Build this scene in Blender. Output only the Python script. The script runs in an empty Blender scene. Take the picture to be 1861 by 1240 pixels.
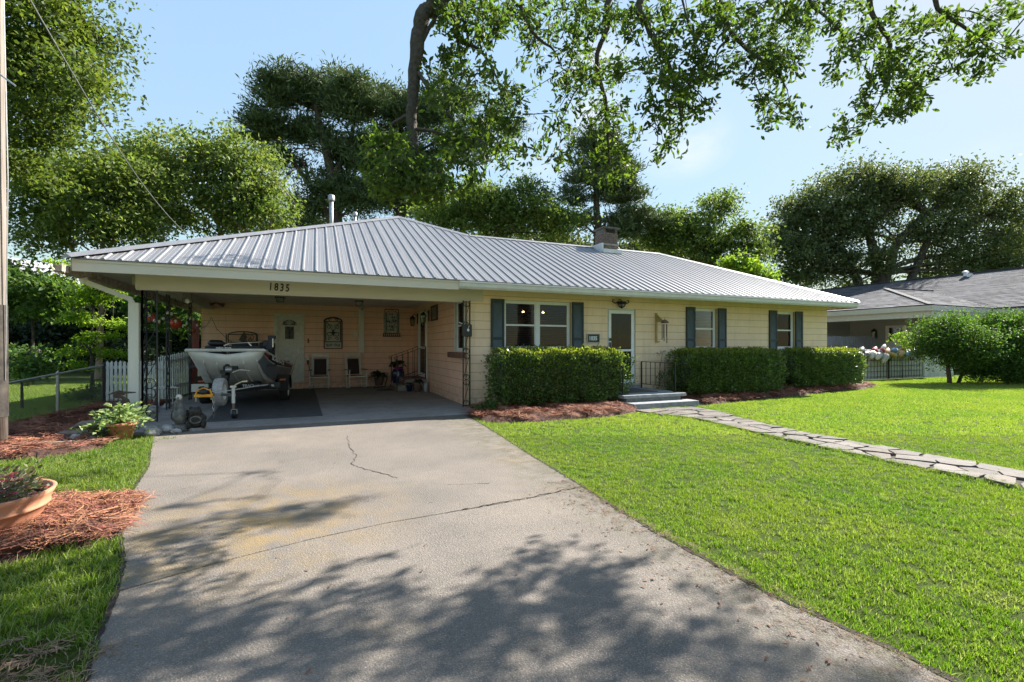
import bpy, math, random
import numpy as np
from mathutils import Vector, Matrix
random.seed(7); rng = np.random.default_rng(7)
SC = bpy.context.scene; COL = SC.collection
# ---------------- camera ----------------
FPX, HOR, CXP = 850.0, 630.0, 930.5          # focal length / horizon / centre of the 1861 px wide photograph
YAW = math.atan(355/850.0); CH = 1.5
cam_d = bpy.data.cameras.new('camera'); cam = bpy.data.objects.new('camera', cam_d); COL.objects.link(cam)
cam.location = (0, 0, CH); cam.rotation_euler = (math.radians(90), 0, -YAW)
cam_d.sensor_width = 36; cam_d.lens = FPX/1861*36; cam_d.shift_y = (HOR-620)/1861
cam_d.clip_start = 0.05; cam_d.clip_end = 1500
SC.camera = cam
SUNV = Vector((1.22, 0.27, 1.02)).normalized()
# ---------------- world ----------------
SHL = 1.15
w = bpy.data.worlds.new('World'); SC.world = w; w.use_nodes = True
nt = w.node_tree; nt.nodes.clear()
def N(nt, t, **k):
    n = nt.nodes.new(t)
    for a, b in k.items(): setattr(n, a, b)
    return n
sky = N(nt, 'ShaderNodeTexSky', sky_type='NISHITA', sun_disc=False)
sky.sun_elevation = math.asin(SUNV.z); sky.sun_rotation = math.atan2(SUNV.x, SUNV.y)
sky.altitude = 0; sky.air_density = 1.0; sky.dust_density = 0.25; sky.ozone_density = 1.2
bg = N(nt, 'ShaderNodeBackground'); bg.inputs[1].default_value = 0.15
out = N(nt, 'ShaderNodeOutputWorld')
# a few small fair-weather clouds, placed by direction
tc = N(nt, 'ShaderNodeTexCoord'); ns = N(nt, 'ShaderNodeTexNoise')
mp = N(nt, 'ShaderNodeMapping'); mp.inputs['Scale'].default_value = (1, 1, 2.2)
nt.links.new(tc.outputs['Generated'], mp.inputs[0]); nt.links.new(mp.outputs[0], ns.inputs['Vector'])
ns.inputs['Scale'].default_value = 7; ns.inputs['Detail'].default_value = 6; ns.inputs['Roughness'].default_value = .6
acc = None
def camdir(u, v):
    a = Vector((math.sin(YAW), math.cos(YAW), 0)); r = Vector((math.cos(YAW), -math.sin(YAW), 0))
    return (a + r*((u-CXP)/FPX) + Vector((0, 0, (HOR-v)/FPX)))
def at(u, v, c):                                # a point at distance c along the view axis
    return Vector((0, 0, CH)) + camdir(u, v)*c
for (u, v, rad, amp) in ((1080, 112, .055, .8), (1082, 205, .05, .75), (960, 290, .09, .5), (1230, 262, .075, .7), (1800, 330, .07, .35), (520, 380, .12, .35)):
    dn = camdir(u, v).normalized()
    d = N(nt, 'ShaderNodeVectorMath', operation='SUBTRACT'); d.inputs[1].default_value = dn
    nt.links.new(tc.outputs['Generated'], d.inputs[0])
    s = N(nt, 'ShaderNodeVectorMath', operation='MULTIPLY'); s.inputs[1].default_value = (1, 1, 1.5); nt.links.new(d.outputs[0], s.inputs[0])
    l = N(nt, 'ShaderNodeVectorMath', operation='LENGTH'); nt.links.new(s.outputs[0], l.inputs[0])
    m = N(nt, 'ShaderNodeMapRange'); m.inputs[1].default_value = rad*1.5; m.inputs[2].default_value = 0
    m.inputs[3].default_value = 0; m.inputs[4].default_value = amp
    nt.links.new(l.outputs['Value'], m.inputs[0])
    if acc is None: acc = m.outputs[0]
    else:
        a = N(nt, 'ShaderNodeMath', operation='MAXIMUM'); nt.links.new(acc, a.inputs[0]); nt.links.new(m.outputs[0], a.inputs[1]); acc = a.outputs[0]
nm = N(nt, 'ShaderNodeMapRange'); nm.inputs[1].default_value = .36; nm.inputs[2].default_value = .66; nt.links.new(ns.outputs['Fac'], nm.inputs[0])
mu = N(nt, 'ShaderNodeMath', operation='MULTIPLY'); nt.links.new(acc, mu.inputs[0]); nt.links.new(nm.outputs[0], mu.inputs[1])
mx = N(nt, 'ShaderNodeMixRGB'); mx.inputs[2].default_value = (1.0, .98, .99, 1)
# soft shoulder so the aureole round the sun does not burn out
bw = N(nt, 'ShaderNodeRGBToBW'); nt.links.new(sky.outputs[0], bw.inputs[0])
sc1 = N(nt, 'ShaderNodeMath', operation='MULTIPLY_ADD'); sc1.inputs[1].default_value = SHL; sc1.inputs[2].default_value = 1; nt.links.new(bw.outputs[0], sc1.inputs[0])
dv = N(nt, 'ShaderNodeVectorMath', operation='DIVIDE'); nt.links.new(sky.outputs[0], dv.inputs[0]); nt.links.new(sc1.outputs[0], dv.inputs[1])
tn = N(nt, 'ShaderNodeVectorMath', operation='MULTIPLY'); tn.inputs[1].default_value = (1.07, 1.0, .82); nt.links.new(dv.outputs[0], tn.inputs[0])
nt.links.new(mu.outputs[0], mx.inputs[0]); nt.links.new(tn.outputs[0], mx.inputs[1])
nt.links.new(mx.outputs[0], bg.inputs[0]); nt.links.new(bg.outputs[0], out.inputs[0])
# ---------------- sun / exposure ----------------
sd = bpy.data.lights.new('sun', 'SUN'); sd.energy = 2.0; sd.angle = math.radians(.5); sd.color = (1, .95, .87)
sun = bpy.data.objects.new('sun', sd); COL.objects.link(sun)
sun.rotation_euler = SUNV.to_track_quat('Z', 'Y').to_euler(); sun.location = (20, 5, 30)
vs = SC.view_settings; vs.view_transform = 'Standard'; vs.look = 'None'; vs.exposure = 2.95; vs.gamma = 1; vs.use_curve_mapping = False
SC.cycles.max_bounces = 9; SC.cycles.diffuse_bounces = 6; SC.cycles.transparent_max_bounces = 12
# ---------------- materials ----------------
MAT = {}
def mat(name, col, rough=.7, metal=0.0, var=.15, scale=6, bump=0.0, bscale=40, col2=None, spec=.5, detail=5, coat=0, island=0.0, transl=0.0, trcol=None, stretch=None, emit=None):
    """procedural material: two-colour noise, fine relief, optional per-piece variation and leaf translucency"""
    m = bpy.data.materials.new(name); m.use_nodes = True; t = m.node_tree
    b = t.nodes['Principled BSDF']; L = t.links.new
    tc = N(t, 'ShaderNodeTexCoord'); g = N(t, 'ShaderNodeNewGeometry')
    src = g.outputs['Position']
    if stretch:
        mp = N(t, 'ShaderNodeMapping'); mp.inputs['Scale'].default_value = stretch; L(src, mp.inputs[0]); src = mp.outputs[0]
    n = N(t, 'ShaderNodeTexNoise'); n.inputs['Scale'].default_value = scale; n.inputs['Detail'].default_value = detail; n.inputs['Roughness'].default_value = .65
    L(src, n.inputs['Vector'])
    c1 = Vector(col[:3]); c2 = Vector(col2[:3]) if col2 else c1*(1-var*2)
    r = N(t, 'ShaderNodeMapRange'); r.inputs[1].default_value = .3; r.inputs[2].default_value = .7; L(n.outputs['Fac'], r.inputs[0])
    x = N(t, 'ShaderNodeMixRGB'); x.inputs[1].default_value = (*c2, 1); x.inputs[2].default_value = (*(c1 if col2 else c1*(1+var*.4)), 1)
    L(r.outputs[0], x.inputs[0]); colo = x.outputs[0]
    if island:
        h = N(t, 'ShaderNodeHueSaturation'); mr = N(t, 'ShaderNodeMapRange')
        mr.inputs[3].default_value = 1-island; mr.inputs[4].default_value = 1+island
        L(g.outputs['Random Per Island'], mr.inputs[0]); L(mr.outputs[0], h.inputs['Value']); L(colo, h.inputs['Color'])
        mh = N(t, 'ShaderNodeMapRange'); mh.inputs[3].default_value = .5-.05*min(island, .6); mh.inputs[4].default_value = .5+.04*min(island, .6)
        ml = N(t, 'ShaderNodeMath', operation='MULTIPLY'); ml.inputs[1].default_value = 7.31; fr = N(t, 'ShaderNodeMath', operation='FRACT')
        L(g.outputs['Random Per Island'], ml.inputs[0]); L(ml.outputs[0], fr.inputs[0]); L(fr.outputs[0], mh.inputs[0]); L(mh.outputs[0], h.inputs['Hue'])
        colo = h.outputs[0]
    L(colo, b.inputs['Base Color'])
    b.inputs['Roughness'].default_value = rough; b.inputs['Metallic'].default_value = metal; b.inputs['Specular IOR Level'].default_value = spec
    if coat: b.inputs['Coat Weight'].default_value = coat
    if bump:
        n2 = N(t, 'ShaderNodeTexNoise'); n2.inputs['Scale'].default_value = bscale; n2.inputs['Detail'].default_value = 4; L(src, n2.inputs['Vector'])
        bp = N(t, 'ShaderNodeBump'); bp.inputs['Strength'].default_value = bump; bp.inputs['Distance'].default_value = .02
        L(n2.outputs['Fac'], bp.inputs['Height']); L(bp.outputs[0], b.inputs['Normal'])
    if transl:
        tr = N(t, 'ShaderNodeBsdfTranslucent'); ms = N(t, 'ShaderNodeMixShader'); ms.inputs[0].default_value = transl
        h2 = N(t, 'ShaderNodeMixRGB', blend_type='MULTIPLY'); h2.inputs[0].default_value = 1; h2.inputs[2].default_value = (*(trcol or (1.75, 1.65, .75)), 1)
        L(colo, h2.inputs[1]); L(h2.outputs[0], tr.inputs[0]); L(b.outputs[0], ms.inputs[1]); L(tr.outputs[0], ms.inputs[2])
        L(ms.outputs[0], t.nodes['Material Output'].inputs[0])
    if emit: b.inputs['Emission Color'].default_value = (*emit[:3], 1); b.inputs['Emission Strength'].default_value = emit[3]
    MAT[name] = m; return m
def glass_mat(name, tint, refl=.12):
    m = bpy.data.materials.new(name); m.use_nodes = True; t = m.node_tree; t.nodes.clear(); L = t.links.new
    o = N(t, 'ShaderNodeOutputMaterial'); tr = N(t, 'ShaderNodeBsdfTransparent'); tr.inputs[0].default_value = (*tint, 1)
    gl = N(t, 'ShaderNodeBsdfGlossy'); gl.inputs['Roughness'].default_value = .03; fz = N(t, 'ShaderNodeFresnel'); fz.inputs[0].default_value = 1.36
    mx = N(t, 'ShaderNodeMixShader'); ad = N(t, 'ShaderNodeMath', operation='ADD'); ad.inputs[1].default_value = refl
    L(fz.outputs[0], ad.inputs[0]); L(ad.outputs[0], mx.inputs[0]); L(tr.outputs[0], mx.inputs[1]); L(gl.outputs[0], mx.inputs[2]); L(mx.outputs[0], o.inputs[0])
    MAT[name] = m
glass_mat('window_glass', (.75, .8, .85), .0); glass_mat('dark_glass', (.25, .35, .33), .01); glass_mat('jar_glass', (.7, .72, .7), .2)
mat('yellow_wall', (.90, .67, .46), .8, var=.05, scale=2, bump=.25, bscale=55)
mat('peach_wall', (.90, .55, .40), .8, var=.05, scale=2, bump=.25, bscale=55)
mat('yellow_joint', (.40, .30, .17), .9, var=.1); mat('peach_joint', (.36, .21, .12), .9, var=.1)
mat('trim', (.68, .66, .58), .5, var=.06, scale=3, bump=.05, bscale=8, stretch=(1, 1, .25))
mat('beam_paint', (.62, .57, .48), .6, var=.05, scale=1.5, bump=.05, bscale=10, stretch=(.4, 1, 1))
mat('gutter_white', (.68, .68, .68), .4, var=.08, scale=4)
mat('soffit', (.50, .47, .40), .7, var=.08, scale=3)
mat('ceiling', (.76, .68, .62), .7, var=.1, scale=2)
mat('rusty_white', (.55, .5, .42), .7, col2=(.22, .13, .08), scale=9)
mat('white_paint', (.78, .78, .77), .45, var=.04, scale=8)
mat('white_old', (.66, .67, .64), .6, var=.12, scale=7, bump=.1, bscale=20, island=.12)
mat('shutter_green', (.010, .026, .029), .45, var=.1)
mat('shutter_louver', (.15, .185, .21), .4, var=.1)
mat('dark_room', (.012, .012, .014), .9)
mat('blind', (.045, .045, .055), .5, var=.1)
mat('lamp_glow', (.9, .6, .3), .5, emit=(1, .55, .2, 3))
mat('black_iron', (.018, .018, .02), .5, var=.2, scale=20)
mat('brown_iron', (.07, .05, .045), .5, var=.3, scale=20)
mat('black_plastic', (.015, .015, .017), .4)
mat('rubber', (.018, .018, .018), .85, bump=.1, bscale=60)
mat('white_tyre', (.50, .48, .47), .6, var=.2, scale=14)
mat('brick', (.23, .12, .085), .9, var=.25, scale=18, bump=.4, bscale=70, island=.35)
mat('old_brick', (.21, .16, .13), .9, var=.3, scale=14, bump=.4, bscale=60, island=.4)
mat('mortar', (.32, .29, .25), .95, bump=.3, bscale=50)
mat('step_concrete', (.30, .31, .32), .85, var=.2, scale=7, bump=.3, bscale=60, col2=(.17, .18, .19))
mat('rubber_mat', (.075, .075, .08), .8, var=.2, scale=5, bump=.1, bscale=30)
mat('steel', (.55, .55, .55), .3, metal=1, var=.1)
mat('galv', (.42, .42, .42), .45, metal=.9, var=.15, scale=10)
mat('aluminium', (.74, .73, .71), .5, metal=.15, var=.10, scale=3, bump=.03, bscale=6)
mat('boat_side', (.24, .26, .31), .35, metal=.4, var=.12, scale=3)
mat('white_print', (.8, .8, .8), .4); mat('red_print', (.30, .03, .04), .4); mat('black_print', (.012, .012, .014), .4)
mat('navy', (.018, .022, .045), .55, var=.2, scale=9); mat('seat_grey', (.09, .11, .16), .6, var=.1)
mat('orange', (.80, .33, .02), .4); mat('marker_orange', (.8, .15, .03), .3)
mat('cream_wood', (.60, .55, .40), .6, var=.1, scale=7); mat('chair_white', (.68, .65, .58), .55, var=.1, scale=9)
mat('wicker', (.055, .032, .03), .8, var=.3, scale=40, bump=.5, bscale=120)
mat('terracotta', (.50, .215, .115), .75, var=.14, scale=5, bump=.08, bscale=30, col2=(.36, .15, .085))
mat('clay_dull', (.20, .13, .10), .8, var=.2); mat('blue_glaze', (.012, .022, .085), .15, var=.2, scale=8, coat=.4)
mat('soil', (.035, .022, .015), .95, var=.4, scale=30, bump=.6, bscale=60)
mat('pink_foil', (.45, .03, .22), .3); mat('flower_pink', (.55, .02, .12), .6, island=.4, transl=.3, trcol=(1.5, .8, 1)); mat('flower_red', (.32, .03, .035), .6, island=.4)
mat('heron_rust', (.11, .07, .045), .7, var=.3, scale=12)
mat('stone_grey', (.17, .165, .15), .9, var=.35, scale=14, bump=.5, bscale=40); mat('stone_dark', (.05, .045, .04), .9, var=.5, scale=18, bump=.6, bscale=40)
mat('pale_stone', (.42, .40, .38), .9, var=.25, scale=9, bump=.5, bscale=40, island=.25); mat('driftwood', (.24, .20, .16), .9, var=.3, scale=6, bump=.5, bscale=30, stretch=(1, 6, 6))
mat('glass_orange', (.65, .10, .02), .2, coat=.5, transl=.4, trcol=(1.5, 1, .6)); mat('bulb', (.85, .8, .7), .2, transl=.3, trcol=(1, 1, 1))
mat('red_wood', (.24, .05, .03), .6, var=.25, scale=8)
mat('grey_wood', (.25, .245, .255), .85, var=.25, scale=3, bump=.3, bscale=20, stretch=(4, 4, .5), island=.25)
mat('pole_wood', (.27, .225, .19), .85, var=.2, scale=4, bump=.4, bscale=14, stretch=(5, 5, .35)); mat('pole_sleeve', (.07, .055, .045), .8, var=.4, scale=5)
mat('bark', (.085, .07, .055), .95, var=.4, scale=9, bump=.9, bscale=22, stretch=(1, 1, .4)); mat('pine_bark', (.11, .08, .065), .95, var=.4, scale=8, bump=.9, bscale=18)
mat('oak_bark', (.10, .08, .065), .95, col2=(.038, .03, .025), scale=22, bump=1, bscale=35)
mat('myrtle_bark', (.30, .22, .15), .8, var=.2)
mat('shingle', (.115, .112, .13), .9, var=.25, scale=2.2, bump=.5, bscale=30, island=.22); mat('shingle_edge', (.05, .05, .058), .9)
mat('nb_wall', (.38, .385, .40), .8, var=.05); mat('nb_fascia', (.50, .48, .41), .6, var=.05)
mat('far_white', (.75, .76, .78), .6, var=.05); mat('far_roof', (.30, .30, .32), .8)
mat('asphalt', (.09, .09, .09), .9, var=.2); mat('pool_white', (.62, .62, .64), .6, var=.1)
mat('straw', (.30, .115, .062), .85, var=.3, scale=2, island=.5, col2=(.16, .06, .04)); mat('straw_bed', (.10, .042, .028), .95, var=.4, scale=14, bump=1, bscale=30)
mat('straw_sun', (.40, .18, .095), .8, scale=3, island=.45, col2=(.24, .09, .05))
mat('litter', (.22, .16, .09), .85, island=.5, scale=9, col2=(.16, .08, .05)); mat('leaf_brown', (.16, .08, .04), .8, island=.4)
LV = dict(rough=.6, spec=.3)
mat('lv_oak', (.080, .118, .030), scale=.8, island=.5, transl=.5, trcol=(1.75, 2.0, .7), col2=(.045, .070, .018), **LV)
mat('lv_left', (.105, .150, .032), scale=.7, island=.45, transl=.5, col2=(.050, .085, .018), **LV)
mat('lv_myrtle', (0.164, 0.216, 0.059), scale=.5, island=.4, transl=.4, col2=(0.089, 0.149, 0.037), **LV)
mat('lv_pine', (0.097, 0.140, 0.065), scale=.5, island=.5, transl=.15, col2=(0.061, 0.097, 0.047), **LV)
mat('lv_light', (0.138, 0.203, 0.049), scale=.4, island=.45, transl=.4, col2=(0.065, 0.114, 0.032), **LV)
mat('lv_far', (0.121, 0.157, 0.069), scale=.35, island=.5, transl=.3, col2=(0.070, 0.101, 0.044), **LV)
mat('lv_dark', (.025, .045, .018), scale=.6, island=.5, transl=.25, col2=(.012, .025, .01), **LV)
mat('lv_maple', (0.192, 0.300, 0.036), scale=1.5, island=.35, transl=.5, col2=(0.096, 0.192, 0.024), **LV)
mat('lv_shrub', (0.078, 0.156, 0.036), scale=1, island=.45, transl=.45, col2=(0.039, 0.078, 0.018), **LV)
mat('lv_hedge', (0.142, 0.227, 0.057), scale=3, island=.55, transl=.35, col2=(0.065, 0.117, 0.032), rough=.32, spec=.5)
mat('lv_sunlit_new', (.20, .25, .05), scale=3, island=.4, transl=.45, col2=(.11, .16, .03), rough=.35, spec=.5)  # young hedge leaves, with sun on the tops put into the colour
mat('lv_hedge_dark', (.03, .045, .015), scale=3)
mat('lv_bush', (0.079, 0.166, 0.031), scale=1.2, island=.5, transl=.42, col2=(0.040, 0.089, 0.017), **LV)
mat('lv_dust', (.42, .50, .24), scale=12, island=.35, transl=.35, col2=(.20, .32, .10), trcol=(1.2, 1.2, .8), rough=.6, spec=.3)
mat('lv_pot', (.035, .06, .03), scale=9, island=.4, transl=.2, rough=.5); mat('lv_flower', (.14, .18, .07), scale=12, island=.5, transl=.35, col2=(.09, .05, .05), rough=.5)
def tex_mat(name, build):
    m = bpy.data.materials.new(name); m.use_nodes = True; t = m.node_tree
    build(t, t.nodes['Principled BSDF'], t.links.new); MAT[name] = m
def noise(t, L, vec, sc, det=5, ro=.6):
    n = N(t, 'ShaderNodeTexNoise'); n.inputs['Scale'].default_value = sc; n.inputs['Detail'].default_value = det; n.inputs['Roughness'].default_value = ro
    if vec is not None: L(vec, n.inputs['Vector'])
    return n.outputs['Fac']
def rng_(t, L, f, a, b, c=0, d=1):
    r = N(t, 'ShaderNodeMapRange'); r.inputs[1].default_value = a; r.inputs[2].default_value = b; r.inputs[3].default_value = c; r.inputs[4].default_value = d; L(f, r.inputs[0]); return r.outputs[0]
def mixc(t, L, f, a, b, mode='MIX'):
    x = N(t, 'ShaderNodeMixRGB', blend_type=mode)
    for i, s in ((0, f), (1, a), (2, b)):
        if isinstance(s, (tuple, float, int)): x.inputs[i].default_value = (*s, 1) if isinstance(s, tuple) else s
        else: L(s, x.inputs[i])
    return x.outputs[0]
def concrete(t, b, L, stain=True, base=(.192, .163, .138), alt=(.120, .106, .094), warm=(.215, .152, .082)):
    g = N(t, 'ShaderNodeNewGeometry').outputs['Position']
    c = mixc(t, L, rng_(t, L, noise(t, L, g, .8, 6), .35, .65), alt, base)
    c = mixc(t, L, rng_(t, L, noise(t, L, g, .55, 4, .7), .56, .72, 0, .55), c, warm)
    c = mixc(t, L, rng_(t, L, noise(t, L, g, 3.5, 8, .75), .48, .7, 0, .55), c, (.125, .11, .088))
    c = mixc(t, L, rng_(t, L, noise(t, L, g, 60, 3, .6), .5, .66, 0, .6), c, (.10, .088, .074))
    c = mixc(t, L, rng_(t, L, noise(t, L, g, 140, 2, .6), .52, .7, 0, .55), c, (.40, .35, .30))
    if stain:
        sx = N(t, 'ShaderNodeSeparateXYZ'); L(g, sx.inputs[0])
        def mul(a, b_):
            m = N(t, 'ShaderNodeMath', operation='MULTIPLY'); L(a, m.inputs[0]); L(b_, m.inputs[1]); return m.outputs[0]
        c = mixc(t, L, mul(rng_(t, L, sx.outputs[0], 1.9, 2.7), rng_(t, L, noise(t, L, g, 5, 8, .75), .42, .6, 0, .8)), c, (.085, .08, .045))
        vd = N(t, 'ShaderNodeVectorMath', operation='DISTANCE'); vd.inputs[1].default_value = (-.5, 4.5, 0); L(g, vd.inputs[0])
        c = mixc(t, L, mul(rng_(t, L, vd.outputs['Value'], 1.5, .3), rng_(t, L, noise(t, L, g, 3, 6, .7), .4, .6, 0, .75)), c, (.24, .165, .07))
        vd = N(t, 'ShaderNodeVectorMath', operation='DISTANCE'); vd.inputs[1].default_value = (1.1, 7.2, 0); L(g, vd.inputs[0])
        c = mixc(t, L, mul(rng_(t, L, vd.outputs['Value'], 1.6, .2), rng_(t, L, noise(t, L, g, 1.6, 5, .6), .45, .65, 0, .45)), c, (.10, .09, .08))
    L(c, b.inputs['Base Color']); b.inputs['Roughness'].default_value = .9; b.inputs['Specular IOR Level'].default_value = .25
    v = N(t, 'ShaderNodeTexVoronoi'); v.inputs['Scale'].default_value = 90; L(g, v.inputs['Vector'])
    a = N(t, 'ShaderNodeMath', operation='ADD'); L(noise(t, L, g, 45, 6, .8), a.inputs[0]); L(v.outputs['Distance'], a.inputs[1])
    bp = N(t, 'ShaderNodeBump'); bp.inputs['Strength'].default_value = .55; bp.inputs['Distance'].default_value = .008; L(a.outputs[0], bp.inputs['Height']); L(bp.outputs[0], b.inputs['Normal'])
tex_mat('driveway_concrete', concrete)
tex_mat('carport_concrete', lambda t, b, L: concrete(t, b, L, False, (.34, .31, .30), (.24, .22, .215), (.3, .27, .25)))
def grime(name):
    t = MAT[name].node_tree; b = t.nodes['Principled BSDF']; L = t.links.new; src = b.inputs['Base Color'].links[0].from_socket
    g = N(t, 'ShaderNodeNewGeometry').outputs['Position']; sx = N(t, 'ShaderNodeSeparateXYZ'); L(g, sx.inputs[0])
    mp = N(t, 'ShaderNodeMapping'); mp.inputs['Scale'].default_value = (6, 6, .5); L(g, mp.inputs[0])
    m = N(t, 'ShaderNodeMath', operation='MULTIPLY'); L(rng_(t, L, sx.outputs[2], .55, 0, 0, .7), m.inputs[0]); L(rng_(t, L, noise(t, L, g, 7, 6, .7), .35, .6), m.inputs[1])
    c = mixc(t, L, m.outputs[0], src, (.30, .22, .13))
    c = mixc(t, L, rng_(t, L, noise(t, L, mp.outputs[0], 1, 5, .7), .52, .75, 0, .28), c, (.45, .36, .22))
    L(c, b.inputs['Base Color'])
grime('yellow_wall'); grime('peach_wall')
def roof(t, b, L):
    g = N(t, 'ShaderNodeNewGeometry').outputs['Position']
    mp = N(t, 'ShaderNodeMapping'); mp.inputs['Scale'].default_value = (14, .25, .25); L(g, mp.inputs[0])
    c = mixc(t, L, rng_(t, L, noise(t, L, mp.outputs[0], 1, 3), .35, .65), (.26, .257, .266), (.21, .207, .217))
    mp2 = N(t, 'ShaderNodeMapping'); mp2.inputs['Scale'].default_value = (3, .6, .6); L(g, mp2.inputs[0])
    c = mixc(t, L, rng_(t, L, noise(t, L, mp2.outputs[0], 1, 5), .5, .8, 0, .4), c, (.27, .255, .245))
    L(c, b.inputs['Base Color']); b.inputs['Metallic'].default_value = .35; b.inputs['Roughness'].default_value = .48
tex_mat('roof_metal', roof)
def lawn(t, b, L):
    g = N(t, 'ShaderNodeNewGeometry').outputs['Position']
    c = mixc(t, L, rng_(t, L, noise(t, L, g, 1.1, 5), .35, .65), (.060, .105, .016), (.095, .13, .022))
    c = mixc(t, L, rng_(t, L, noise(t, L, g, 40, 5, .8), .4, .65, 0, .7), c, (.035, .042, .014))
    L(c, b.inputs['Base Color']); b.inputs['Roughness'].default_value = .95; b.inputs['Specular IOR Level'].default_value = .1
    bp = N(t, 'ShaderNodeBump'); bp.inputs['Strength'].default_value = 1; bp.inputs['Distance'].default_value = .04; L(noise(t, L, g, 30, 6, .8), bp.inputs['Height']); L(bp.outputs[0], b.inputs['Normal'])
tex_mat('lawn_soil', lawn)
def blade(t, b, L, c1=(.115, .205, .015), c2=(.185, .245, .024), dry=(.32, .32, .17)):
    g = N(t, 'ShaderNodeNewGeometry'); oi = N(t, 'ShaderNodeObjectInfo')
    c = mixc(t, L, rng_(t, L, noise(t, L, g.outputs['Position'], .55, 4), .4, .62), c1, c2)
    c = mixc(t, L, rng_(t, L, noise(t, L, g.outputs['Position'], 2.2, 5, .75), .56, .74, 0, .65), c, dry)
    rp = rng_(t, L, g.outputs['Random Per Island'], 0, 1, .55, 1.35)
    h = N(t, 'ShaderNodeHueSaturation'); L(rp, h.inputs['Value']); L(c, h.inputs['Color']); c = h.outputs[0]
    f = N(t, 'ShaderNodeMath', operation='FRACT'); m_ = N(t, 'ShaderNodeMath', operation='MULTIPLY'); m_.inputs[1].default_value = 13.7; L(g.outputs['Random Per Island'], m_.inputs[0]); L(m_.outputs[0], f.inputs[0])
    c = mixc(t, L, rng_(t, L, f.outputs[0], .84, .9, 0, .7), c, dry)
    L(c, b.inputs['Base Color']); b.inputs['Roughness'].default_value = .5; b.inputs['Specular IOR Level'].default_value = .3
    tr = N(t, 'ShaderNodeBsdfTranslucent'); ms = N(t, 'ShaderNodeMixShader'); ms.inputs[0].default_value = .4
    L(mixc(t, L, 1.0, c, (1.5, 1.7, .7), 'MULTIPLY'), tr.inputs[0]); L(b.outputs[0], ms.inputs[1]); L(tr.outputs[0], ms.inputs[2]); L(ms.outputs[0], t.nodes['Material Output'].inputs[0])
tex_mat('grass_blade', blade)
def flag(t, b, L):
    g = N(t, 'ShaderNodeNewGeometry')
    c = mixc(t, L, rng_(t, L, noise(t, L, g.outputs['Position'], 5, 6, .7), .35, .65), (.085, .073, .063), (.155, .135, .118))
    c = mixc(t, L, rng_(t, L, noise(t, L, g.outputs['Position'], 1.6, 4), .5, .7, 0, .5), c, (.17, .115, .085))
    oi = N(t, 'ShaderNodeObjectInfo'); h = N(t, 'ShaderNodeHueSaturation'); L(rng_(t, L, oi.outputs['Random'], 0, 1, .7, 1.25), h.inputs['Value']); L(c, h.inputs['Color'])
    L(h.outputs[0], b.inputs['Base Color']); b.inputs['Roughness'].default_value = .85
    bp = N(t, 'ShaderNodeBump'); bp.inputs['Strength'].default_value = .5; bp.inputs['Distance'].default_value = .02; L(noise(t, L, g.outputs['Position'], 25, 6, .8), bp.inputs['Height']); L(bp.outputs[0], b.inputs['Normal'])
tex_mat('flagstone', flag)
# ---------------- building helpers ----------------
def tag(o, label=None, cat=None, group=None, kind=None):
    if label: o['label'] = label
    if cat: o['category'] = cat
    if group: o['group'] = group
    if kind: o['kind'] = kind
    return o
def empty(name, loc=(0, 0, 0), label=None, cat=None, group=None, rz=0, kind=None):
    o = bpy.data.objects.new(name, None); COL.objects.link(o); o.location = loc; o.rotation_euler = (0, 0, rz); o.empty_display_size = .2
    return tag(o, label, cat, group, kind)
def sub(name, parent):                           # an Empty for a part that has sub-parts only
    o = bpy.data.objects.new(name, None); COL.objects.link(o); o.parent = parent; return o
def mesh_np(name, V, F, material, parent=None, smooth=False):
    V = np.asarray(V, dtype=np.float32); F = np.asarray(F, dtype=np.int32); k = F.shape[1]
    me = bpy.data.meshes.new(name); me.vertices.add(len(V)); me.vertices.foreach_set('co', V.ravel())
    me.loops.add(F.size); me.loops.foreach_set('vertex_index', F.ravel())
    me.polygons.add(len(F)); me.polygons.foreach_set('loop_start', np.arange(0, F.size, k, dtype=np.int32))
    if smooth: me.polygons.foreach_set('use_smooth', np.ones(len(F), dtype=bool))
    me.update(calc_edges=True); me.validate()
    if material: me.materials.append(MAT[material])
    o = bpy.data.objects.new(name, me); COL.objects.link(o); o.parent = parent; return o
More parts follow.
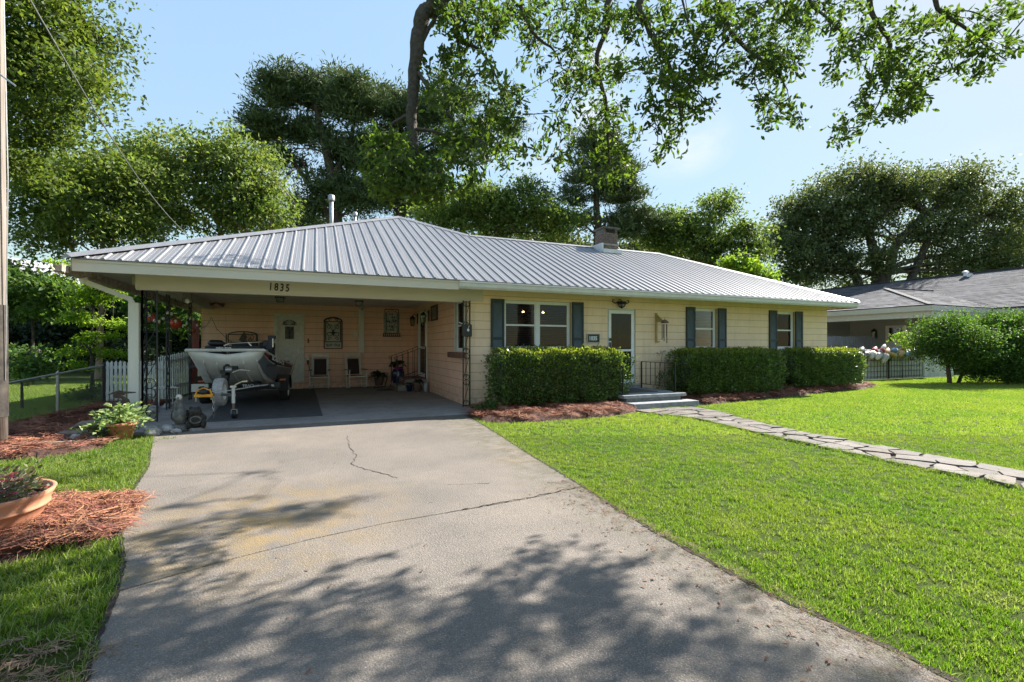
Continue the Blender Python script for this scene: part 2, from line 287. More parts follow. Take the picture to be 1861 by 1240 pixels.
class B:
    def __init__(s): s.v = []; s.f = []
    def add(s, vs, fs):
        n = len(s.v); s.v += [tuple(v) for v in vs]; s.f += [tuple(i+n for i in f) for f in fs]; return s
    def box(s, x0, y0, z0, x1, y1, z1, bv=0):
        if x0 > x1: x0, x1 = x1, x0
        if y0 > y1: y0, y1 = y1, y0
        if z0 > z1: z0, z1 = z1, z0
        return s.add([(x0, y0, z0), (x1, y0, z0), (x1, y1, z0), (x0, y1, z0), (x0, y0, z1), (x1, y0, z1), (x1, y1, z1), (x0, y1, z1)],
                     [(0, 3, 2, 1), (4, 5, 6, 7), (0, 1, 5, 4), (1, 2, 6, 5), (2, 3, 7, 6), (3, 0, 4, 7)])
    def bar(s, a, b, w, t=None, up=(0, 0, 1)):
        a = Vector(a); b = Vector(b); t = t or w; d = (b-a).normalized(); u = Vector(up)
        if abs(d.dot(u)) > .98: u = Vector((0, 1, 0))
        x = d.cross(u).normalized(); z = x.cross(d).normalized()
        vs = [p+x*sx*w/2+z*sz*t/2 for p in (a, b) for sx, sz in ((-1, -1), (1, -1), (1, 1), (-1, 1))]
        return s.add(vs, [(0, 1, 2, 3), (7, 6, 5, 4), (0, 4, 5, 1), (1, 5, 6, 2), (2, 6, 7, 3), (3, 7, 4, 0)])
    def tube(s, pts, r, n=6, caps=True):
        pts = [Vector(p) for p in pts]; R = r if isinstance(r, (list, tuple)) else [r]*len(pts); vs = []; ref = None
        for i, p in enumerate(pts):
            d = (pts[min(i+1, len(pts)-1)]-pts[max(i-1, 0)])
            d = d.normalized() if d.length > 1e-9 else Vector((0, 0, 1))
            if ref is None: ref = Vector((0, 0, 1)) if abs(d.z) < .9 else Vector((1, 0, 0))
            x = (ref-d*ref.dot(d)); x = x.normalized() if x.length > 1e-6 else d.orthogonal().normalized(); y = d.cross(x); ref = x
            vs += [p+x*(math.cos(a)*R[i])+y*(math.sin(a)*R[i]) for a in [2*math.pi*k/n for k in range(n)]]
        fs = [(i*n+k, i*n+(k+1) % n, (i+1)*n+(k+1) % n, (i+1)*n+k) for i in range(len(pts)-1) for k in range(n)]
        if caps: fs += [tuple(range(n-1, -1, -1)), tuple((len(pts)-1)*n+k for k in range(n))]
        return s.add(vs, fs)
    def sh(s, dx): s.v = [(v[0]+dx, v[1], v[2]) for v in s.v]; return s
    def lathe(s, prof, c=(0, 0, 0), n=24, axis='z', caps=True):
        vs = []
        for r, h in prof:
            for k in range(n):
                a = 2*math.pi*k/n; x, y = r*math.cos(a), r*math.sin(a)
                p = (x, y, h) if axis == 'z' else ((h, x, y) if axis == 'x' else (x, h, y)); vs.append((p[0]+c[0], p[1]+c[1], p[2]+c[2]))
        fs = [(i*n+k, i*n+(k+1) % n, (i+1)*n+(k+1) % n, (i+1)*n+k) for i in range(len(prof)-1) for k in range(n)]
        if caps: fs += [tuple(range(n)), tuple((len(prof)-1)*n+k for k in range(n))]
        return s.add(vs, fs)
    def ell(s, c, r, n=10, m=7, jit=0):
        vs = []
        for i in range(m+1):
            t = math.pi*i/m
            for k in range(n):
                a = 2*math.pi*k/n; j = 1+random.uniform(-jit, jit)
                vs.append((c[0]+r[0]*math.sin(t)*math.cos(a)*j, c[1]+r[1]*math.sin(t)*math.sin(a)*j, c[2]+r[2]*math.cos(t)*j))
        return s.add(vs, [(i*n+k, (i+1)*n+k, (i+1)*n+(k+1) % n, i*n+(k+1) % n) for i in range(m) for k in range(n)])
    def prism(s, poly, ax, a, b):                # extrude a 2-D outline along one axis
        def P(p, h): return {'x': (h, p[0], p[1]), 'y': (p[0], h, p[1]), 'z': (p[0], p[1], h)}[ax]
        n = len(poly); s.add([P(p, a) for p in poly]+[P(p, b) for p in poly],
                             [tuple(range(n-1, -1, -1)), tuple(range(n, 2*n))]+[(i, (i+1) % n, n+(i+1) % n, n+i) for i in range(n)]); return s
    def build(s, name, m, parent=None, smooth=False, bevel=0, label=None, kind=None):
        me = bpy.data.meshes.new(name); me.from_pydata(s.v, [], s.f); me.update()
        bmfix(me)
        if smooth: me.polygons.foreach_set('use_smooth', [True]*len(me.polygons))
        me.materials.append(MAT[m]); o = bpy.data.objects.new(name, me); COL.objects.link(o); o.parent = parent
        if bevel:
            md = o.modifiers.new('bevel', 'BEVEL'); md.width = bevel; md.segments = 2; md.limit_method = 'ANGLE'
        return tag(o, label, kind=kind)
import bmesh
def bmfix(me):
    bm = bmesh.new(); bm.from_mesh(me); bmesh.ops.recalc_face_normals(bm, faces=bm.faces); bm.to_mesh(me); bm.free()
def text_mesh(name, s, size, m, loc, parent=None, rot=(90, 0, 0), depth=.004, shear=0, bold=0, sx=1, space=1):
    c = bpy.data.curves.new(name, 'FONT'); c.body = s; c.size = size; c.extrude = depth; c.shear = shear; c.offset = bold; c.space_character = space; c.resolution_u = 3
    t = bpy.data.objects.new(name+'_curve', c); COL.objects.link(t); bpy.context.view_layer.update()
    me = bpy.data.meshes.new_from_object(t.evaluated_get(bpy.context.evaluated_depsgraph_get())); bpy.data.objects.remove(t); bpy.data.curves.remove(c)
    me.name = name; me.materials.clear(); me.materials.append(MAT[m]); o = bpy.data.objects.new(name, me); COL.objects.link(o)
    o.location = loc; o.rotation_euler = [math.radians(a) for a in rot]; o.scale = (sx, 1, 1); o.parent = parent; return o
def copy_thing(o, parent=None):
    c = o.copy(); COL.objects.link(c)
    if parent: c.parent = parent
    for ch in [x for x in bpy.data.objects if x.parent == o]: copy_thing(ch, c)
    return c
def sizes(n, s, j=.35): return s*(1+rng.uniform(-j, j, n))
def leaf_arrays(P, size, aspect=.45, up=None, upw=.6, fold=.15, D=None):
    """one folded diamond leaf per point: P (n,3); D = preferred leaf direction"""
    n = len(P); d = rng.normal(size=(n, 3)) if D is None else D+rng.normal(size=(n, 3))*.45
    d /= np.linalg.norm(d, axis=1, keepdims=True)+1e-9
    u = rng.normal(size=(n, 3))*(1-upw)+np.array(up if up is not None else (0, 0, 1))*upw
    x = np.cross(d, u); x /= np.linalg.norm(x, axis=1, keepdims=True)+1e-9; nn = np.cross(x, d)
    L = sizes(n, size)[:, None]
    V = np.empty((n, 4, 3)); V[:, 0] = P-d*L*.5; V[:, 2] = P+d*L*.5
    V[:, 1] = P+x*L*aspect*.5+nn*L*fold; V[:, 3] = P-x*L*aspect*.5+nn*L*fold
    return V.reshape(-1, 3)
def leaves(name, P, size, m, parent, **k):
    V = leaf_arrays(np.asarray(P, float), size, **k); F = np.arange(len(V)).reshape(-1, 4)
    return mesh_np(name, V, F, m, parent)
# ================= setting =================
def poly_obj(name, pts, z0, z1, m, parent=None, kind=None, bevel=0):
    b = B(); b.prism(pts, 'z', z0, z1); return b.build(name, m, parent, kind=kind, bevel=bevel)
b = B(); b.add([(-300, -300, -.03), (500, -300, -.03), (500, 700, -.03), (-300, 700, -.03)], [(0, 1, 2, 3)])
tag(b.build('ground', 'lawn_soil'), 'flat green ground running out under the trees', kind='structure')
DL = [(-2.62, 9.93), (-2.2, 8.2), (-1.95, 7.2), (-1.72, 5.75), (-1.45, 4.68), (-1.22, 4.0), (-1.13, 3.60)]
DL2 = [(-1.12, 3.58), (-1.04, 3.05), (-.95, 2.66), (-.6, 1.2), (-.4, -2)]
JOINT = [(-.62, 3.80), (-.06, 3.97), (.54, 4.09), (1.45, 4.16), (2.0, 4.22), (2.62, 4.34)]
DR = [(2.63, 4.36), (2.73, 5.95), (2.86, 7.4), (2.97, 9.0), (3.0, 9.93)]
DR2 = [(2.62, 4.30), (2.55, 3.5), (2.52, 2.9), (2.53, 2.0), (2.63, 1.4), (2.66, 0), (2.7, -2)]
dw = empty('driveway', kind='structure', label='pale concrete driveway with a cracked joint')
poly_obj('slab', DL+JOINT+DR, -.12, 0, 'driveway_concrete', dw, bevel=.008)
poly_obj('slab', [DL2[0]]+[(x, y-.006) for x, y in JOINT]+DR2+DL2[:0:-1], -.12, -.002, 'driveway_concrete', dw, bevel=.008)
def crack(pts, wd):
    P = []
    for (x0, y0), (x1, y1) in zip(pts, pts[1:]):
        n = max(2, int(math.hypot(x1-x0, y1-y0)/.05))
        for i in range(n): P.append((x0+(x1-x0)*i/n+random.uniform(-.018, .018), y0+(y1-y0)*i/n+random.uniform(-.018, .018)))
    b = B(); vs = []
    for i, p in enumerate(P):
        q = P[min(i+1, len(P)-1)]; o = P[max(i-1, 0)]; dx, dy = q[0]-o[0], q[1]-o[1]; l = math.hypot(dx, dy)+1e-6; ww = wd*random.uniform(.3, 1.4)
        vs += [(p[0]-dy/l*ww, p[1]+dx/l*ww, .003), (p[0]+dy/l*ww, p[1]-dx/l*ww, .003)]
    b.add(vs, [(2*i, 2*i+1, 2*i+3, 2*i+2) for i in range(len(P)-1)]); b.build('crack', 'soil', dw)
crack([(.48, 8.3), (.45, 7.4), (.50, 6.75), (.42, 6.3), (.52, 6.0), (.72, 5.7), (.86, 5.35)], .006)
crack([(1.1, 4.12), (1.45, 4.165), (2.0, 4.225), (2.62, 4.345)], .006)
crack([(1.3, 4.95), (1.8, 4.8)], .004)
def edge_shade(pts, sgn, w0=.012, w1=.04):           # soil-coloured ribbon standing in for the shade under the overhanging turf
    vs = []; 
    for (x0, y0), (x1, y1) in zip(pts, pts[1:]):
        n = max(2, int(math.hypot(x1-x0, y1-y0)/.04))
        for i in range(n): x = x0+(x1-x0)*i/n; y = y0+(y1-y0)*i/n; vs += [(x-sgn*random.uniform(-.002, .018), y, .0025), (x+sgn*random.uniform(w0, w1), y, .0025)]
    b = B(); b.add(vs, [(2*i, 2*i+1, 2*i+3, 2*i+2) for i in range(len(vs)//2-1)]); b.build('edge_shade_strip', 'soil', dw)
edge_shade(DR2[::-1]+DR, 1); edge_shade(DL2[::-1]+DL[::-1][:-1], -1, .01, .025)
cs = poly_obj('carport_floor', [(-3.6, 9.95), (3.2, 9.95), (3.44, 10.6), (3.44, 18.1), (-3.6, 18.1)], -.1, .02, 'carport_concrete', bevel=.006); tag(cs, 'smooth grey carport floor slab', kind='structure')
b = B(); b.prism([(-2.0, 10.75), (.12, 10.75), (-.08, 17.7), (-2.55, 17.7)], 'z', .021, .032)
tag(b.build('floor_mat', 'rubber_mat'), 'long black rubber mat on the carport floor under the boat', 'mat')
# ================= the house =================
FY, SX, BY, EV, EZ, PIT = 11.15, 3.45, 18.1, 10.35, 3.05, .463
house = empty('house', (0, 0, 0), 'single storey yellow block house with grey metal roof and open carport', 'house')
def rects(a0, a1, z0, z1, ops):
    r = []
    cuts = sorted({a0, a1}|{max(a0, min(a1, c)) for o in ops for c in o[:2]})
    for c0, c1 in zip(cuts, cuts[1:]):
        if c1-c0 < 1e-4: continue
        mid = (c0+c1)/2; z = z0
        for o in sorted([o for o in ops if o[0] < mid < o[1]], key=lambda o: o[2]):
            if o[2] > z: r.append((c0, c1, z, min(o[2], z1)))
            z = max(z, o[3])
        if z < z1: r.append((c0, c1, z, z1))
    return [q for q in r if q[3]-q[2] > .002]
CO = .215
def wall(T, a0, a1, z1, ops, m, vj=True):
    """blocks laid in courses in front of a recessed joint plane; T maps (along, into the wall, up)"""
    b = B()
    for c0, c1, za, zb in rects(a0, a1, 0, z1, ops): b.box(c0, .008, za, c1, .2, zb)
    b.v = [T(*v) for v in b.v]; w = b.build('wall', m.replace('wall', 'joint'), house)
    k = 0; z = 0
    while z < z1-.01:
        b = None; zt = min(z+CO, z1); off = .2 if k % 2 else 0; last = None
        def flush(b):
            if b: b.v = [T(*v) for v in b.v]; b.build('block_course', m, w)
        for c0, c1, za, zb in rects(a0, a1, z, zt, ops):
            if last is None or c0 > last+1e-4 or c0 < last-1e-4: flush(b); b = B()
            last = c1
            if zb == zt and zt < z1: zb -= .011
            x = c0
            while x < c1-1e-3:                   # butt the blocks; faint upright joints
                nx = min(c1, (math.floor((x-off)/.43+1e-4)+1)*.43+off)
                b.box(x+(0.0015 if x > c0 else 0), 0, za, nx-(0.0015 if nx < c1 else 0), .0079, zb); x = nx
        flush(b); k += 1; z = zt
    return w
TF = lambda a, d, z: (a, FY+d, z)
TS = lambda a, d, z: (SX+d, a, z)
TB = lambda a, d, z: (a, BY+d, z)
W1, W2, W3, DO = (4.44, 6.40, 1.42, 2.70), (10.77, 11.68, 1.42, 2.69), (14.35, 15.25, 1.42, 2.69), (7.58, 8.54, .40, 2.59)
wall(TF, SX, 16.93, 2.93, [W1, W2, W3, DO], 'yellow_wall')
SW, SDO = (11.38, 12.2, 1.38, 2.72), (15.72, 16.97, .42, 2.74)
wall(TS, FY+.2, BY, 3.0, [SW, SDO], 'peach_wall')
BDO = (-1.36, -.40, .27, 2.66)
wall(TB, -3.5, SX, 3.0, [BDO], 'peach_wall')
b = B(); b.box(16.73, FY+.2, 0, 16.93, 19.0, 2.9); b.box(3.65, 18.8, 0, 16.73, 19.0, 2.9); b.box(-3.5, BY+.2, 0, -3.3, 23.8, 2.9); b.box(-3.3, 23.6, 0, 9, 23.8, 2.9); b.box(9, 19, 0, 9.2, 23.8, 2.9)
b.build('wall', 'yellow_wall', house, label='rear and end walls of the house')
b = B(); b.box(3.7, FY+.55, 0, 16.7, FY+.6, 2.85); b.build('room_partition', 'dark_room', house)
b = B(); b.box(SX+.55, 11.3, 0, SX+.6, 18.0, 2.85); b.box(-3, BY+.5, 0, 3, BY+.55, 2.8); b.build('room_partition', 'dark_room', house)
def window(T, o, sashes, blind='blind', rec=.07, half=True, frame=.045):
    x0, x1, z0, z1 = o
    def bd(b, n, m, p=None, **k):
        b.v = [T(*v) for v in b.v]; return b.build(n, m, p, **k)
    b = B(); f = frame; mid = (z0+z1)/2 if half else None
    b.box(x0, rec, z0, x0+f, rec+.08, z1); b.box(x1-f, rec, z0, x1, rec+.08, z1); b.box(x0+f, rec, z1-f, x1-f, rec+.08, z1); b.box(x0+f, rec-.015, z0, x1-f, rec+.08, z0+f)
    cells = [(x0+f+(x1-x0-2*f)*i/sashes, x0+f+(x1-x0-2*f)*(i+1)/sashes) for i in range(sashes)]
    for i in range(1, sashes): b.box(cells[i][0]-.045, rec-.005, z0+f, cells[i][0]+.045, rec+.08, z1-f)
    win = bd(b, 'window', 'white_paint', house)
    for i, (c0, c1) in enumerate(cells):
        if i > 0: c0 += .045
        if i < sashes-1: c1 -= .045
        s = B(); t = .035; y = rec+.012
        s.box(c0, y, z0+f, c0+t, y+.04, z1-f); s.box(c1-t, y, z0+f, c1, y+.04, z1-f); s.box(c0+t, y, z1-f-t, c1-t, y+.04, z1-f); s.box(c0+t, y, z0+f, c1-t, y+.04, z0+f+t)
        s.box(c0+t, y-.006, mid-.022, c1-t, y+.04, mid+.022); bd(s, 'sash', 'white_paint', win)
        for za, zb in ((z0+f+t, mid-.022), (mid+.022, z1-f-t)):
            p = B(); p.box(c0+t, y+.016, za, c1-t, y+.022, zb); bd(p, 'pane', 'window_glass', win)
        s = B(); z = z0+f
        while z < z1-f-.02: s.add([(c0+.01, y+.075, z), (c1-.01, y+.075, z), (c1-.01, y+.11, z+.028), (c0+.01, y+.11, z+.028)], [(0, 1, 2, 3)]); z += .048
        bd(s, 'blind', blind, win, kind='stuff')
    return win
window(TF, W1, 2); window(TF, W2, 1); window(TF, W3, 1); window(TS, SW, 1, rec=.02)
for xx in (5.15, 5.75): b = B(); b.ell((xx, FY+.4, 2.44), (.03, .03, .035)); b.build('indoor_lamp', 'lamp_glow', house, True)
b = B(); b.box(SX-.015, 11.33, 1.36, SX+.02, 11.38, 2.77); b.box(SX-.015, 12.2, 1.36, SX+.02, 12.26, 2.77); b.box(SX-.015, 11.38, 2.72, SX+.02, 12.2, 2.77); b.build('window_casing', 'white_paint', house)
b = B(); b.box(SX-.10, 11.28, 1.20, SX-.0005, 12.62, 1.21); sl = b.build('brick_sill', 'mortar', house)
for i in range(13):
    b = B(); y = 11.29+i*.102; b.box(SX-.125+random.uniform(-.004, .004), y, 1.212, SX-.0008, y+.088, 1.35+random.uniform(-.004, .004)); b.build('brick', 'brick', sl)
def shutter(x0, x1, z0=1.36, z1=2.71):
    b = B(); y0, y1 = FY-.045, FY-.001; f = .055
    b.box(x0, y0, z0, x0+f, y1, z1); b.box(x1-f, y0, z0, x1, y1, z1); b.box(x0+f, y0, z1-.09, x1-f, y1, z1); b.box(x0+f, y0, z0, x1-f, y1, z0+.09); mz = z0+(z1-z0)*.26; b.box(x0+f, y0, mz-.035, x1-f, y1, mz+.035)
    s = b.build('shutter', 'shutter_green', house)
    l = B()
    for za, zb in ((z0+.09, mz-.035), (mz+.035, z1-.09)):
        z = za
        while z < zb-.012: l.add([(x0+f, y0+.008, z), (x1-f, y0+.008, z), (x1-f, y0+.03, z+.03), (x0+f, y0+.03, z+.03)], [(0, 1, 2, 3)]); z += .026
    l.build('louvers', 'shutter_louver', s, kind='stuff')
for a, c in ((4.07, 4.43), (6.42, 6.78), (10.41, 10.765), (11.70, 12.05), (13.98, 14.345), (15.255, 15.61)): shutter(a, c)
# front door: storm door over a panel door
b = B(); x0, x1, z0, z1 = DO
b.box(x0, .03, z0, x0+.035, .10, z1); b.box(x1-.035, .03, z0, x1, .10, z1); b.box(x0+.035, .03, z1-.035, x1-.035, .10, z1); b.v = [TF(*v) for v in b.v]; fd = b.build('door_frame', 'gutter_white', house)
b = B(); a, c = x0+.045, x1-.045; y = .012
b.box(a, y, z0+.02, a+.09, y+.035, z1-.045); b.box(c-.09, y, z0+.02, c, y+.035, z1-.045); b.box(a+.09, y, z1-.15, c-.09, y+.035, z1-.045); b.box(a+.09, y, z0+.02, c-.09, y+.035, z0+.14); b.box(a+.09, y, 1.36, c-.09, y+.035, 1.42)
b.v = [TF(*v) for v in b.v]; door = b.build('storm_door', 'white_paint', house, bevel=.004)
b = B(); b.box(a+.09, y+.015, 1.42, c-.09, y+.02, z1-.15); b.v = [TF(*v) for v in b.v]; b.build('pane', 'dark_glass', door)
b = B(); b.box(a+.09, y+.015, z0+.14, c-.09, y+.02, 1.36); b.v = [TF(*v) for v in b.v]; b.build('pane', 'dark_glass', door)
b = B(); b.box(a+.02, y-.03, 1.42, a+.06, y, 1.62); b.box(a+.015, y-.035, 1.66, a+.065, y, 1.74); b.tube([(a+.04, y-.02, 1.4), (a+.04, y-.05, 1.36), (a+.04, y-.02, 1.28)], .012); b.v = [TF(*v) for v in b.v]; b.build('handle', 'black_iron', door)
b = B(); b.box(x0+.06, .12, z0+.02, x1-.06, .16, z1-.06); b.v = [TF(*v) for v in b.v]; pd = b.build('panel_door', 'shutter_green', house)
b = B(); b.tube([(7.93+.10*math.cos(t), FY+.105, 1.98+.17*math.sin(t)) for t in [i*math.pi/10 for i in range(21)]], .012, 5); b.box(8.08, FY+.11, 1.45, 8.10, FY+.119, 2.42); b.build('door_glass_oval', 'steel', pd)
b = B(); b.box(x0-.03, -.09, z0-.10, x1+.12, .05, z0-.002); b.v = [TF(*v) for v in b.v]; b.build('threshold', 'step_concrete', house, bevel=.006)
# carport doors
def panel_door(T, o, m='chair_white', name='door'):
    x0, x1, z0, z1 = o; b = B(); f = .11
    b.box(x0, -.025, z0, x0+f, .05, z1-f); b.box(x1-f, -.025, z0, x1, .05, z1-f); b.box(x0, -.025, z1-f, x1, .05, z1); b.box(x0, -.03, z0-.03, x1, .06, z0)
    b.v = [T(*v) for v in b.v]; b.build('door_frame', m, house, bevel=.004)
    b = B(); b.box(x0+f, .012, z0, x1-f, .045, z1-f); b.v = [T(*v) for v in b.v]; d = b.build(name, m, house)
    return d
d = panel_door(TB, BDO)
b = B(); xm = -.88
for r0, r1, z in ((0.0, .13, 1.22), (0, .13, .75)):
    for sx in (-1, 1): b.box(xm+sx*.04, BY+.004, z-.15, xm+sx*.30, BY+.012, z+.17)
b.build('door_panel', 'chair_white', d)
b = B(); b.prism([(xm-.25, 2.24)]+[(xm+.25*math.cos(t), 2.24+.20*math.sin(t)) for t in [math.pi*(1-i/10) for i in range(11)]], 'y', BY-.002, BY+.011); b.build('fan_light', 'nb_wall', d)
b = B()
for s in (-1, 1): b.tube([(xm+s*(.03+.16*math.sin(t*3.1)), BY-.006, 2.25+.16*t) for t in [i/9 for i in range(10)]], .012, 5); b.tube([(xm+s*.14+.05*math.cos(t), BY-.006, 2.3+.04*math.sin(t)) for t in [i*.6 for i in range(11)]], .01, 5)
b.build('fan_light_leading', 'brown_iron', d)
b = B(); b.lathe([(0, -.03), (.03, -.03), (.03, 0)], (xm+.29, BY+.01, 1.46), 10, 'y'); b.lathe([(0, -.03), (.028, -.03), (.028, 0)], (xm+.29, BY+.01, 1.33), 10, 'y'); b.build('handle', 'steel', d)
# side storm door, seen along the wall
b = B(); x0, x1, z0, z1 = SDO
b.box(x0, -.05, z0, x0+.07, .06, z1); b.box(x1-.07, -.05, z0, x1, .06, z1); b.box(x0+.07, -.05, z1-.07, x1-.07, .06, z1); b.v = [TS(*v) for v in b.v]; b.build('door_frame', 'white_paint', house)
b = B(); b.box(x0+.08, -.03, z0+.02, x0+.2, .005, z1-.08); b.box(x1-.2, -.03, z0+.02, x1-.08, .005, z1-.08); b.box(x0+.2, -.03, z1-.2, x1-.2, .005, z1-.08); b.box(x0+.2, -.03, z0+.02, x1-.2, .005, z0+.16); b.box(x0+.2, -.03, 1.42, x1-.2, .005, 1.5)
b.v = [TS(*v) for v in b.v]; sd_ = b.build('storm_door', 'white_paint', house)
for za, zb in ((z0+.16, 1.42), (1.5, z1-.2)):
    b = B(); b.box(x0+.2, -.015, za, x1-.2, -.01, zb); b.v = [TS(*v) for v in b.v]; b.build('pane', 'window_glass', sd_)
b = B(); b.box(x0+.08, .05, z0, x1-.08, .08, z1-.08); b.v = [TS(*v) for v in b.v]; b.build('panel_door', 'seat_grey', house)
b = B(); b.box(1.43, BY-.09, 1.28, 1.62, BY-.001, 2.95); b.build('pipe_cover', 'trim', house, bevel=.006)
b = B(); b.box(1.22, BY-.07, 1.86, 1.40, BY-.001, 2.02); b.build('switch_box', 'chair_white', house, bevel=.006)
b = B(); b.box(-.30, BY-.03, 1.62, -.25, BY-.001, 1.78); b.build('light_switch', 'clay_dull', house)
b = B(); b.box(-.34, BY-.05, .99, -.24, BY-.001, 1.12); o_ = b.build('wall_outlet', 'chair_white', house); b = B(); b.box(-.32, BY-.12, .87, -.25, BY-.051, 1.02); b.tube([(-.28, BY-.1, .87), (-.2, BY-.08, .6), (-.15, BY-.06, .2), (-.1, BY-.08, .05)], .01); b.build('plug_and_cord', 'black_plastic', o_)
# beam, posts, eaves
bm_ = B(); bm_.box(-3.23, 11.12, 2.63, 3.85, 11.148, 2.925); bm_.box(-3.23, 11.149, 2.60, SX-.002, 11.35, 2.925); bm_.build('carport_beam', 'beam_paint', house)
b = B(); b.box(-3.35, 11.36, 2.72, -3.15, 18.09, 2.96); b.build('carport_beam', 'soffit', house, label='side beam along the posts')
for i, ch in enumerate('1835'): text_mesh('house_number', ch, .225, 'black_print', (-.945+i*.108, 11.118, 2.695-.005*i), house, depth=.006, bold=.004, sx=.72, shear=.10)
b = B(); b.box(-3.2, 11.36, 2.965, SX-.002, BY-.001, 2.99)
for i in range(16): b.box(-3.2+i*.42, 11.36, 2.961, -3.2+i*.42+.03, BY-.001, 2.9649)
b.build('ceiling', 'ceiling', house)
b = B(); b.box(-3.9, EV+.03, 2.895, -3.24, 24.5, 2.93); b.box(-3.24, EV+.03, 2.931, 17.2, 11.119, 2.95); b.box(16.94, 11.12, 2.9, 17.2, 19.5, 2.94); b.build('soffit', 'soffit', house)
b = B(); x = -3.1
while x < 3.6: b.ell((x, 11.112, 2.915), (.012, .006, .008), 5, 3); x += random.uniform(.12, .3)
b.build('mud_dots', 'clay_dull', house, kind='stuff')
def fascia(x0, x1): # stepped gutter profile along the front
    prof = [(EV+.03, 2.83), (EV-.02, 2.83), (EV-.06, 2.88), (EV-.07, 2.955), (EV-.09, 2.965), (EV-.09, 2.995), (EV-.03, 3.0), (EV+.03, 3.0)]
    b = B(); b.prism([(y, z) for y, z in prof], 'x', x0, x1); return b
fascia(3.0, 17.25).build('gutter', 'gutter_white', house, bevel=.004)
b = B(); b.box(-3.88, EV-.02, 2.80, 2.999, EV+.01, 3.005); b.box(-3.88, EV-.035, 2.96, 2.999, EV-.021, 3.005); b.build('fascia', 'beam_paint', house)
b = B(); b.box(-3.91, EV, 2.80, -3.885, 24.6, 3.0); b.box(17.22, EV+.04, 2.83, 17.25, 19.6, 3.0); b.build('fascia', 'rusty_white', house)
b = B(); b.box(-4.06, 10.2, 2.74, -3.93, 10.215, 2.88)                       # side gutter, open trough
b.add([(-3.925, 10.1, 2.88), (-3.925, 10.1, 2.76), (-4.03, 10.1, 2.75), (-4.07, 10.1, 2.88), (-3.925, 24.5, 2.85), (-3.925, 24.5, 2.73), (-4.03, 24.5, 2.72), (-4.07, 24.5, 2.85)], [(0, 1, 5, 4), (1, 2, 6, 5), (2, 3, 7, 6)]); b.build('gutter', 'rusty_white', house, label='old side gutter with rust stains')
b = B(); b.bar((-3.96, 10.95, 2.76), (-3.93, 10.98, 2.66), .12, .09); b.bar((-3.95, 10.97, 2.70), (-3.28, 11.12, 2.40), .12, .09); b.bar((-3.32, 11.11, 2.43), (-3.24, 11.13, 2.27), .14, .09); b.box(-3.32, 11.05, .02, -3.155, 11.16, 2.34)
b.build('downspout', 'trim', house, bevel=.006)
def scroll_panel(b, ax, o, w, z0, z1, r=.009):
    """two uprights with S scrolls and slanting bars between them"""
    P = (lambda a, z: (o[0]+a, o[1], z)) if ax == 'x' else (lambda a, z: (o[0], o[1]+a, z))
    for a in (0, w): b.bar(P(a, z0), P(a, z1), .026)
    z = z0+.02; h = .62; n = int((z1-z0)/h); h = (z1-z0-.04)/n; m = w/2
    for i in range(n):
        zz = z+i*h; R = w*.40
        for cz, s in ((zz+R, 1), (zz+h-R, -1)):
            b.tube([P(m+R*math.cos(t), cz+s*R*math.sin(t)) for t in [math.pi*(1.05-k*.17) for k in range(12)]], r*.8, 4, False)
            b.tube([P(m+R*.45*(1-k/14)*math.cos(k*.6), cz+s*(.35*R+R*.45*(1-k/14)*math.sin(k*.6))) for k in range(12)], r*.7, 4, False)
        b.bar(P(.02, zz+R*1.25), P(w-.02, zz+h-R*1.25), .012)
    for zq in (z0+.03, z1-.03): b.bar(P(0, zq), P(w, zq), .014)
for lab, (px_, py_) in (('ornamental iron post at the front left corner', (-3.14, 11.2)), ):
    b = B(); scroll_panel(b, 'x', (px_, py_), .24, .02, 2.62); scroll_panel(b, 'y', (px_, py_), .24, .02, 2.62); b.build('porch_post', 'black_iron', house, label=lab)
b = B(); scroll_panel(b, 'x', (3.32, 11.06), .17, .02, 2.63); b.build('porch_post', 'black_iron', house, label='ornamental iron post with scrolls beside the yellow wall')
for y in (13.2, 15.3): b = B(); scroll_panel(b, 'y', (-3.24, y), .24, .02, 2.72); b.build('porch_post', 'black_iron', house)
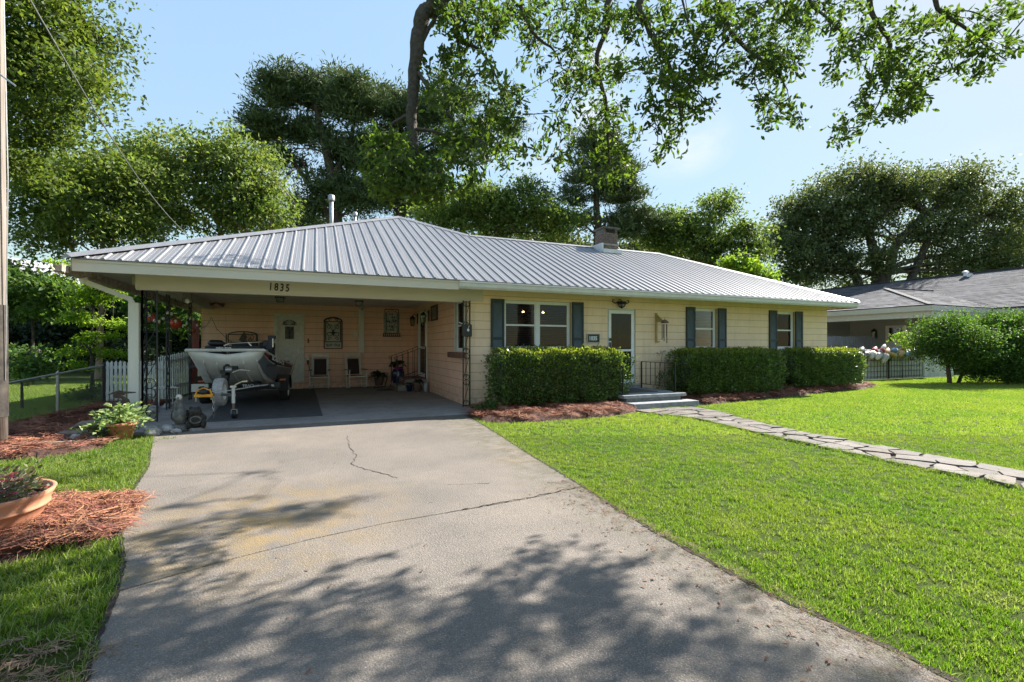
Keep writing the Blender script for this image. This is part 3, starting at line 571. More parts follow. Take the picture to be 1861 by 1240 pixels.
# ---- roof: ribbed metal panels ----
rf = sub('roof', house)
XL, XR, APX, APY, RY, RXE = -3.95, 17.3, 2.7, 17.0, 15.0, 12.65
def ytop(x):
    if x < APX: return EV+(x-XL)
    if x < 4.7: return APY-(x-APX)
    if x < RXE: return RY
    return EV+(XR-x)
zf = lambda y: EZ+PIT*(y-EV)
STEP = .245; x = XL+.02; i = 0
while x < XR-.05:
    x1 = min(x+STEP, XR-.01); ya, yb = max(ytop(x), EV+.02), max(ytop(x1), EV+.02); b = B(); y0 = EV-.06; mid = []
    for c in (APX, 4.7, RXE):
        if x < c < x1: mid = [(c, ytop(c))]
    top = [(x, ya)]+mid+[(x1, yb)]; t = .012
    pts = [(x, y0), (x1, y0)]+top[::-1]; zz = [zf(p[1]) for p in pts]; n = len(pts)
    b.add([(p[0], p[1], z) for p, z in zip(pts, zz)]+[(p[0], p[1], z-t) for p, z in zip(pts, zz)], [tuple(range(n)), tuple(range(2*n-1, n-1, -1))]+[(k, (k+1) % n, n+(k+1) % n, n+k) for k in range(n)])
    h, wd = .028, .026
    y1 = ya-.02                                                              # the rib at the panel's left edge
    if y1 > y0+.05:
        ch = [(-wd, 0), (-wd*.45, h), (wd*.45, h), (wd, 0)]
        b.add([(x+a, y0-.004, zf(y0)+c) for a, c in ch]+[(x+a, y1, zf(y1)+c) for a, c in ch], [(0, 1, 5, 4), (1, 2, 6, 5), (2, 3, 7, 6), (3, 2, 1, 0), (4, 5, 6, 7)])
    for q in (.33, .66):                                                     # low stiffening ribs
        xa = x+STEP*q; yt = ytop(xa)-.06
        if xa < x1 and yt > y0+.1: b.add([(xa-.008, y0, zf(y0)+.0005), (xa, y0, zf(y0)+.006), (xa+.008, y0, zf(y0)+.0005), (xa-.008, yt, zf(yt)+.0005), (xa, yt, zf(yt)+.006), (xa+.008, yt, zf(yt)+.0005)], [(0, 1, 4, 3), (1, 2, 5, 4)])
    b.build('roof_panel', 'roof_metal', rf); x = x1
zA = zf(APY); b = B()
b.add([(XL, EV, EZ), (APX, APY, zA), (APX, 18, zA), (XL, 24.65, EZ)], [(0, 1, 2, 3)]); b.add([(APX, APY, zA), (4.7, 15, zf(15)), (9.35, 19.65, EZ), (9.35, 24.65, EZ), (APX, 18, zA)], [(0, 1, 2, 3, 4)])
b.add([(XL, 24.65, EZ), (APX, 18, zA), (9.35, 24.65, EZ)], [(0, 1, 2)]); b.add([(4.7, 15, zf(15)), (RXE, 15, zf(15)), (XR, 19.65, EZ), (9.35, 19.65, EZ)], [(0, 1, 2, 3)]); b.add([(XR, EV, EZ), (RXE, 15, zf(15)), (XR, 19.65, EZ)], [(0, 1, 2)])
b.build('roof_slopes', 'roof_metal', rf, label='plain rear and end slopes of the metal roof')
b = B()
def cap(p, q, w=.17):
    p, q = Vector(p), Vector(q); d = (q-p).normalized(); s = Vector((d.y, -d.x, 0)).normalized()*w
    up = Vector((0, 0, .045)); dn = Vector((0, 0, -.035))
    b.add([p+s+dn, p+up, p-s+dn, q+s+dn, q+up, q-s+dn], [(0, 1, 4, 3), (1, 2, 5, 4), (0, 2, 1), (3, 4, 5)])
cap((XL, EV-.06, EZ), (APX, APY, zA)); cap((APX, APY, zA), (4.7, 15, zf(15))); cap((4.7, 15, zf(15)), (RXE, 15, zf(15)), .14); cap((RXE, 15, zf(15)), (XR, EV-.04, EZ)); cap((APX, APY, zA), (APX, 18, zA))
b.build('ridge_cap', 'roof_metal', rf)
b = B(); b.box(9.66, 14.42, 4.4, 10.24, 15.0, 5.62); b.box(9.62, 14.38, 5.20, 10.28, 15.04, 5.26); ck = b.build('chimney', 'mortar', house)
k = 0; z = 4.82
while z < 5.6:
    for (ax, s) in (('y', 14.40), ('x', 9.64)):
        for j in range(4):
            o0 = (.1 if k % 2 else 0)
            a = j*.17-o0; a0, a1 = max(0, a), min(.60, a+.158)
            if a1-a0 < .03: continue
            b = B(); q = random.uniform(0, .012)
            if ax == 'y': b.box(9.64+a0, 14.40-q, z, 9.64+a1, 14.418, z+.058)
            else: b.box(9.64-q, 14.42+a0, z, 9.658, 14.42+min(a1, .58), z+.058)
            b.build('brick', 'old_brick', ck)
    z += .07; k += 1
b = B(); b.box(9.60, 14.36, 5.82, 10.32, 15.06, 5.87); b.box(9.66, 14.44, 5.62, 9.74, 14.98, 5.82); b.box(10.16, 14.44, 5.62, 10.24, 14.98, 5.82); b.build('chimney_cap', 'stone_grey', ck)
b = B(); b.prism([(9.54, zf(14.28)+.03), (10.36, zf(14.28)+.03), (10.36, zf(14.28)+.17), (9.54, zf(14.28)+.17)], 'y', 14.28, 14.37); b.box(9.52, 14.37, 4.88, 9.60, 15.05, 5.26); b.build('flashing', 'gutter_white', ck)
b = B(); b.lathe([(.075, 5.3), (.075, 6.95)], (.5, 18.5, 0), 12); b.lathe([(.115, 6.87), (.12, 6.90), (.12, 7.04), (.08, 7.10), (0, 7.11)], (.5, 18.5, 0), 12); b.build('vent_pipe', 'galv', house, True)
b = B(); b.lathe([(.055, 5.5), (.055, 6.45)], (1.33, 18.5, 0), 12); b.lathe([(.085, 6.40), (.09, 6.42), (.09, 6.50), (.06, 6.56), (0, 6.57)], (1.33, 18.5, 0), 12); b.build('vent_pipe', 'galv', house, True)
# ---- front steps ----
st = empty('front_steps', (7.9, 9.3, 0), 'low grey concrete entry steps leading to the white storm door', 'steps')
def bat(b, o): b.v = [(v[0]-o[0], v[1]-o[1], v[2]-o[2]) for v in b.v]; return b
SO = (7.9, 9.3, 0)
b = B(); b.box(6.95, 9.12, -.02, 8.95, 9.55, .13); bat(b, SO).build('step', 'step_concrete', st, bevel=.01)
b = B(); b.box(7.05, 9.55, -.02, 8.75, FY-.001, .22); bat(b, SO).build('riser', 'step_concrete', st, bevel=.008)
b = B(); b.box(6.9, 9.46, .221, 8.86, FY-.001, .30); bat(b, SO).build('landing', 'step_concrete', st, bevel=.01)
def railing(parent, O, X, y0, y1, zb, zt, n):
    b = B(); b.bar((X, y0, zb), (X, y0, zt), .028); b.bar((X, y1, zb), (X, y1, zt), .028); b.bar((X, y0-.04, zt), (X, y1, zt), .03, .014); b.bar((X, y0, zb+.12), (X, y1, zb+.12), .02, .012)
    for i in range(1, n): y = y0+(y1-y0)*i/n; b.bar((X, y, zb+.12), (X, y, zt), .014)
    b.box(X-.04, y0-.04, zb, X+.04, y0+.04, zb+.02); return bat(b, O).build('railing', 'black_iron', parent)
railing(st, SO, 8.72, 9.72, 11.1, .30, 1.06, 7); railing(st, SO, 6.98, 9.6, 11.1, .30, 1.0, 7)
b = B(); b.box(7.35, 9.95, .301, 8.35, 10.95, .315); tag(b.build('door_mat', 'rubber_mat'), 'dark rectangular door mat on the front landing', 'mat')
# carport steps
cs_ = empty('side_steps', (3.0, 16.3, 0), 'small brick steps below the side door inside the carport', 'steps'); CSO = (3.0, 16.3, 0)
b = B(); b.box(2.72, 15.75, .02, 3.449, 16.95, .40); b.box(2.42, 15.8, .02, 2.72, 16.9, .20); bat(b, CSO).build('core', 'mortar', cs_)
for z, xa in ((.03, 2.40), (.10, 2.40), (.215, 2.70), (.29, 2.70)):
    for j in range(6): b = B(); y = 15.76+j*.2+.004; b.box(xa+random.uniform(-.006, 0), y, z, xa+.04, y+.18, z+.06); bat(b, CSO).build('brick', 'brick', cs_)
for j in range(6): b = B(); y = 15.74+j*.205; b.box(2.69, y, .402, 3.44, y+.19, .44); bat(b, CSO).build('brick', 'brick', cs_)
for y in (15.72, 17.0):
    b = B(); b.bar((2.45, y, .02), (2.45, y, 1.15), .028); b.bar((3.40, y, .4), (3.40, y, 1.5), .028); b.bar((2.40, y, 1.15), (3.40, y, 1.5), .03, .014); b.bar((2.45, y, .3), (3.40, y, .62), .018)
    for i in range(1, 5): xx = 2.45+.95*i/5; b.bar((xx, y, .3+.32*i/5), (xx, y, 1.17+.33*i/5), .014)
    b.tube([(2.42-.05*math.sin(t), y, 1.11+.05*math.cos(t)) for t in [i*.5 for i in range(8)]], .01, 5); bat(b, CSO).build('railing', 'black_iron', cs_)
# ================= ground cover =================
def in_poly(P, poly):
    x, y = P[:, 0], P[:, 1]; c = np.zeros(len(P), bool); n = len(poly)
    for i in range(n):
        x0, y0 = poly[i]; x1, y1 = poly[(i+1) % n]
        if y0 == y1: continue
        k = ((y0 > y) != (y1 > y)) & (x < (x1-x0)*(y-y0)/(y1-y0)+x0); c ^= k
    return c
def rand_in(poly, dens, holes=(), near=None):
    """random points in an outline; dens = points per square metre, or f(distance to the camera)"""
    xs = [p[0] for p in poly]; ys = [p[1] for p in poly]; A = (max(xs)-min(xs))*(max(ys)-min(ys))
    d0 = dens if not callable(dens) else dens(0); n = int(A*d0)
    P = np.stack([rng.uniform(min(xs), max(xs), n), rng.uniform(min(ys), max(ys), n)], 1)
    fx, fy = math.sin(YAW), math.cos(YAW); c = P[:, 0]*fx+P[:, 1]*fy; r = P[:, 0]*fy-P[:, 1]*fx
    k = (c > .7) & (np.abs(r) < c*1.14+.3)
    if callable(dens): k &= rng.random(n) < np.vectorize(dens)(np.maximum(c, .1))/d0
    P = P[k]; P = P[in_poly(P, poly)]
    for h in holes: P = P[~in_poly(P, h)]
    return P
def tuft(name, n, h, w, m, spread=.035, lean=.6, segs=3):
    V = []; F = []
    for i in range(n):
        a = random.uniform(0, 6.28); r = spread*math.sqrt(random.random()); bx, by = r*math.cos(a), r*math.sin(a)
        d = random.uniform(0, 6.28); hh = h*random.uniform(.6, 1.25); ln = random.uniform(.15, 1)*lean; q = random.uniform(0, 3.14); wx, wy = math.cos(q)*w/2, math.sin(q)*w/2; o = len(V)
        for k in range(segs):
            t = k/segs; s = hh*ln*t*t; ww = 1-t*.55
            V += [(bx+math.cos(d)*s-wx*ww, by+math.sin(d)*s-wy*ww, hh*t*(1-.3*ln*t)), (bx+math.cos(d)*s+wx*ww, by+math.sin(d)*s+wy*ww, hh*t*(1-.3*ln*t))]
        V.append((bx+math.cos(d)*hh*ln, by+math.sin(d)*hh*ln, hh*(1-.3*ln)))
        for k in range(segs-1): F.append((o+2*k, o+2*k+1, o+2*k+3, o+2*k+2))
        F.append((o+2*segs-2, o+2*segs-1, o+2*segs))
    me = bpy.data.meshes.new(name); me.from_pydata(V, [], F); me.materials.append(MAT[m]); return bpy.data.objects.new(name, me)
def needles(name, n, L, w, m, spread=.06, h=.03):
    V = []; F = []
    for i in range(n):
        a = random.uniform(0, 6.28); d = random.gauss(0, .7); x, y = random.gauss(0, spread), random.gauss(0, spread); z = random.uniform(0, h); l = L*random.uniform(.5, 1.1); cv = random.uniform(-.25, .25); tz = random.uniform(-.2, .35); o = len(V)
        for k in range(4):
            t = k/3-.5; px = x+math.cos(d)*l*t-math.sin(d)*cv*l*(t*t); py = y+math.sin(d)*l*t+math.cos(d)*cv*l*t*t; pz = z+tz*l*t+.012-.05*t*t*l
            V += [(px-math.sin(d)*w/2, py+math.cos(d)*w/2, pz), (px+math.sin(d)*w/2, py-math.cos(d)*w/2, pz+w*.5)]
        F += [(o+2*k, o+2*k+1, o+2*k+3, o+2*k+2) for k in range(3)]
    me = bpy.data.meshes.new(name); me.from_pydata(V, [], F); me.materials.append(MAT[m]); return bpy.data.objects.new(name, me)
def scatter(name, pts, z, protos, smin, smax, label, tilt=.15, parent=None, scale=None, cat=None):
    """geometry nodes: one of the protos on every point, turned and scaled at random"""
    n = len(pts); me = bpy.data.meshes.new(name); me.vertices.add(n)
    co = np.zeros((n, 3), np.float32); co[:, :2] = pts[:, :2]; co[:, 2] = z if np.isscalar(z) else z; me.vertices.foreach_set('co', co.ravel())
    rot = np.stack([rng.uniform(-tilt, tilt, n), rng.uniform(-tilt, tilt, n), rng.uniform(0, 6.28, n)], 1).astype(np.float32)
    a = me.attributes.new('rot', 'FLOAT_VECTOR', 'POINT'); a.data.foreach_set('vector', rot.ravel())
    s = rng.uniform(smin, smax, n).astype(np.float32)
    if scale is not None: s = s*scale.astype(np.float32)
    a = me.attributes.new('sc', 'FLOAT', 'POINT'); a.data.foreach_set('value', s)
    a = me.attributes.new('pick', 'INT', 'POINT'); a.data.foreach_set('value', rng.integers(0, len(protos), n).astype(np.int32))
    o = bpy.data.objects.new(name, me); COL.objects.link(o); tag(o, label, cat, kind='stuff'); o.parent = parent
    g = bpy.data.node_groups.new(name, 'GeometryNodeTree'); g.interface.new_socket('Geometry', in_out='INPUT', socket_type='NodeSocketGeometry'); g.interface.new_socket('Geometry', in_out='OUTPUT', socket_type='NodeSocketGeometry')
    gi, go = g.nodes.new('NodeGroupInput'), g.nodes.new('NodeGroupOutput'); iop = g.nodes.new('GeometryNodeInstanceOnPoints'); L = g.links.new
    gi_ = g.nodes.new('GeometryNodeGeometryToInstance'); refs = []
    for p in protos:
        oi = g.nodes.new('GeometryNodeObjectInfo'); oi.inputs['Object'].default_value = p; oi.inputs['As Instance'].default_value = True; refs.append(oi)
    for r in refs[::-1]: L(r.outputs['Geometry'], gi_.inputs[0])
    L(gi.outputs[0], iop.inputs['Points']); L(gi_.outputs[0], iop.inputs['Instance']); iop.inputs['Pick Instance'].default_value = True
    for nm_, ty, sk in (('rot', 'FLOAT_VECTOR', 'Rotation'), ('sc', 'FLOAT', 'Scale'), ('pick', 'INT', 'Instance Index')):
        na = g.nodes.new('GeometryNodeInputNamedAttribute'); na.data_type = ty; na.inputs['Name'].default_value = nm_; L(na.outputs['Attribute'], iop.inputs[sk])
    L(iop.outputs[0], go.inputs[0]); md = o.modifiers.new('scatter', 'NODES'); md.node_group = g; return o
LF = []
for _ in range(3):
    me = bpy.data.meshes.new('dry_leaf'); me.from_pydata([(-.022, 0, .001), (-.008, -.009, .006), (.012, -.008, .004), (.026, 0, .009), (.010, .009, .003), (-.008, .009, .005)], [], [(0, 1, 2, 4, 5), (2, 3, 4)]); me.materials.append(MAT['leaf_brown' if _ else 'litter']); LF.append(bpy.data.objects.new('dry_leaf', me))
# outlines on the ground
RDR = [(2.7, -2), (2.66, 0), (2.63, 1.4), (2.53, 2.0), (2.52, 2.9), (2.55, 3.5), (2.62, 4.3), (2.73, 5.95), (2.86, 7.4), (2.97, 9.0), (3.05, 9.4)]
M1 = [(3.08, 9.95), (3.0, 9.3), (3.3, 8.75), (4.1, 8.55), (5.2, 8.55), (6.0, 8.62), (6.7, 8.85), (7.0, 9.15), (6.95, 11.1), (3.47, 11.1), (3.46, 10.5)]
M2 = [(8.95, 11.1), (8.95, 9.7), (9.5, 9.35), (11, 9.5), (12.4, 9.75), (14, 9.95), (15.8, 10.3), (17.5, 10.5), (19.2, 10.9), (20, 11.6), (17, 12.5), (16.95, 11.12)]
PA = [(6.85, 9.1), (6.9, 8.6), (7.35, 7.7), (7.2, 6.6), (7.05, 5.6), (6.98, 4.2), (6.92, 3.25), (6.95, 2.4), (6.95, 0), (8.1, 0), (7.9, 2.4), (7.93, 3.43), (7.88, 4.4), (7.95, 5.4), (8.08, 6.4), (8.45, 7.6), (8.74, 8.4), (8.8, 9.1)]
BED = [(-5.1, 15.3), (-5.2, 13), (-5.3, 11.5), (-5.6, 9.5), (-5.2, 8.6), (-3.95, 8.3), (-3.3, 8.45), (-2.95, 8.9), (-3.2, 9.6), (-2.9, 9.95), (-3.6, 9.97), (-3.62, 15.3)]
POTB = [(-1.62, 5.65), (-1.50, 5.1), (-1.42, 4.66), (-1.75, 4.55), (-2.1, 4.45), (-2.6, 4.3), (-3.6, 4.3), (-3.6, 5.9), (-2.7, 5.95), (-2.2, 5.85)]
LDR = [(-2.62, 9.93), (-2.2, 8.2), (-1.95, 7.2), (-1.72, 5.75), (-1.45, 4.68), (-1.22, 4.0), (-1.13, 3.6), (-1.04, 3.05), (-.95, 2.66), (-.6, 1.2), (-.4, 0)]
def jag(poly, s=.03):
    out = []
    for (x0, y0), (x1, y1) in zip(poly, poly[1:]+poly[:1]):
        n = max(1, int(math.hypot(x1-x0, y1-y0)/.12))
        for i in range(n): out.append((x0+(x1-x0)*i/n+random.uniform(-s, s), y0+(y1-y0)*i/n+random.uniform(-s, s)))
    return out
PAj = jag(PA, .05)
T1 = [tuft('blade_tuft', 22, .031, .005, 'grass_blade', .045, .9) for _ in range(4)]
T2 = [tuft('blade_tuft', 14, .033, .0105, 'grass_blade', .06, segs=2) for _ in range(3)]
T3 = [tuft('blade_tuft', 12, .075, .006, 'grass_blade', .03, lean=.8) for _ in range(3)]
dens = lambda c: 430 if c < 3.2 else (430-(c-3.2)*62 if c < 7 else 190)
LAWN = jag([(x+.015, y) for x, y in RDR]+[(3.0, 9.2), (3.3, 8.7), (4.1, 8.5), (5.2, 8.5), (6.0, 8.55), (6.7, 8.8), (6.85, 9.05), (9.0, 9.1), (9.6, 9.3), (11, 9.45), (12.4, 9.7), (14, 9.9), (15.8, 10.25), (17.5, 10.45), (19.3, 10.8), (20.2, 11.6), (20, 13), (32, 13), (32, -2)], .035)
P = rand_in(LAWN, dens, [PAj]); c = P[:, 0]*math.sin(YAW)+P[:, 1]*math.cos(YAW)
bare = np.sin(P[:, 0]*1.7+np.sin(P[:, 1]*2.3))*np.sin(P[:, 1]*1.9+1.3*np.sin(P[:, 0]*1.1)); keep = ~((bare > .80) & (rng.random(len(P)) < .2)); P = P[keep]; c = c[keep]
scatter('lawn_grass', P[c < 8], -.03, T1, .85, 1.2, 'short bright green lawn in front of the hedges')
scatter('lawn_grass', P[c >= 8], -.03, T2, .8, 1.2, 'far part of the front lawn towards the white wall', scale=1+(c[c >= 8]-8)*.02)
LEFT = jag([(-2.66, 9.9)]+[(x-.02, y) for x, y in LDR[1:]]+[(-6, 0), (-7, 4), (-6, 8.3), (-3.95, 8.2), (-3.3, 8.4), (-2.9, 8.85), (-3.1, 9.5)], .04)
LIT = [(-.5, 0), (-1.0, 2.95), (-1.35, 3.1), (-1.9, 2.9), (-3, 2.6), (-3, 0)]
P = rand_in(LEFT, dens, [POTB, LIT]); c = P[:, 0]*math.sin(YAW)+P[:, 1]*math.cos(YAW)
scatter('lawn_grass', P, -.03, T1+T3, .75, 1.2, 'grass strip to the left of the driveway')
e = []
for (x0, y0), (x1, y1) in zip(RDR, RDR[1:]): e += [(x0+(x1-x0)*t+random.gauss(.03, .025), y0+(y1-y0)*t) for t in np.arange(0, 1, .03/math.hypot(x1-x0, y1-y0))]
for (x0, y0), (x1, y1) in zip(LDR, LDR[1:]): e += [(x0+(x1-x0)*t-abs(random.gauss(.02, .03)), y0+(y1-y0)*t) for t in np.arange(0, 1, .03/math.hypot(x1-x0, y1-y0)) if not (4.6 < y0+(y1-y0)*t < 5.7)]
for poly in (PA,): 
    for (x0, y0), (x1, y1) in zip(poly, poly[1:]): e += [(x0+(x1-x0)*t+random.gauss(0, .03), y0+(y1-y0)*t) for t in np.arange(0, 1, .022/math.hypot(x1-x0, y1-y0)) if y0 < 8.7]
for _ in range(260):                                 # weeds round the step, the plant pot and between stones
    k = random.random()
    e.append((random.uniform(7.3, 8.6), 9.05+random.gauss(0, .05)) if k < .3 else (random.gauss(-2.75, .3), random.gauss(9.15, .12)) if k < .75 else (random.uniform(7.0, 8.0), random.uniform(2, 8)))
scatter('edge_grass', np.array(e), -.028, T3, .6, 1.05, 'longer grass along the concrete edges', tilt=.3)
BACK = [(-60, 15.5), (-5.3, 15.5), (-5.4, 12.5), (-5.9, 8), (-9, 4), (-60, 4), ]
P = rand_in([(-22, 4), (-5.4, 4), (-5.35, 15.4), (-3.9, 15.4), (-3.9, 26), (-22, 26)], 70); c = P[:, 0]*math.sin(YAW)+P[:, 1]*math.cos(YAW)
scatter('side_yard_grass', P, -.03, T2, 1.1, 1.8, 'sunlit grass of the side yard behind the chain link fence')
P = rand_in(LAWN, 1.6, [PAj]); scatter('lawn_leaves', P, .004, LF, .35, .9, 'few small dry leaves lying on the lawn')
# pine straw beds
def bed(name, poly, h, dens_, protos, label, dirf=None):
    cx = sum(p[0] for p in poly)/len(poly); cy = sum(p[1] for p in poly)/len(poly); x0, x1 = min(p[0] for p in poly), max(p[0] for p in poly); y0, y1 = min(p[1] for p in poly), max(p[1] for p in poly)
    nx, ny = int((x1-x0)/.12)+2, int((y1-y0)/.12)+2; A = np.array(poly); Bp = np.roll(A, -1, 0)
    gx, gy = np.meshgrid(np.linspace(x0-.05, x1+.05, nx), np.linspace(y0-.05, y1+.05, ny)); Q = np.stack([gx.ravel(), gy.ravel()], 1)
    def edge(Q):
        d = np.full(len(Q), 9.)
        for a, b_ in zip(A, Bp):
            ab = b_-a; t = np.clip(((Q-a)@ab)/(ab@ab+1e-9), 0, 1); d = np.minimum(d, np.linalg.norm(Q-a-t[:, None]*ab, axis=1))
        return np.where(in_poly(Q, poly), d, -d)
    def hz(Q): e_ = edge(Q); return np.where(e_ > 0, h*np.minimum(1, e_/.35)**.6*(.75+.25*np.sin(Q[:, 0]*5+np.sin(Q[:, 1]*4)))+.012, -.05)
    z = hz(Q); V = np.column_stack([Q, z]); I = np.arange(nx*ny).reshape(ny, nx); F = np.stack([I[:-1, :-1], I[:-1, 1:], I[1:, 1:], I[1:, :-1]], -1).reshape(-1, 4)
    root = mesh_np(name, V, F, 'straw_bed', smooth=True); tag(root, label, kind='stuff')
    P = rand_in(poly, dens_); zz = hz(P); s = scatter('straw', P, zz, protos, .7, 1.25, None, tilt=.25, parent=root); return root
NS = [needles('needle_tuft', 26, .17, .0042, 'straw', .05, .05) for _ in range(4)]
NF = [needles('needle_tuft', 26, .15, .0055, 'straw', .07, .06) for _ in range(4)]
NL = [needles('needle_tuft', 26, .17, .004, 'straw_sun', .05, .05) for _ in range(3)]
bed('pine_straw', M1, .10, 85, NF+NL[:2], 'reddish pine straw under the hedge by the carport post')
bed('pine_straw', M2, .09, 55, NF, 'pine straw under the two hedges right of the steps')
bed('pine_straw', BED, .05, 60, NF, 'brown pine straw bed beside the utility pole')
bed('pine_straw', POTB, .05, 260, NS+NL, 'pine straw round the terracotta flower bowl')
LT = [needles('litter_tuft', 14, .08, .003, 'litter', .04, .02) for _ in range(3)]
P = rand_in([(-.5, 0), (-1.0, 2.95), (-1.35, 3.2), (-1.9, 3.0), (-3, 2.7), (-3, 0)], 350); scatter('leaf_litter', P, -.02, LT+LF, .7, 1.4, 'dry leaf and straw litter at the left edge of the driveway')
P = np.concatenate([rand_in([(-1, 1.2), (2.5, 1.2), (2.5, 4), (2.8, 8), (-1.8, 8), (-1.2, 3.6)], 3.5), np.array([(random.uniform(2.2, 2.6)-abs(random.gauss(0, .2)), random.uniform(1.2, 4.4)) for _ in range(170)])])
scatter('fallen_leaves', P, .004, LF, .3, .75, 'small dry leaves scattered over the driveway')
P = np.array([(2.62-abs(random.gauss(0, .16)), random.uniform(1.1, 4.6)) for _ in range(700)]); scatter('edge_litter', P, .002, LT, .15, .45, 'bits of dry grass along the right edge of the driveway')
# flagstone path: each stone an object
path = poly_obj('path', [(x, y) for x, y in PA], -.08, -.022, 'soil', kind='structure'); tag(path, 'irregular flagstone path crossing the lawn to the steps')
def stones():
    y = -.2; row = 0
    def xr(y):
        L_ = [(9.1, 6.9), (8.6, 6.95), (7.7, 7.35), (6.6, 7.22), (5.6, 7.07), (4.2, 7.0), (3.25, 6.94), (-1, 6.95)]; R_ = [(9.1, 8.75), (8.4, 8.7), (7.6, 8.4), (6.4, 8.05), (5.4, 7.93), (4.4, 7.86), (3.43, 7.9), (-1, 8.0)]
        f = lambda T: float(np.interp(y, [t[0] for t in T][::-1], [t[1] for t in T][::-1])); return f(L_), f(R_)
    seeds = []
    while y < 8.9:
        a, c = xr(y); n = random.choice([2, 3, 3]); cuts = sorted([a]+[a+(c-a)*(i+random.uniform(-.3, .3))/n for i in range(1, n)]+[c])
        for i in range(n): seeds.append(((cuts[i]+cuts[i+1])/2+random.uniform(-.06, .06), y+random.uniform(-.1, .1)))
        y += random.uniform(.26, .40)
    for i, (sx_, sy) in enumerate(seeds):
        a, c = xr(sy); poly = [(a, sy-.6), (c, sy-.6), (c, sy+.6), (a, sy+.6)]
        for j, (ox, oy) in enumerate(seeds):         # clip to the Voronoi cell
            if i == j or abs(ox-sx_) > 1.3 or abs(oy-sy) > 1.3: continue
            mx_, my = (sx_+ox)/2, (sy+oy)/2; dx, dy = ox-sx_, oy-sy; l = math.hypot(dx, dy); mx_ -= dx/l*.019; my -= dy/l*.019; out_ = []
            for p, q in zip(poly, poly[1:]+poly[:1]):
                dp = (p[0]-mx_)*dx+(p[1]-my)*dy; dq = (q[0]-mx_)*dx+(q[1]-my)*dy
                if dp <= 0: out_.append(p)
                if dp*dq < 0: t = dp/(dp-dq); out_.append((p[0]+(q[0]-p[0])*t, p[1]+(q[1]-p[1])*t))
            poly = out_
            if len(poly) < 3: break
        if len(poly) < 3: continue
        fine = []
        for p, q in zip(poly, poly[1:]+poly[:1]):
            n = max(1, int(math.hypot(q[0]-p[0], q[1]-p[1])/.12))
            fine += [(p[0]+(q[0]-p[0])*t/n+random.uniform(-.022, .022), p[1]+(q[1]-p[1])*t/n+random.uniform(-.022, .022)) for t in range(n)]
        z = random.uniform(-.004, .012); tx, ty = random.uniform(-.02, .02), random.uniform(-.02, .02); b = B(); n = len(fine)
        b.add([(x, y_, z+(x-sx_)*tx+(y_-sy)*ty) for x, y_ in fine]+[(x, y_, -.05) for x, y_ in fine], [tuple(range(n))]+[(k, (k+1) % n, n+(k+1) % n, n+k) for k in range(n)]); b.build('stone', 'flagstone', path, bevel=.006)
stones()
# ================= hedges and trees =================
def hedge(name, x0, x1, y0, y1, h, n, m, label, cat, size=.066, group=None, z0=.12, bulge=.06, stem=True):
    """clipped shrub: leaf-sized faces through the outer shell of a rounded box, twigs and a dark heart"""
    root = empty(name, ((x0+x1)/2, (y0+y1)/2, 0), label, cat, group); O = np.array([(x0+x1)/2, (y0+y1)/2, 0]); W = np.array([(x1-x0)/2, (y1-y0)/2, (h-z0)/2])
    ar = np.array([W[1]*W[2], W[1]*W[2], W[0]*W[2]*1.5, W[0]*W[2]*.35, W[0]*W[1], W[0]*W[1]*.1]); fc = rng.choice(6, n, p=ar/ar.sum()); U = rng.uniform(-1, 1, (n, 3)); ax_ = fc//2; U[np.arange(n), ax_] = np.array([-1, 1, -1, 1, 1, -1])[fc]
    q = 7.; U /= (np.abs(U)**q).sum(1, keepdims=True)**(1/q)
    k = 1-np.abs(rng.normal(0, .10, n))-.0; lump = 1+bulge*np.sin(U[:, 0]*9+U[:, 2]*3)*np.cos(U[:, 2]*5+U[:, 1]*4+U[:, 0]*4)+.03*np.sin(U[:, 0]*27)
    P = U*W*(k*lump)[:, None]; sh = rng.random(n) < .06; P[sh] *= 1.07
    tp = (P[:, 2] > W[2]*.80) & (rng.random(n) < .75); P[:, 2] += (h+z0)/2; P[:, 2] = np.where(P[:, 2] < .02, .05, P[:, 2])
    D = U.copy(); D[:, 2] += .6
    V = leaf_arrays(P, size, aspect=.5, upw=.45, D=D/np.linalg.norm(D, axis=1, keepdims=True)); 
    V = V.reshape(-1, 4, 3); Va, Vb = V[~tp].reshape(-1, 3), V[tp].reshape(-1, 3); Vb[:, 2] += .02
    mesh_np('foliage', Va, np.arange(len(Va)).reshape(-1, 4), m, root); mesh_np('sunlit_new_growth', Vb, np.arange(len(Vb)).reshape(-1, 4), 'lv_sunlit_new', root)  # top leaves: yellowish young growth, sunlight painted into their lighter colour
    b = B()
    for i in range(int((x1-x0)*3)):
        x = random.uniform(-W[0]*.85, W[0]*.85); y = random.uniform(-W[1]*.5, W[1]*.5); p = [Vector((x, y, 0))]
        for j in range(4): p.append(p[-1]+Vector((random.uniform(-.12, .12), random.uniform(-.1, .1), h*.22)))
        b.tube(p, [.016, .013, .01, .008, .004], 5, False)
    b.build('stem', 'bark', root)
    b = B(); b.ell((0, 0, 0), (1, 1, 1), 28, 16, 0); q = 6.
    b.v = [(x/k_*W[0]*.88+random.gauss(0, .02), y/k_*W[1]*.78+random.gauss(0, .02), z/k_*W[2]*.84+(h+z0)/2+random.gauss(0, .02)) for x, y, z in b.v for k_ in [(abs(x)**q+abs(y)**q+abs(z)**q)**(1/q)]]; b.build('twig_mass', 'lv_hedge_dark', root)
    return root
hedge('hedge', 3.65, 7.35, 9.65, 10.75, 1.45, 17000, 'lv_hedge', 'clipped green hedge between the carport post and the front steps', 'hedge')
hedge('hedge', 9.25, 13.35, 9.95, 10.95, 1.42, 20000, 'lv_hedge', 'long clipped hedge just right of the front steps', 'hedge')
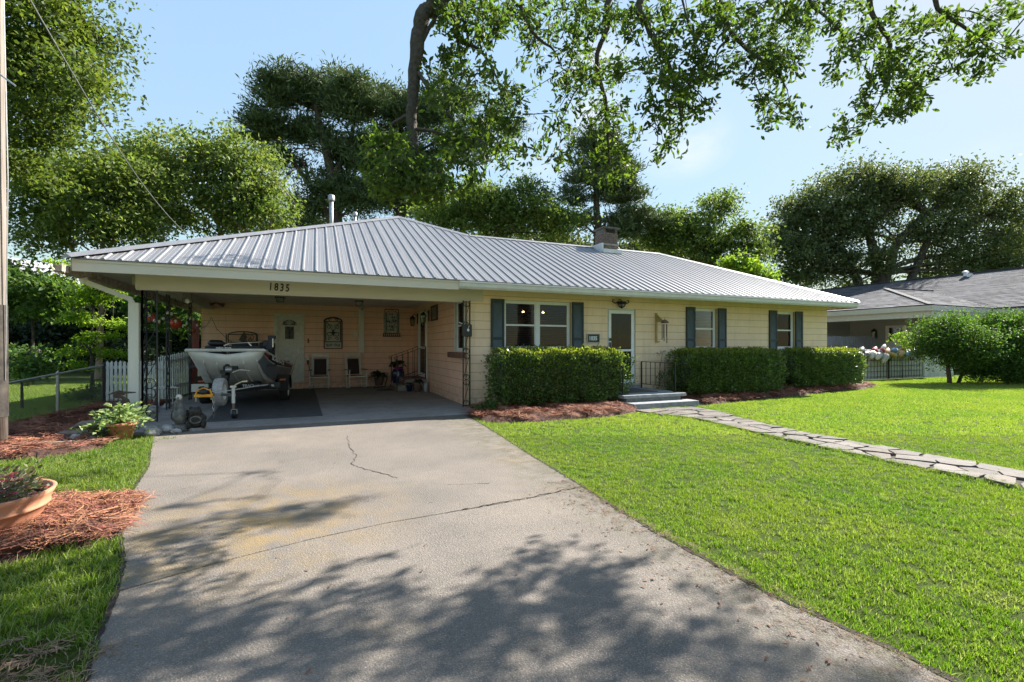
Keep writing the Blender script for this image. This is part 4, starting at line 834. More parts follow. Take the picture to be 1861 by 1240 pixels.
hedge('hedge', 14.15, 18.1, 10.45, 11.45, 1.42, 16000, 'lv_hedge', 'clipped hedge at the right hand corner of the house', 'hedge')
def tree(name, label, trunks, blobs, c, n, size, lm, bm_='bark', cat='tree', clump=.5, per=14, group=None, branches=26, flat=.55, aspect=.5, pine=False, dc=3, upw=.5, shell=.35, droop=0, tw=.05):
    """trunks: lists of (u, v, radius); blobs: (u, v, ru, rv, weight, depth shift) measured in the photograph at distance c"""
    k = c/FPX; root = None; tp = []
    if n > 4000: per = int(per*7); clump *= 1.2
    for t in trunks:
        tp.append([(at(u, v, c+(w_[3] if len(w_) > 3 else 0)), w_[2]) for w_ in t for u, v in [w_[:2]]])
    base = tp[0][0][0].copy(); base.z = 0 if base.z > -.5 else base.z; root = empty(name, base, label, cat, group)
    R = Vector((math.cos(YAW), -math.sin(YAW), 0)); Fv = Vector((math.sin(YAW), math.cos(YAW), 0))
    tot = sum(bl[2]*bl[3]*bl[4] for bl in blobs); allP = []; allD = []; cl = []
    for u, v, ru, rv, wt, ds in blobs:
        nc = max(3, int(n/per*ru*rv*wt/tot)); ph = rng.uniform(0, 6.28, 4); C = np.array(at(u, v, c+ds)); kk = (c+ds)/FPX; r3 = np.array([ru*kk, min(ru*kk, rv*kk*1.3, dc*1.0), rv*kk])
        d = rng.normal(size=(nc, 3)); d /= np.linalg.norm(d, axis=1, keepdims=True); rad = rng.random(nc)**shell*(.86+.17*np.sin(d[:, 0]*4.3+ph[0]+2*d[:, 2])+.13*np.sin(d[:, 2]*6.1+d[:, 1]*5+ph[1])+rng.normal(0, .07, nc))
        q = d*rad[:, None]*r3; Q = C+q[:, :1]*np.array(R)+q[:, 1:2]*np.array(Fv)+q[:, 2:]*np.array([0, 0, 1.]); cl.append((Q, d))
    Q = np.concatenate([a for a, _ in cl]); Dq = np.concatenate([d for _, d in cl])
    m_ = len(Q); cs = clump*rng.uniform(.5, 1.4, m_)
    off = np.clip(rng.normal(size=(m_, per, 3)), -2, 2)*np.array([.5, .5, .5*flat])*cs[:, None, None]
    off[:, :, 2] -= droop*(off[:, :, 0]**2+off[:, :, 1]**2)
    P = (Q[:, None, :]+off).reshape(-1, 3)
    if pine: D = off.reshape(-1, 3)/(np.linalg.norm(off.reshape(-1, 3), axis=1, keepdims=True)+1e-6)+np.array([0, 0, .5])
    else: D = np.repeat(Dq, per, 0)*.5+rng.normal(size=(m_*per, 3))*.8
    P = P[P[:, 2] > .05] if True else P; D = D[:len(P)]
    P -= np.array(base)
    V = leaf_arrays(P, size, aspect=aspect, upw=upw, D=D/np.linalg.norm(D, axis=1, keepdims=True)); mesh_np('crown', V, np.arange(len(V)).reshape(-1, 4), lm, root)
    for i, t in enumerate(tp):
        b = B(); pts = [p-base for p, _ in t]; rr = [r for _, r in t]
        if i == 0: pts[0].z = -.1
        fine, fr = [], []
        for j in range(len(pts)-1):
            for s in range(4): fine.append(pts[j].lerp(pts[j+1], s/4)+Vector((random.gauss(0, rr[j]*.15), random.gauss(0, rr[j]*.15), 0))); fr.append(rr[j]+(rr[j+1]-rr[j])*s/4)
        fine.append(pts[-1]); fr.append(rr[-1]); b.tube(fine, fr, 8, False); b.build('trunk' if i == 0 else 'limb', bm_, root, True)
    b = B(); allT = [(p-base, r) for t in tp for p, r in t[1:]]
    for i in rng.choice(m_, min(branches, m_), replace=False):
        g = Vector(Q[i])-base; cand = [a for a in allT if a[0].z < g.z+1.0] or allT; s, r = min(cand, key=lambda a: (a[0]-g).length+random.uniform(0, 2)*min(1, clump)); q_ = min(1, clump*1.2); mid = s.lerp(g, .5)+Vector((random.gauss(0, .4), random.gauss(0, .4), random.uniform(.1, .7)))*q_
        b.tube([s, s.lerp(mid, .5)+Vector((0, 0, .15*q_)), mid, g], [min(r*.5, tw*1.8), tw*1.2, tw, tw*.3], 5, False)
    b.build('branch', bm_, root, True, kind='stuff'); return root
# back left to right
tree('shade_tree', 'tall leafy tree overhanging the top left corner', [[(-160, 740, .35), (-140, 300, .3), (-60, 60, .2)]], [(40, 60, 150, 120, 1, 0), (130, 40, 95, 95, 1, 1), (60, 190, 120, 80, 1, 0), (150, 150, 60, 60, .8, -1), (-60, 120, 120, 160, .7, 1), (110, 240, 70, 50, .8, 0), (30, 290, 90, 50, .6, 1)], 15, 30000, .16, 'lv_left', per=18, clump=.75, branches=30, tw=.03)
tree('crape_myrtle', 'broad crape myrtle with pale stems left of the vent pipes', [[(455, 560, .14), (450, 440, .1), (440, 360, .06)], [(455, 560, .1), (490, 430, .07), (500, 340, .04)], [(440, 560, .1), (405, 430, .07), (370, 330, .04)], [(470, 560, .1), (430, 420, .07), (410, 300, .04)]],
     [(300, 300, 90, 60, 1, 0), (400, 290, 90, 52, 1, 0), (470, 330, 62, 55, 1, 0), (360, 380, 130, 60, 1, 0), (480, 385, 62, 38, 1, 0), (250, 340, 70, 60, 1, 1)], 25, 34000, .20, 'lv_myrtle', 'myrtle_bark', per=12, clump=.7, branches=40, flat=.8, tw=.035)
tree('crape_myrtle', 'crape myrtle directly behind the utility pole wire', [[(180, 700, .14), (185, 480, .1), (190, 350, .06)], [(180, 600, .1), (130, 450, .07), (110, 350, .04)]],
     [(200, 330, 100, 70, 1, 0), (120, 340, 90, 60, 1, 0), (60, 380, 80, 60, 1, 1), (230, 410, 90, 50, 1, 0), (130, 430, 90, 40, .8, 0), (40, 300, 60, 50, .6, 0)], 22, 26000, .19, 'lv_myrtle', 'myrtle_bark', per=12, clump=.7, branches=34, flat=.8, tw=.035)
tree('pine_tree', 'big dark pine rising behind the vent pipes', [[(618, 600, .55), (612, 400, .48), (598, 290, .36), (575, 200, .22), (560, 150, .12)], [(612, 420, .3), (560, 330, .2), (500, 250, .1)], [(605, 330, .25), (640, 250, .15), (650, 180, .08)]],
     [(520, 165, 62, 42, 1, 0), (590, 170, 62, 40, 1, 1), (640, 175, 52, 48, 1, -1), (480, 225, 52, 32, 1, 0), (560, 240, 62, 30, .8, 1), (640, 270, 50, 50, .8, 0), (520, 290, 45, 30, .6, 0), (600, 330, 55, 40, .6, 0), (560, 370, 50, 28, .6, 0), (650, 360, 50, 40, .8, 0), (460, 250, 35, 14, .7, 0)], 38, 60000, .42, 'lv_pine', 'pine_bark', per=16, clump=.9, pine=True, aspect=.22, branches=46, flat=.5, tw=.06, dc=4)
tree('pine_tree', 'pine behind the oak limb with its trunk at the roof peak', [[(730, 600, .55), (728, 400, .45), (722, 300, .3), (735, 190, .15)]],
     [(700, 190, 55, 40, 1, 0), (760, 210, 60, 45, 1, 0), (820, 190, 60, 45, .6, 0), (690, 260, 45, 40, .7, 0), (740, 300, 60, 45, .7, 0), (830, 260, 70, 50, .5, 0), (700, 350, 60, 40, .8, 0), (770, 370, 55, 35, .8, 0), (900, 230, 50, 50, .35, 0)], 41, 46000, .42, 'lv_pine', 'pine_bark', per=16, clump=.95, pine=True, aspect=.22, branches=36, flat=.5, tw=.06, dc=4)
tree('broadleaf_tree', 'light green tree behind the middle of the metal roof', [[(905, 600, .3), (900, 430, .22), (905, 360, .12)], [(900, 450, .18), (860, 390, .1), (850, 350, .06)], [(903, 440, .15), (960, 390, .09), (985, 350, .05)]],
     [(870, 370, 75, 42, 1, 0), (950, 370, 65, 50, 1, 0), (1010, 400, 60, 35, 1, 0), (830, 400, 50, 28, .9, 0), (920, 410, 70, 25, .7, 0), (790, 390, 45, 35, .7, 1)], 31, 24000, .22, 'lv_light', per=12, clump=.75, branches=40, tw=.045)
tree('pine_tree', 'slender pine standing beside the brick chimney', [[(1087, 600, .34), (1086, 430, .28), (1084, 340, .18), (1080, 270, .09)]],
     [(1080, 265, 48, 28, 1, 0), (1120, 300, 45, 28, .8, 0), (1060, 320, 40, 30, .5, 0), (1140, 350, 50, 24, .8, 0), (1040, 360, 40, 20, .45, 0), (1150, 395, 52, 20, .8, 0), (1110, 330, 40, 30, .5, 0), (1165, 410, 45, 22, .8, 1), (1060, 400, 45, 20, .35, 0), (1120, 420, 40, 16, .6, 0)], 34, 30000, .36, 'lv_pine', 'pine_bark', per=14, clump=.75, pine=True, aspect=.22, branches=46, flat=.45, tw=.05, dc=3)
tree('broadleaf_tree', 'loose green tree with uneven top right of the chimney', [[(1290, 620, .3), (1285, 450, .22), (1290, 390, .1)], [(1287, 470, .15), (1230, 420, .08)]],
     [(1230, 400, 55, 24, 1, 0), (1300, 380, 42, 26, .8, 0), (1320, 365, 18, 12, 1, 0), (1250, 430, 70, 35, 1, 0), (1330, 430, 55, 30, 1, 0), (1200, 440, 40, 35, 1, 0), (1370, 460, 30, 30, 1, 0), (1300, 470, 70, 25, 1, 0)], 36, 19000, .26, 'lv_light', per=12, clump=.85, branches=36, tw=.05)
tree('evergreen_tree', 'bushy bright green conifer behind the far end of the roof', [[(1370, 620, .2), (1368, 500, .12), (1365, 470, .05)]], [(1365, 490, 32, 22, 1, 0), (1340, 480, 26, 16, 1, 0), (1390, 500, 18, 12, 1, 0)], 30, 4500, .22, 'lv_maple', per=12, clump=.5, branches=8)
tree('live_oak', 'great dark live oak filling the sky above the neighbour', [[(1600, 640, .8), (1598, 500, .6), (1580, 420, .35), (1550, 350, .15)], [(1605, 520, .5), (1630, 440, .4), (1680, 390, .25), (1740, 350, .12)], [(1570, 540, .45), (1540, 470, .35), (1480, 410, .2), (1440, 390, .1)], [(1650, 520, .4), (1690, 430, .3), (1760, 410, .15)]],
     [(1560, 345, 95, 48, 1, 0), (1640, 350, 80, 45, .9, 0), (1470, 390, 75, 55, 1, 0), (1430, 440, 52, 48, .9, 0), (1540, 410, 90, 45, .9, 0), (1740, 350, 80, 48, 1, 1), (1810, 385, 62, 42, 1, 1), (1700, 420, 90, 40, .7, 0), (1800, 450, 70, 35, .8, 0), (1480, 470, 75, 35, .8, 0), (1720, 470, 70, 25, .6, 0), (1560, 480, 80, 25, .45, 0), (1850, 430, 40, 35, .8, 2), (1450, 500, 60, 25, .9, 0), (1540, 510, 50, 18, .5, 0), (1680, 500, 50, 18, .5, 2), (1770, 490, 60, 22, .8, 1), (1600, 470, 60, 22, .5, -2), (1840, 490, 50, 22, .8, 0)], 48, 72000, .32, 'lv_far', per=14, clump=1.25, branches=110, flat=.7, tw=.1, dc=6)
tree('evergreen_tree', 'blackish evergreen at the far right edge of the view', [[(1850, 620, .4), (1850, 520, .3), (1852, 440, .1)]], [(1850, 450, 35, 45, 1, 0), (1815, 480, 35, 25, 1, 0), (1880, 420, 35, 50, 1, 0)], 56, 7000, .4, 'lv_dark', per=14, clump=1.3, branches=10)
# low growth that closes the view behind the houses
for i, (u, v, ru, rv, c, lm, lab) in enumerate(((330, 600, 75, 60, 30, 'lv_dark', 'dark shrubs seen between the carport posts'), (225, 560, 80, 70, 31, 'lv_dark', 'dark evergreen thicket behind the maple sapling'), (90, 600, 110, 60, 30, 'lv_dark', 'dark thicket at the back of the side yard'), (310, 560, 70, 50, 23, 'lv_shrub', 'bright green shrub behind the hanging glass floats'), (60, 530, 85, 55, 19, 'lv_shrub', 'leafy green shrub behind the utility pole'), (40, 660, 32, 30, 11.5, 'lv_shrub', 'low leafy shrub by the left end of the chain link fence'), (1560, 560, 70, 50, 60, 'lv_dark', 'dark trees far behind the neighbouring roof'), (100, 645, 120, 24, 29, 'lv_dark', 'lowest dark thicket at the back of the side yard'), (225, 648, 60, 22, 27, 'lv_dark', 'low dark thicket beyond the white picket panel'), (560, 430, 90, 40, 45, 'lv_dark', 'dark low trees behind the vent pipes'), (1150, 470, 120, 35, 46, 'lv_far', 'grey green trees far behind the chimney'), (950, 450, 160, 30, 47, 'lv_far', 'grey green trees far behind the roof valley'))):
    tree('thicket' if c > 25 else 'shrub', lab, [[(u, v+rv*1.2, .06*c/20), (u, v, .04*c/20), (u+5, v-rv*.5, .02)]], [(u, v, ru, rv, 1, 0), (u-ru*.4, v+rv*.2, ru*.6, rv*.8, .7, 1), (u+ru*.4, v+rv*.2, ru*.6, rv*.8, .7, -1)], c, 9000 if c > 15 else 2600, .011*c if c > 15 else .11, lm, cat='shrub' if c <= 25 else 'trees', per=12, clump=.03*c, branches=12, dc=2.5, tw=.02)
# maple sapling by the fence
tree('maple_sapling', 'yellow green maple sapling beside the chain link fence post', [[(168, 760, .035), (166, 640, .03), (168, 560, .02), (175, 490, .01)], [(160, 750, .02), (172, 620, .015), (200, 540, .008)], [(176, 745, .02), (165, 640, .014), (130, 560, .008)]],
     [(150, 500, 45, 14, 1, 0), (200, 520, 50, 16, 1, 0), (170, 545, 60, 16, 1, 0), (150, 580, 45, 14, .9, 0), (215, 590, 35, 12, .9, 0), (170, 615, 50, 12, .9, 0), (125, 640, 40, 10, .8, 0), (195, 640, 40, 12, .7, 0), (150, 665, 45, 9, .6, 0), (120, 490, 25, 14, .8, 0)], 13.2, 6000, .105, 'lv_maple', per=9, clump=.28, branches=34, flat=.35, upw=.85, tw=.012, dc=1.0)
tree('shrub', 'small scrubby shrub at the foot of the maple sapling', [[(160, 755, .015), (160, 720, .01), (160, 700, .006)], [(185, 745, .012), (188, 700, .008), (190, 680, .004)]], [(140, 725, 35, 18, 1, 0), (175, 715, 30, 22, 1, 0), (115, 735, 25, 10, .7, 0), (200, 690, 16, 12, .5, 0)], 13.0, 1500, .07, 'lv_shrub', cat='shrub', per=8, clump=.2, branches=16, tw=.01, dc=.6)
# big bush by the neighbour's drive
bush = tree('large_bush', 'large rounded dark green bush in front of the neighbour roof', [[(1725, 700, .09), (1722, 660, .07), (1700, 620, .04)], [(1740, 702, .07), (1760, 650, .05)], [(1830, 704, .06), (1835, 650, .04)], [(1870, 706, .06), (1872, 650, .04)]],
     [(1700, 610, 42, 36, 1, 0), (1740, 625, 60, 45, 1, -.5), (1790, 625, 60, 50, 1, 0), (1850, 630, 60, 50, 1, 0), (1700, 622, 34, 24, .8, 0), (1830, 670, 50, 22, .7, -.5), (1785, 668, 40, 16, .5, -.3), (1910, 640, 70, 60, 1, 0), (1850, 682, 60, 18, .9, 0), (1765, 650, 55, 26, 1, 0), (1780, 684, 34, 12, .5, -.4), (1735, 590, 50, 16, 1, 0), (1810, 588, 55, 16, 1, 0), (1870, 585, 40, 16, 1, 0)], 19.2, 95000, .085, 'lv_bush', cat='bush', per=12, clump=.38, branches=44, tw=.02, dc=1.4, shell=.22, flat=.7)
tree('sprig_plant', 'light green sprig poking above the buoy fence', [[(1640, 640, .012), (1638, 620, .008), (1632, 604, .004)], [(1640, 640, .01), (1652, 615, .005)]], [(1636, 612, 12, 9, 1, 0), (1645, 624, 14, 9, 1, 0)], 22.0, 320, .14, 'lv_maple', cat='plant', per=6, clump=.22, branches=8, tw=.008, dc=.3)
tree('vine', 'thin leafy vine climbing through the front railing', [[(1196, 712, .008), (1198, 680, .006), (1204, 640, .004)]], [(1198, 700, 9, 10, 1, 0), (1204, 685, 10, 14, .7, 0), (1200, 645, 9, 8, .4, 0)], 13.2, 170, .06, 'lv_hedge', cat='vine', per=4, clump=.14, branches=14, tw=.006, dc=.15)
tree('low_plant', 'small leafy plant at the foot of the scroll post', [[(875, 760, .006), (876, 748, .004), (878, 740, .003)]], [(876, 744, 13, 10, 1, 0), (890, 738, 12, 10, .7, 0), (866, 752, 10, 8, .8, 0)], 10.3, 420, .075, 'lv_shrub', cat='plant', per=7, clump=.12, branches=8, tw=.005, dc=.3)
# ---- overhanging oak in front ----
def oak():
    base = Vector((11.5, -3.0, 0)); root = empty('oak_tree', base, 'overhanging oak whose leafy limbs hang into the top of the view', 'tree')
    fork = Vector((10.5, -1.0, 6.5)); b = B(); b.tube([base-base, Vector((-.2, .4, 2.5)), fork-base], [.55, .42, .36], 12); b.build('trunk', 'oak_bark', root, True)
    limbs = [  # photo polylines (u, v, distance, radius); each starts above the frame
        [(900, -260, 5.6, .12), (850, -90, 5.5, .11), (800, -5, 5.5, .095), (768, 30, 5.5, .088), (757, 90, 5.5, .078), (750, 180, 5.5, .066), (748, 215, 5.5, .062), (753, 270, 5.5, .05), (760, 320, 5.5, .038)],
        [(1210, -200, 6.2, .06), (1110, -10, 6.2, .042), (1108, 40, 6.2, .036), (1088, 90, 6.2, .032), (1086, 130, 6.2, .03), (1100, 180, 6.2, .024), (1104, 240, 6.2, .018), (1108, 300, 6.2, .01)],
        [(1240, -200, 5.8, .06), (1165, -5, 5.8, .046), (1175, 40, 5.8, .042), (1195, 85, 5.8, .036), (1218, 125, 5.8, .028), (1232, 180, 5.8, .02), (1240, 230, 5.8, .01)],
        [(1360, -180, 6.0, .05), (1310, -5, 6.0, .032), (1325, 50, 6, .028), (1352, 85, 6, .024), (1378, 105, 6, .02), (1410, 130, 6, .012), (1432, 165, 6, .006)],
        [(1600, -150, 6.4, .05), (1580, -5, 6.4, .034), (1596, 45, 6.4, .03), (1616, 75, 6.4, .026), (1616, 130, 6.4, .018), (1610, 170, 6.4, .008)],
        [(1720, -150, 6.2, .045), (1700, -5, 6.2, .03), (1722, 28, 6.2, .024), (1760, 55, 6.2, .018), (1800, 90, 6.2, .01), (1830, 110, 6.2, .005)],
        [(1010, -160, 6.4, .045), (950, -5, 6.4, .03), (958, 40, 6.4, .026), (978, 70, 6.4, .022), (1005, 90, 6.4, .014), (1020, 120, 6.4, .008)],
        [(900, -120, 5.9, .045), (845, -5, 5.9, .03), (826, 40, 5.9, .026), (836, 75, 5.9, .022), (870, 90, 5.9, .018), (895, 125, 5.9, .014), (915, 180, 5.9, .008), (925, 225, 5.9, .004)],
        [(1450, -140, 6.6, .04), (1470, -5, 6.6, .022), (1500, 30, 6.6, .016), (1530, 60, 6.6, .01), (1545, 90, 6.6, .005)],
    ]
    subs = [[(757, 100, 5.5, .03), (775, 60, 5.5, .024), (800, 20, 5.5, .02), (830, -20, 5.5, .02)], [(757, 128, 5.5, .03), (775, 155, 5.4, .024), (790, 195, 5.4, .02), (822, 215, 5.4, .016), (838, 250, 5.4, .01)],
            [(750, 205, 5.5, .026), (725, 218, 5.5, .022), (712, 228, 5.5, .02), (705, 255, 5.5, .016), (672, 268, 5.5, .01)], [(752, 235, 5.5, .022), (790, 240, 5.5, .018), (822, 258, 5.5, .014), (832, 300, 5.5, .008), (828, 325, 5.5, .004)],
            [(838, 250, 5.4, .012), (860, 250, 5.4, .01), (885, 262, 5.4, .005)], [(832, 75, 5.9, .02), (838, 110, 5.9, .014), (838, 145, 5.9, .008)], [(1325, 72, 6, .018), (1305, 90, 6, .014), (1300, 125, 6, .01), (1302, 158, 6, .004)], [(1240, 0, 6, .014), (1255, 55, 6, .012), (1275, 68, 6, .008), (1305, 80, 6, .005)],
            [(1590, 60, 6.4, .014), (1555, 70, 6.4, .01), (1520, 92, 6.4, .006)], [(1616, 100, 6.4, .014), (1660, 150, 6.4, .01), (1690, 175, 6.4, .005)], [(1610, 150, 6.4, .012), (1590, 200, 6.4, .008), (1545, 240, 6.4, .005), (1518, 265, 6.4, .003)], [(1378, 105, 6, .012), (1372, 150, 6, .008), (1395, 190, 6, .005), (1420, 215, 6, .003)],
            [(1086, 130, 6.2, .014), (1050, 160, 6.2, .01), (1020, 220, 6.2, .006)], [(1104, 240, 6.2, .01), (1140, 270, 6.2, .005)], [(1232, 180, 5.8, .012), (1200, 220, 5.8, .008), (1195, 260, 5.8, .004)], [(1218, 125, 5.8, .014), (1270, 170, 5.8, .008), (1300, 210, 5.8, .004)], [(1740, 42, 6.2, .012), (1720, 90, 6.2, .008), (1735, 130, 6.2, .004)], [(1722, 28, 6.2, .01), (1760, 20, 6.2, .008), (1820, 45, 6.2, .004)]]
    pts = []
    for li, l in enumerate(limbs+subs):
        P = [at(u, v, c) for u, v, c, r in l]; Rr = [x[3] for x in l]
        if li < len(limbs): P = [fork.lerp(P[0], .55)+Vector((0, 0, .9))]+P; Rr = [Rr[0]*1.35]+Rr
        fine, fr = [], []
        for j in range(len(P)-1):
            p0, p1, p2, p3 = P[max(j-1, 0)], P[j], P[j+1], P[min(j+2, len(P)-1)]
            for s in range(5):
                t = s/5; q = .5*((2*p1)+(p2-p0)*t+(2*p0-5*p1+4*p2-p3)*t*t+(3*p1-p0-3*p2+p3)*t**3); fine.append(q-base+Vector([random.gauss(0, Rr[j]*.09) for _ in range(3)])); fr.append((Rr[j]+(Rr[j+1]-Rr[j])*t)*random.uniform(.93, 1.08))
        fine.append(P[-1]-base); fr.append(Rr[-1]); b = B(); b.tube(fine, fr, 9 if Rr[1] > .03 else 6, False); b.build('limb', 'oak_bark', root, True); pts += list(zip(fine, fr))
    b = B(); top = [fork-base]+[p for p in [fork.lerp(at(1000, -300, 6), t)-base for t in (.3, .6, .9)]]; b.tube(top, [.3, .2, .15, .1], 8, False)
    b.tube([fork-base, fork.lerp(at(1650, -200, 6.5), .5)-base+Vector((0, 0, .5)), at(1650, -200, 6.5)-base], [.25, .15, .08], 8, False); b.build('limb', 'oak_bark', root, True)
    # leaf sprays: (u, v, ru, rv, sprays, distance)
    F = [(715, 305, 55, 50, 150, 5.5), (775, 330, 42, 38, 90, 5.4), (730, 340, 50, 20, 50, 5.5), (700, 255, 40, 25, 22, 5.5), (850, 30, 80, 40, 95, 5.9), (850, 110, 55, 60, 50, 5.9), (800, 150, 40, 50, 26, 5.5), (900, 190, 60, 60, 52, 5.9), (850, 250, 60, 50, 44, 5.5), (830, 310, 50, 45, 42, 5.4), (920, 260, 40, 50, 26, 5.9), (960, 40, 70, 45, 62, 6.4), (1010, 100, 70, 60, 50, 6.4), (1050, 190, 60, 60, 44, 6.2), (1010, 270, 40, 45, 22, 6.2),
         (1110, 300, 45, 45, 40, 6.2), (1080, 30, 60, 40, 50, 6.2), (1130, 220, 40, 50, 22, 6.2), (1095, 120, 40, 40, 22, 6.2), (1180, 40, 60, 45, 52, 5.8), (1250, 100, 60, 60, 60, 5.8), (1215, 190, 50, 60, 50, 5.8), (1260, 170, 50, 45, 38, 5.8), (1150, 130, 35, 30, 10, 5.8), (1205, 270, 30, 22, 12, 5.8), (1300, 40, 60, 40, 52, 6), (1360, 110, 55, 45, 42, 6), (1420, 130, 45, 40, 34, 6), (1400, 200, 50, 28, 22, 6), (1440, 215, 20, 12, 6, 6),
         (1410, 30, 60, 35, 50, 6.3), (1490, 30, 50, 32, 34, 6.6), (1560, 40, 40, 35, 22, 6.4), (1600, 90, 62, 55, 62, 6.4), (1650, 130, 60, 45, 52, 6.4), (1610, 180, 60, 40, 44, 6.4), (1650, 190, 40, 25, 18, 6.4), (1535, 235, 30, 28, 16, 6.4), (1520, 110, 28, 45, 16, 6.4), (1660, 30, 50, 35, 28, 6.2), (1740, 60, 50, 45, 36, 6.2), (1800, 80, 45, 35, 26, 6.2), (1765, 130, 40, 20, 14, 6.2), (1820, 20, 40, 22, 14, 6.2), (1855, 85, 15, 15, 4, 6.2)]
    LP, LD = [], []; tw = B(); pa = np.array([list(p) for p, _ in pts])
    buf = np.full((9000, 3), 1e3); buf[:len(pa)] = pa; cnt = [len(pa)]
    def spray(g, away, nl=15, ln=.22, lim=True):
        g = Vector(g); dist = np.linalg.norm(buf[:cnt[0]]-np.array(g), axis=1)+rng.uniform(0, .06, cnt[0]); s = Vector(buf[int(dist.argmin())]); l_ = (s-g).length
        mid = s.lerp(g, .5)+Vector([random.gauss(0, .07*min(1, l_*1.5)) for _ in range(3)])+Vector((0, 0, .06*l_)); r_ = .0025+.006*min(1, l_); tw.tube([s, s.lerp(mid, .6), mid, mid.lerp(g, .6), g], [r_*1.4, r_*1.2, r_, r_*.7, .002], 3, False)
        if cnt[0] < 8990: buf[cnt[0]] = mid; buf[cnt[0]+1] = g; cnt[0] += 2
        d = (g-mid).normalized(); 
        for _ in range(nl):
            t = random.random()**.7; p = g+d*(t-.7)*ln+Vector([random.gauss(0, .045) for _ in range(3)]); LP.append(p); LD.append(d*.7+Vector((random.gauss(0, .6), random.gauss(0, .6), random.gauss(-.15, .5))))
    for u, v, ru, rv, n_, c in F:
        G = []
        for _ in range(int(n_*.74)):
            a = random.uniform(0, 6.28); r = math.sqrt(random.random()); G.append(at(u+ru*r*math.cos(a), v+rv*r*math.sin(a), c+random.gauss(0, .35))-base)
        G.sort(key=lambda g: np.linalg.norm(pa-np.array(g), axis=1).min())
        for g in G: spray(g, None)
    # upper canopy out of frame that throws the dappled shade on the drive and the verge: ground ellipses (x, y, rx, ry, sprays)
    k = SUNV.x/SUNV.z, SUNV.y/SUNV.z
    for gx, gy, rx, ry, n_, z in ((-.55, 4.55, .75, .36, 100, 7.6), (.1, 4.8, .5, .12, 26, 7.6), (-1.0, 5.25, .5, .08, 14, 7.8), (-.8, 6.3, .35, .06, 7, 7.8), (-.9, 2.7, .4, .10, 14, 7.0), (1.95, 1.52, .35, .15, 30, 7.0), (2.2, 1.3, .3, .10, 16, 7.0), (-1.9, 3.3, .7, .45, 80, 7.4), (-1.5, 2.5, .5, .3, 50, 7.4), (-3.2, 7.0, 1.1, .30, 70, 7.8), (-4.6, 5.3, 1.2, .6, 80, 7.8), (-3.6, 3.2, 1, .7, 80, 7.6), (-5.4, 9.6, .9, .6, 60, 8.2)):
        C = Vector((gx+k[0]*z, gy+k[1]*z, z))-base
        for _ in range(int(n_*.7)):
            a = random.uniform(0, 6.28); r = math.sqrt(random.random()); dz = random.gauss(0, .35); spray(C+Vector((rx*r*math.cos(a)+k[0]*dz, ry*r*math.sin(a)+k[1]*dz, dz)), None, 9, .3)
    P = np.array([list(p) for p in LP]); D = np.array([list(d) for d in LD]); D /= np.linalg.norm(D, axis=1, keepdims=True)+1e-9; n = len(P)
    # six-point lens-shaped leaf with a fold
    u = rng.normal(size=(n, 3)); x = np.cross(D, u); x /= np.linalg.norm(x, axis=1, keepdims=True)+1e-9; nn = np.cross(x, D); L_ = sizes(n, .084, .3)[:, None]; V = np.empty((n, 6, 3))
    for i, (t, s, f) in enumerate(((-.5, 0, 0), (-.1, .19, .05), (.28, .15, .05), (.5, 0, -.03), (.28, -.15, .05), (-.1, -.19, .05))): V[:, i] = P+D*L_*t+x*L_*s+nn*L_*f
    F4 = (np.arange(n)*6)[:, None, None]+np.array([[0, 1, 2, 3], [0, 3, 4, 5]]); mesh_np('foliage', V.reshape(-1, 3), F4.reshape(-1, 4), 'lv_oak', root)
    tw.build('twig', 'oak_bark', root, kind='stuff'); return root
oak()
# ================= neighbours =================
nh = empty('house', (40, 18, 0), 'neighbouring house with dark grey shingle roof behind the large bush', 'house'); NO = (40, 18, 0)
EZn, EX, EYn = 3.83, 31.5, 15.0
def sheet(b, q, t=.05): q = [Vector(p) for p in q]; n = len(q); b.add(q+[p-Vector((0, 0, t)) for p in q], [tuple(range(n)), tuple(range(2*n-1, n-1, -1))]+[(k, (k+1) % n, n+(k+1) % n, n+k) for k in range(n)]); return b
nroof = sub('roof', nh)
def shingle_rows(eave0, eave1, top0, top1, rows, m='shingle', name='shingle_row'):
    """overlapping shingle courses from the eave up; each course is one strip of tabs"""
    e0, e1, t0, t1 = map(Vector, (eave0, eave1, top0, top1)); L = (e1-e0).length
    nrm = (e1-e0).cross(t0-e0).normalized(); nrm = nrm if nrm.z > 0 else -nrm
    for r in range(rows):
        a0, a1 = e0.lerp(t0, r/rows), e1.lerp(t1, r/rows); b0, b1 = e0.lerp(t0, min(1, (r+1.12)/rows)), e1.lerp(t1, min(1, (r+1.12)/rows)); b = B(); w_ = (a1-a0).length; n = max(1, int(w_/.9)); off = (r % 3)/3
        cuts = [0]+[(i+off)/n for i in range(n) if 0 < (i+off)/n < 1]+[1]
        for c0, c1 in zip(cuts, cuts[1:]):
            h = nrm*(.028+random.uniform(0, .014)); p = [a0.lerp(a1, c0)+h, a0.lerp(a1, c1)+h, b0.lerp(b1, c1)+nrm*.004, b0.lerp(b1, c0)+nrm*.004]; q = [a0.lerp(a1, c0), a0.lerp(a1, c1)]
            b.add(p+q, [(0, 1, 2, 3), (4, 5, 1, 0)])
        bat(b, NO).build(name, m, nroof, kind='stuff')
mz = lambda x: EZn+.41*(x-37.8)
shingle_rows((37.8, 2, EZn), (37.8, 31, EZn), (45.5, 2, mz(45.5)), (45.5, 31, mz(45.5)), 34)
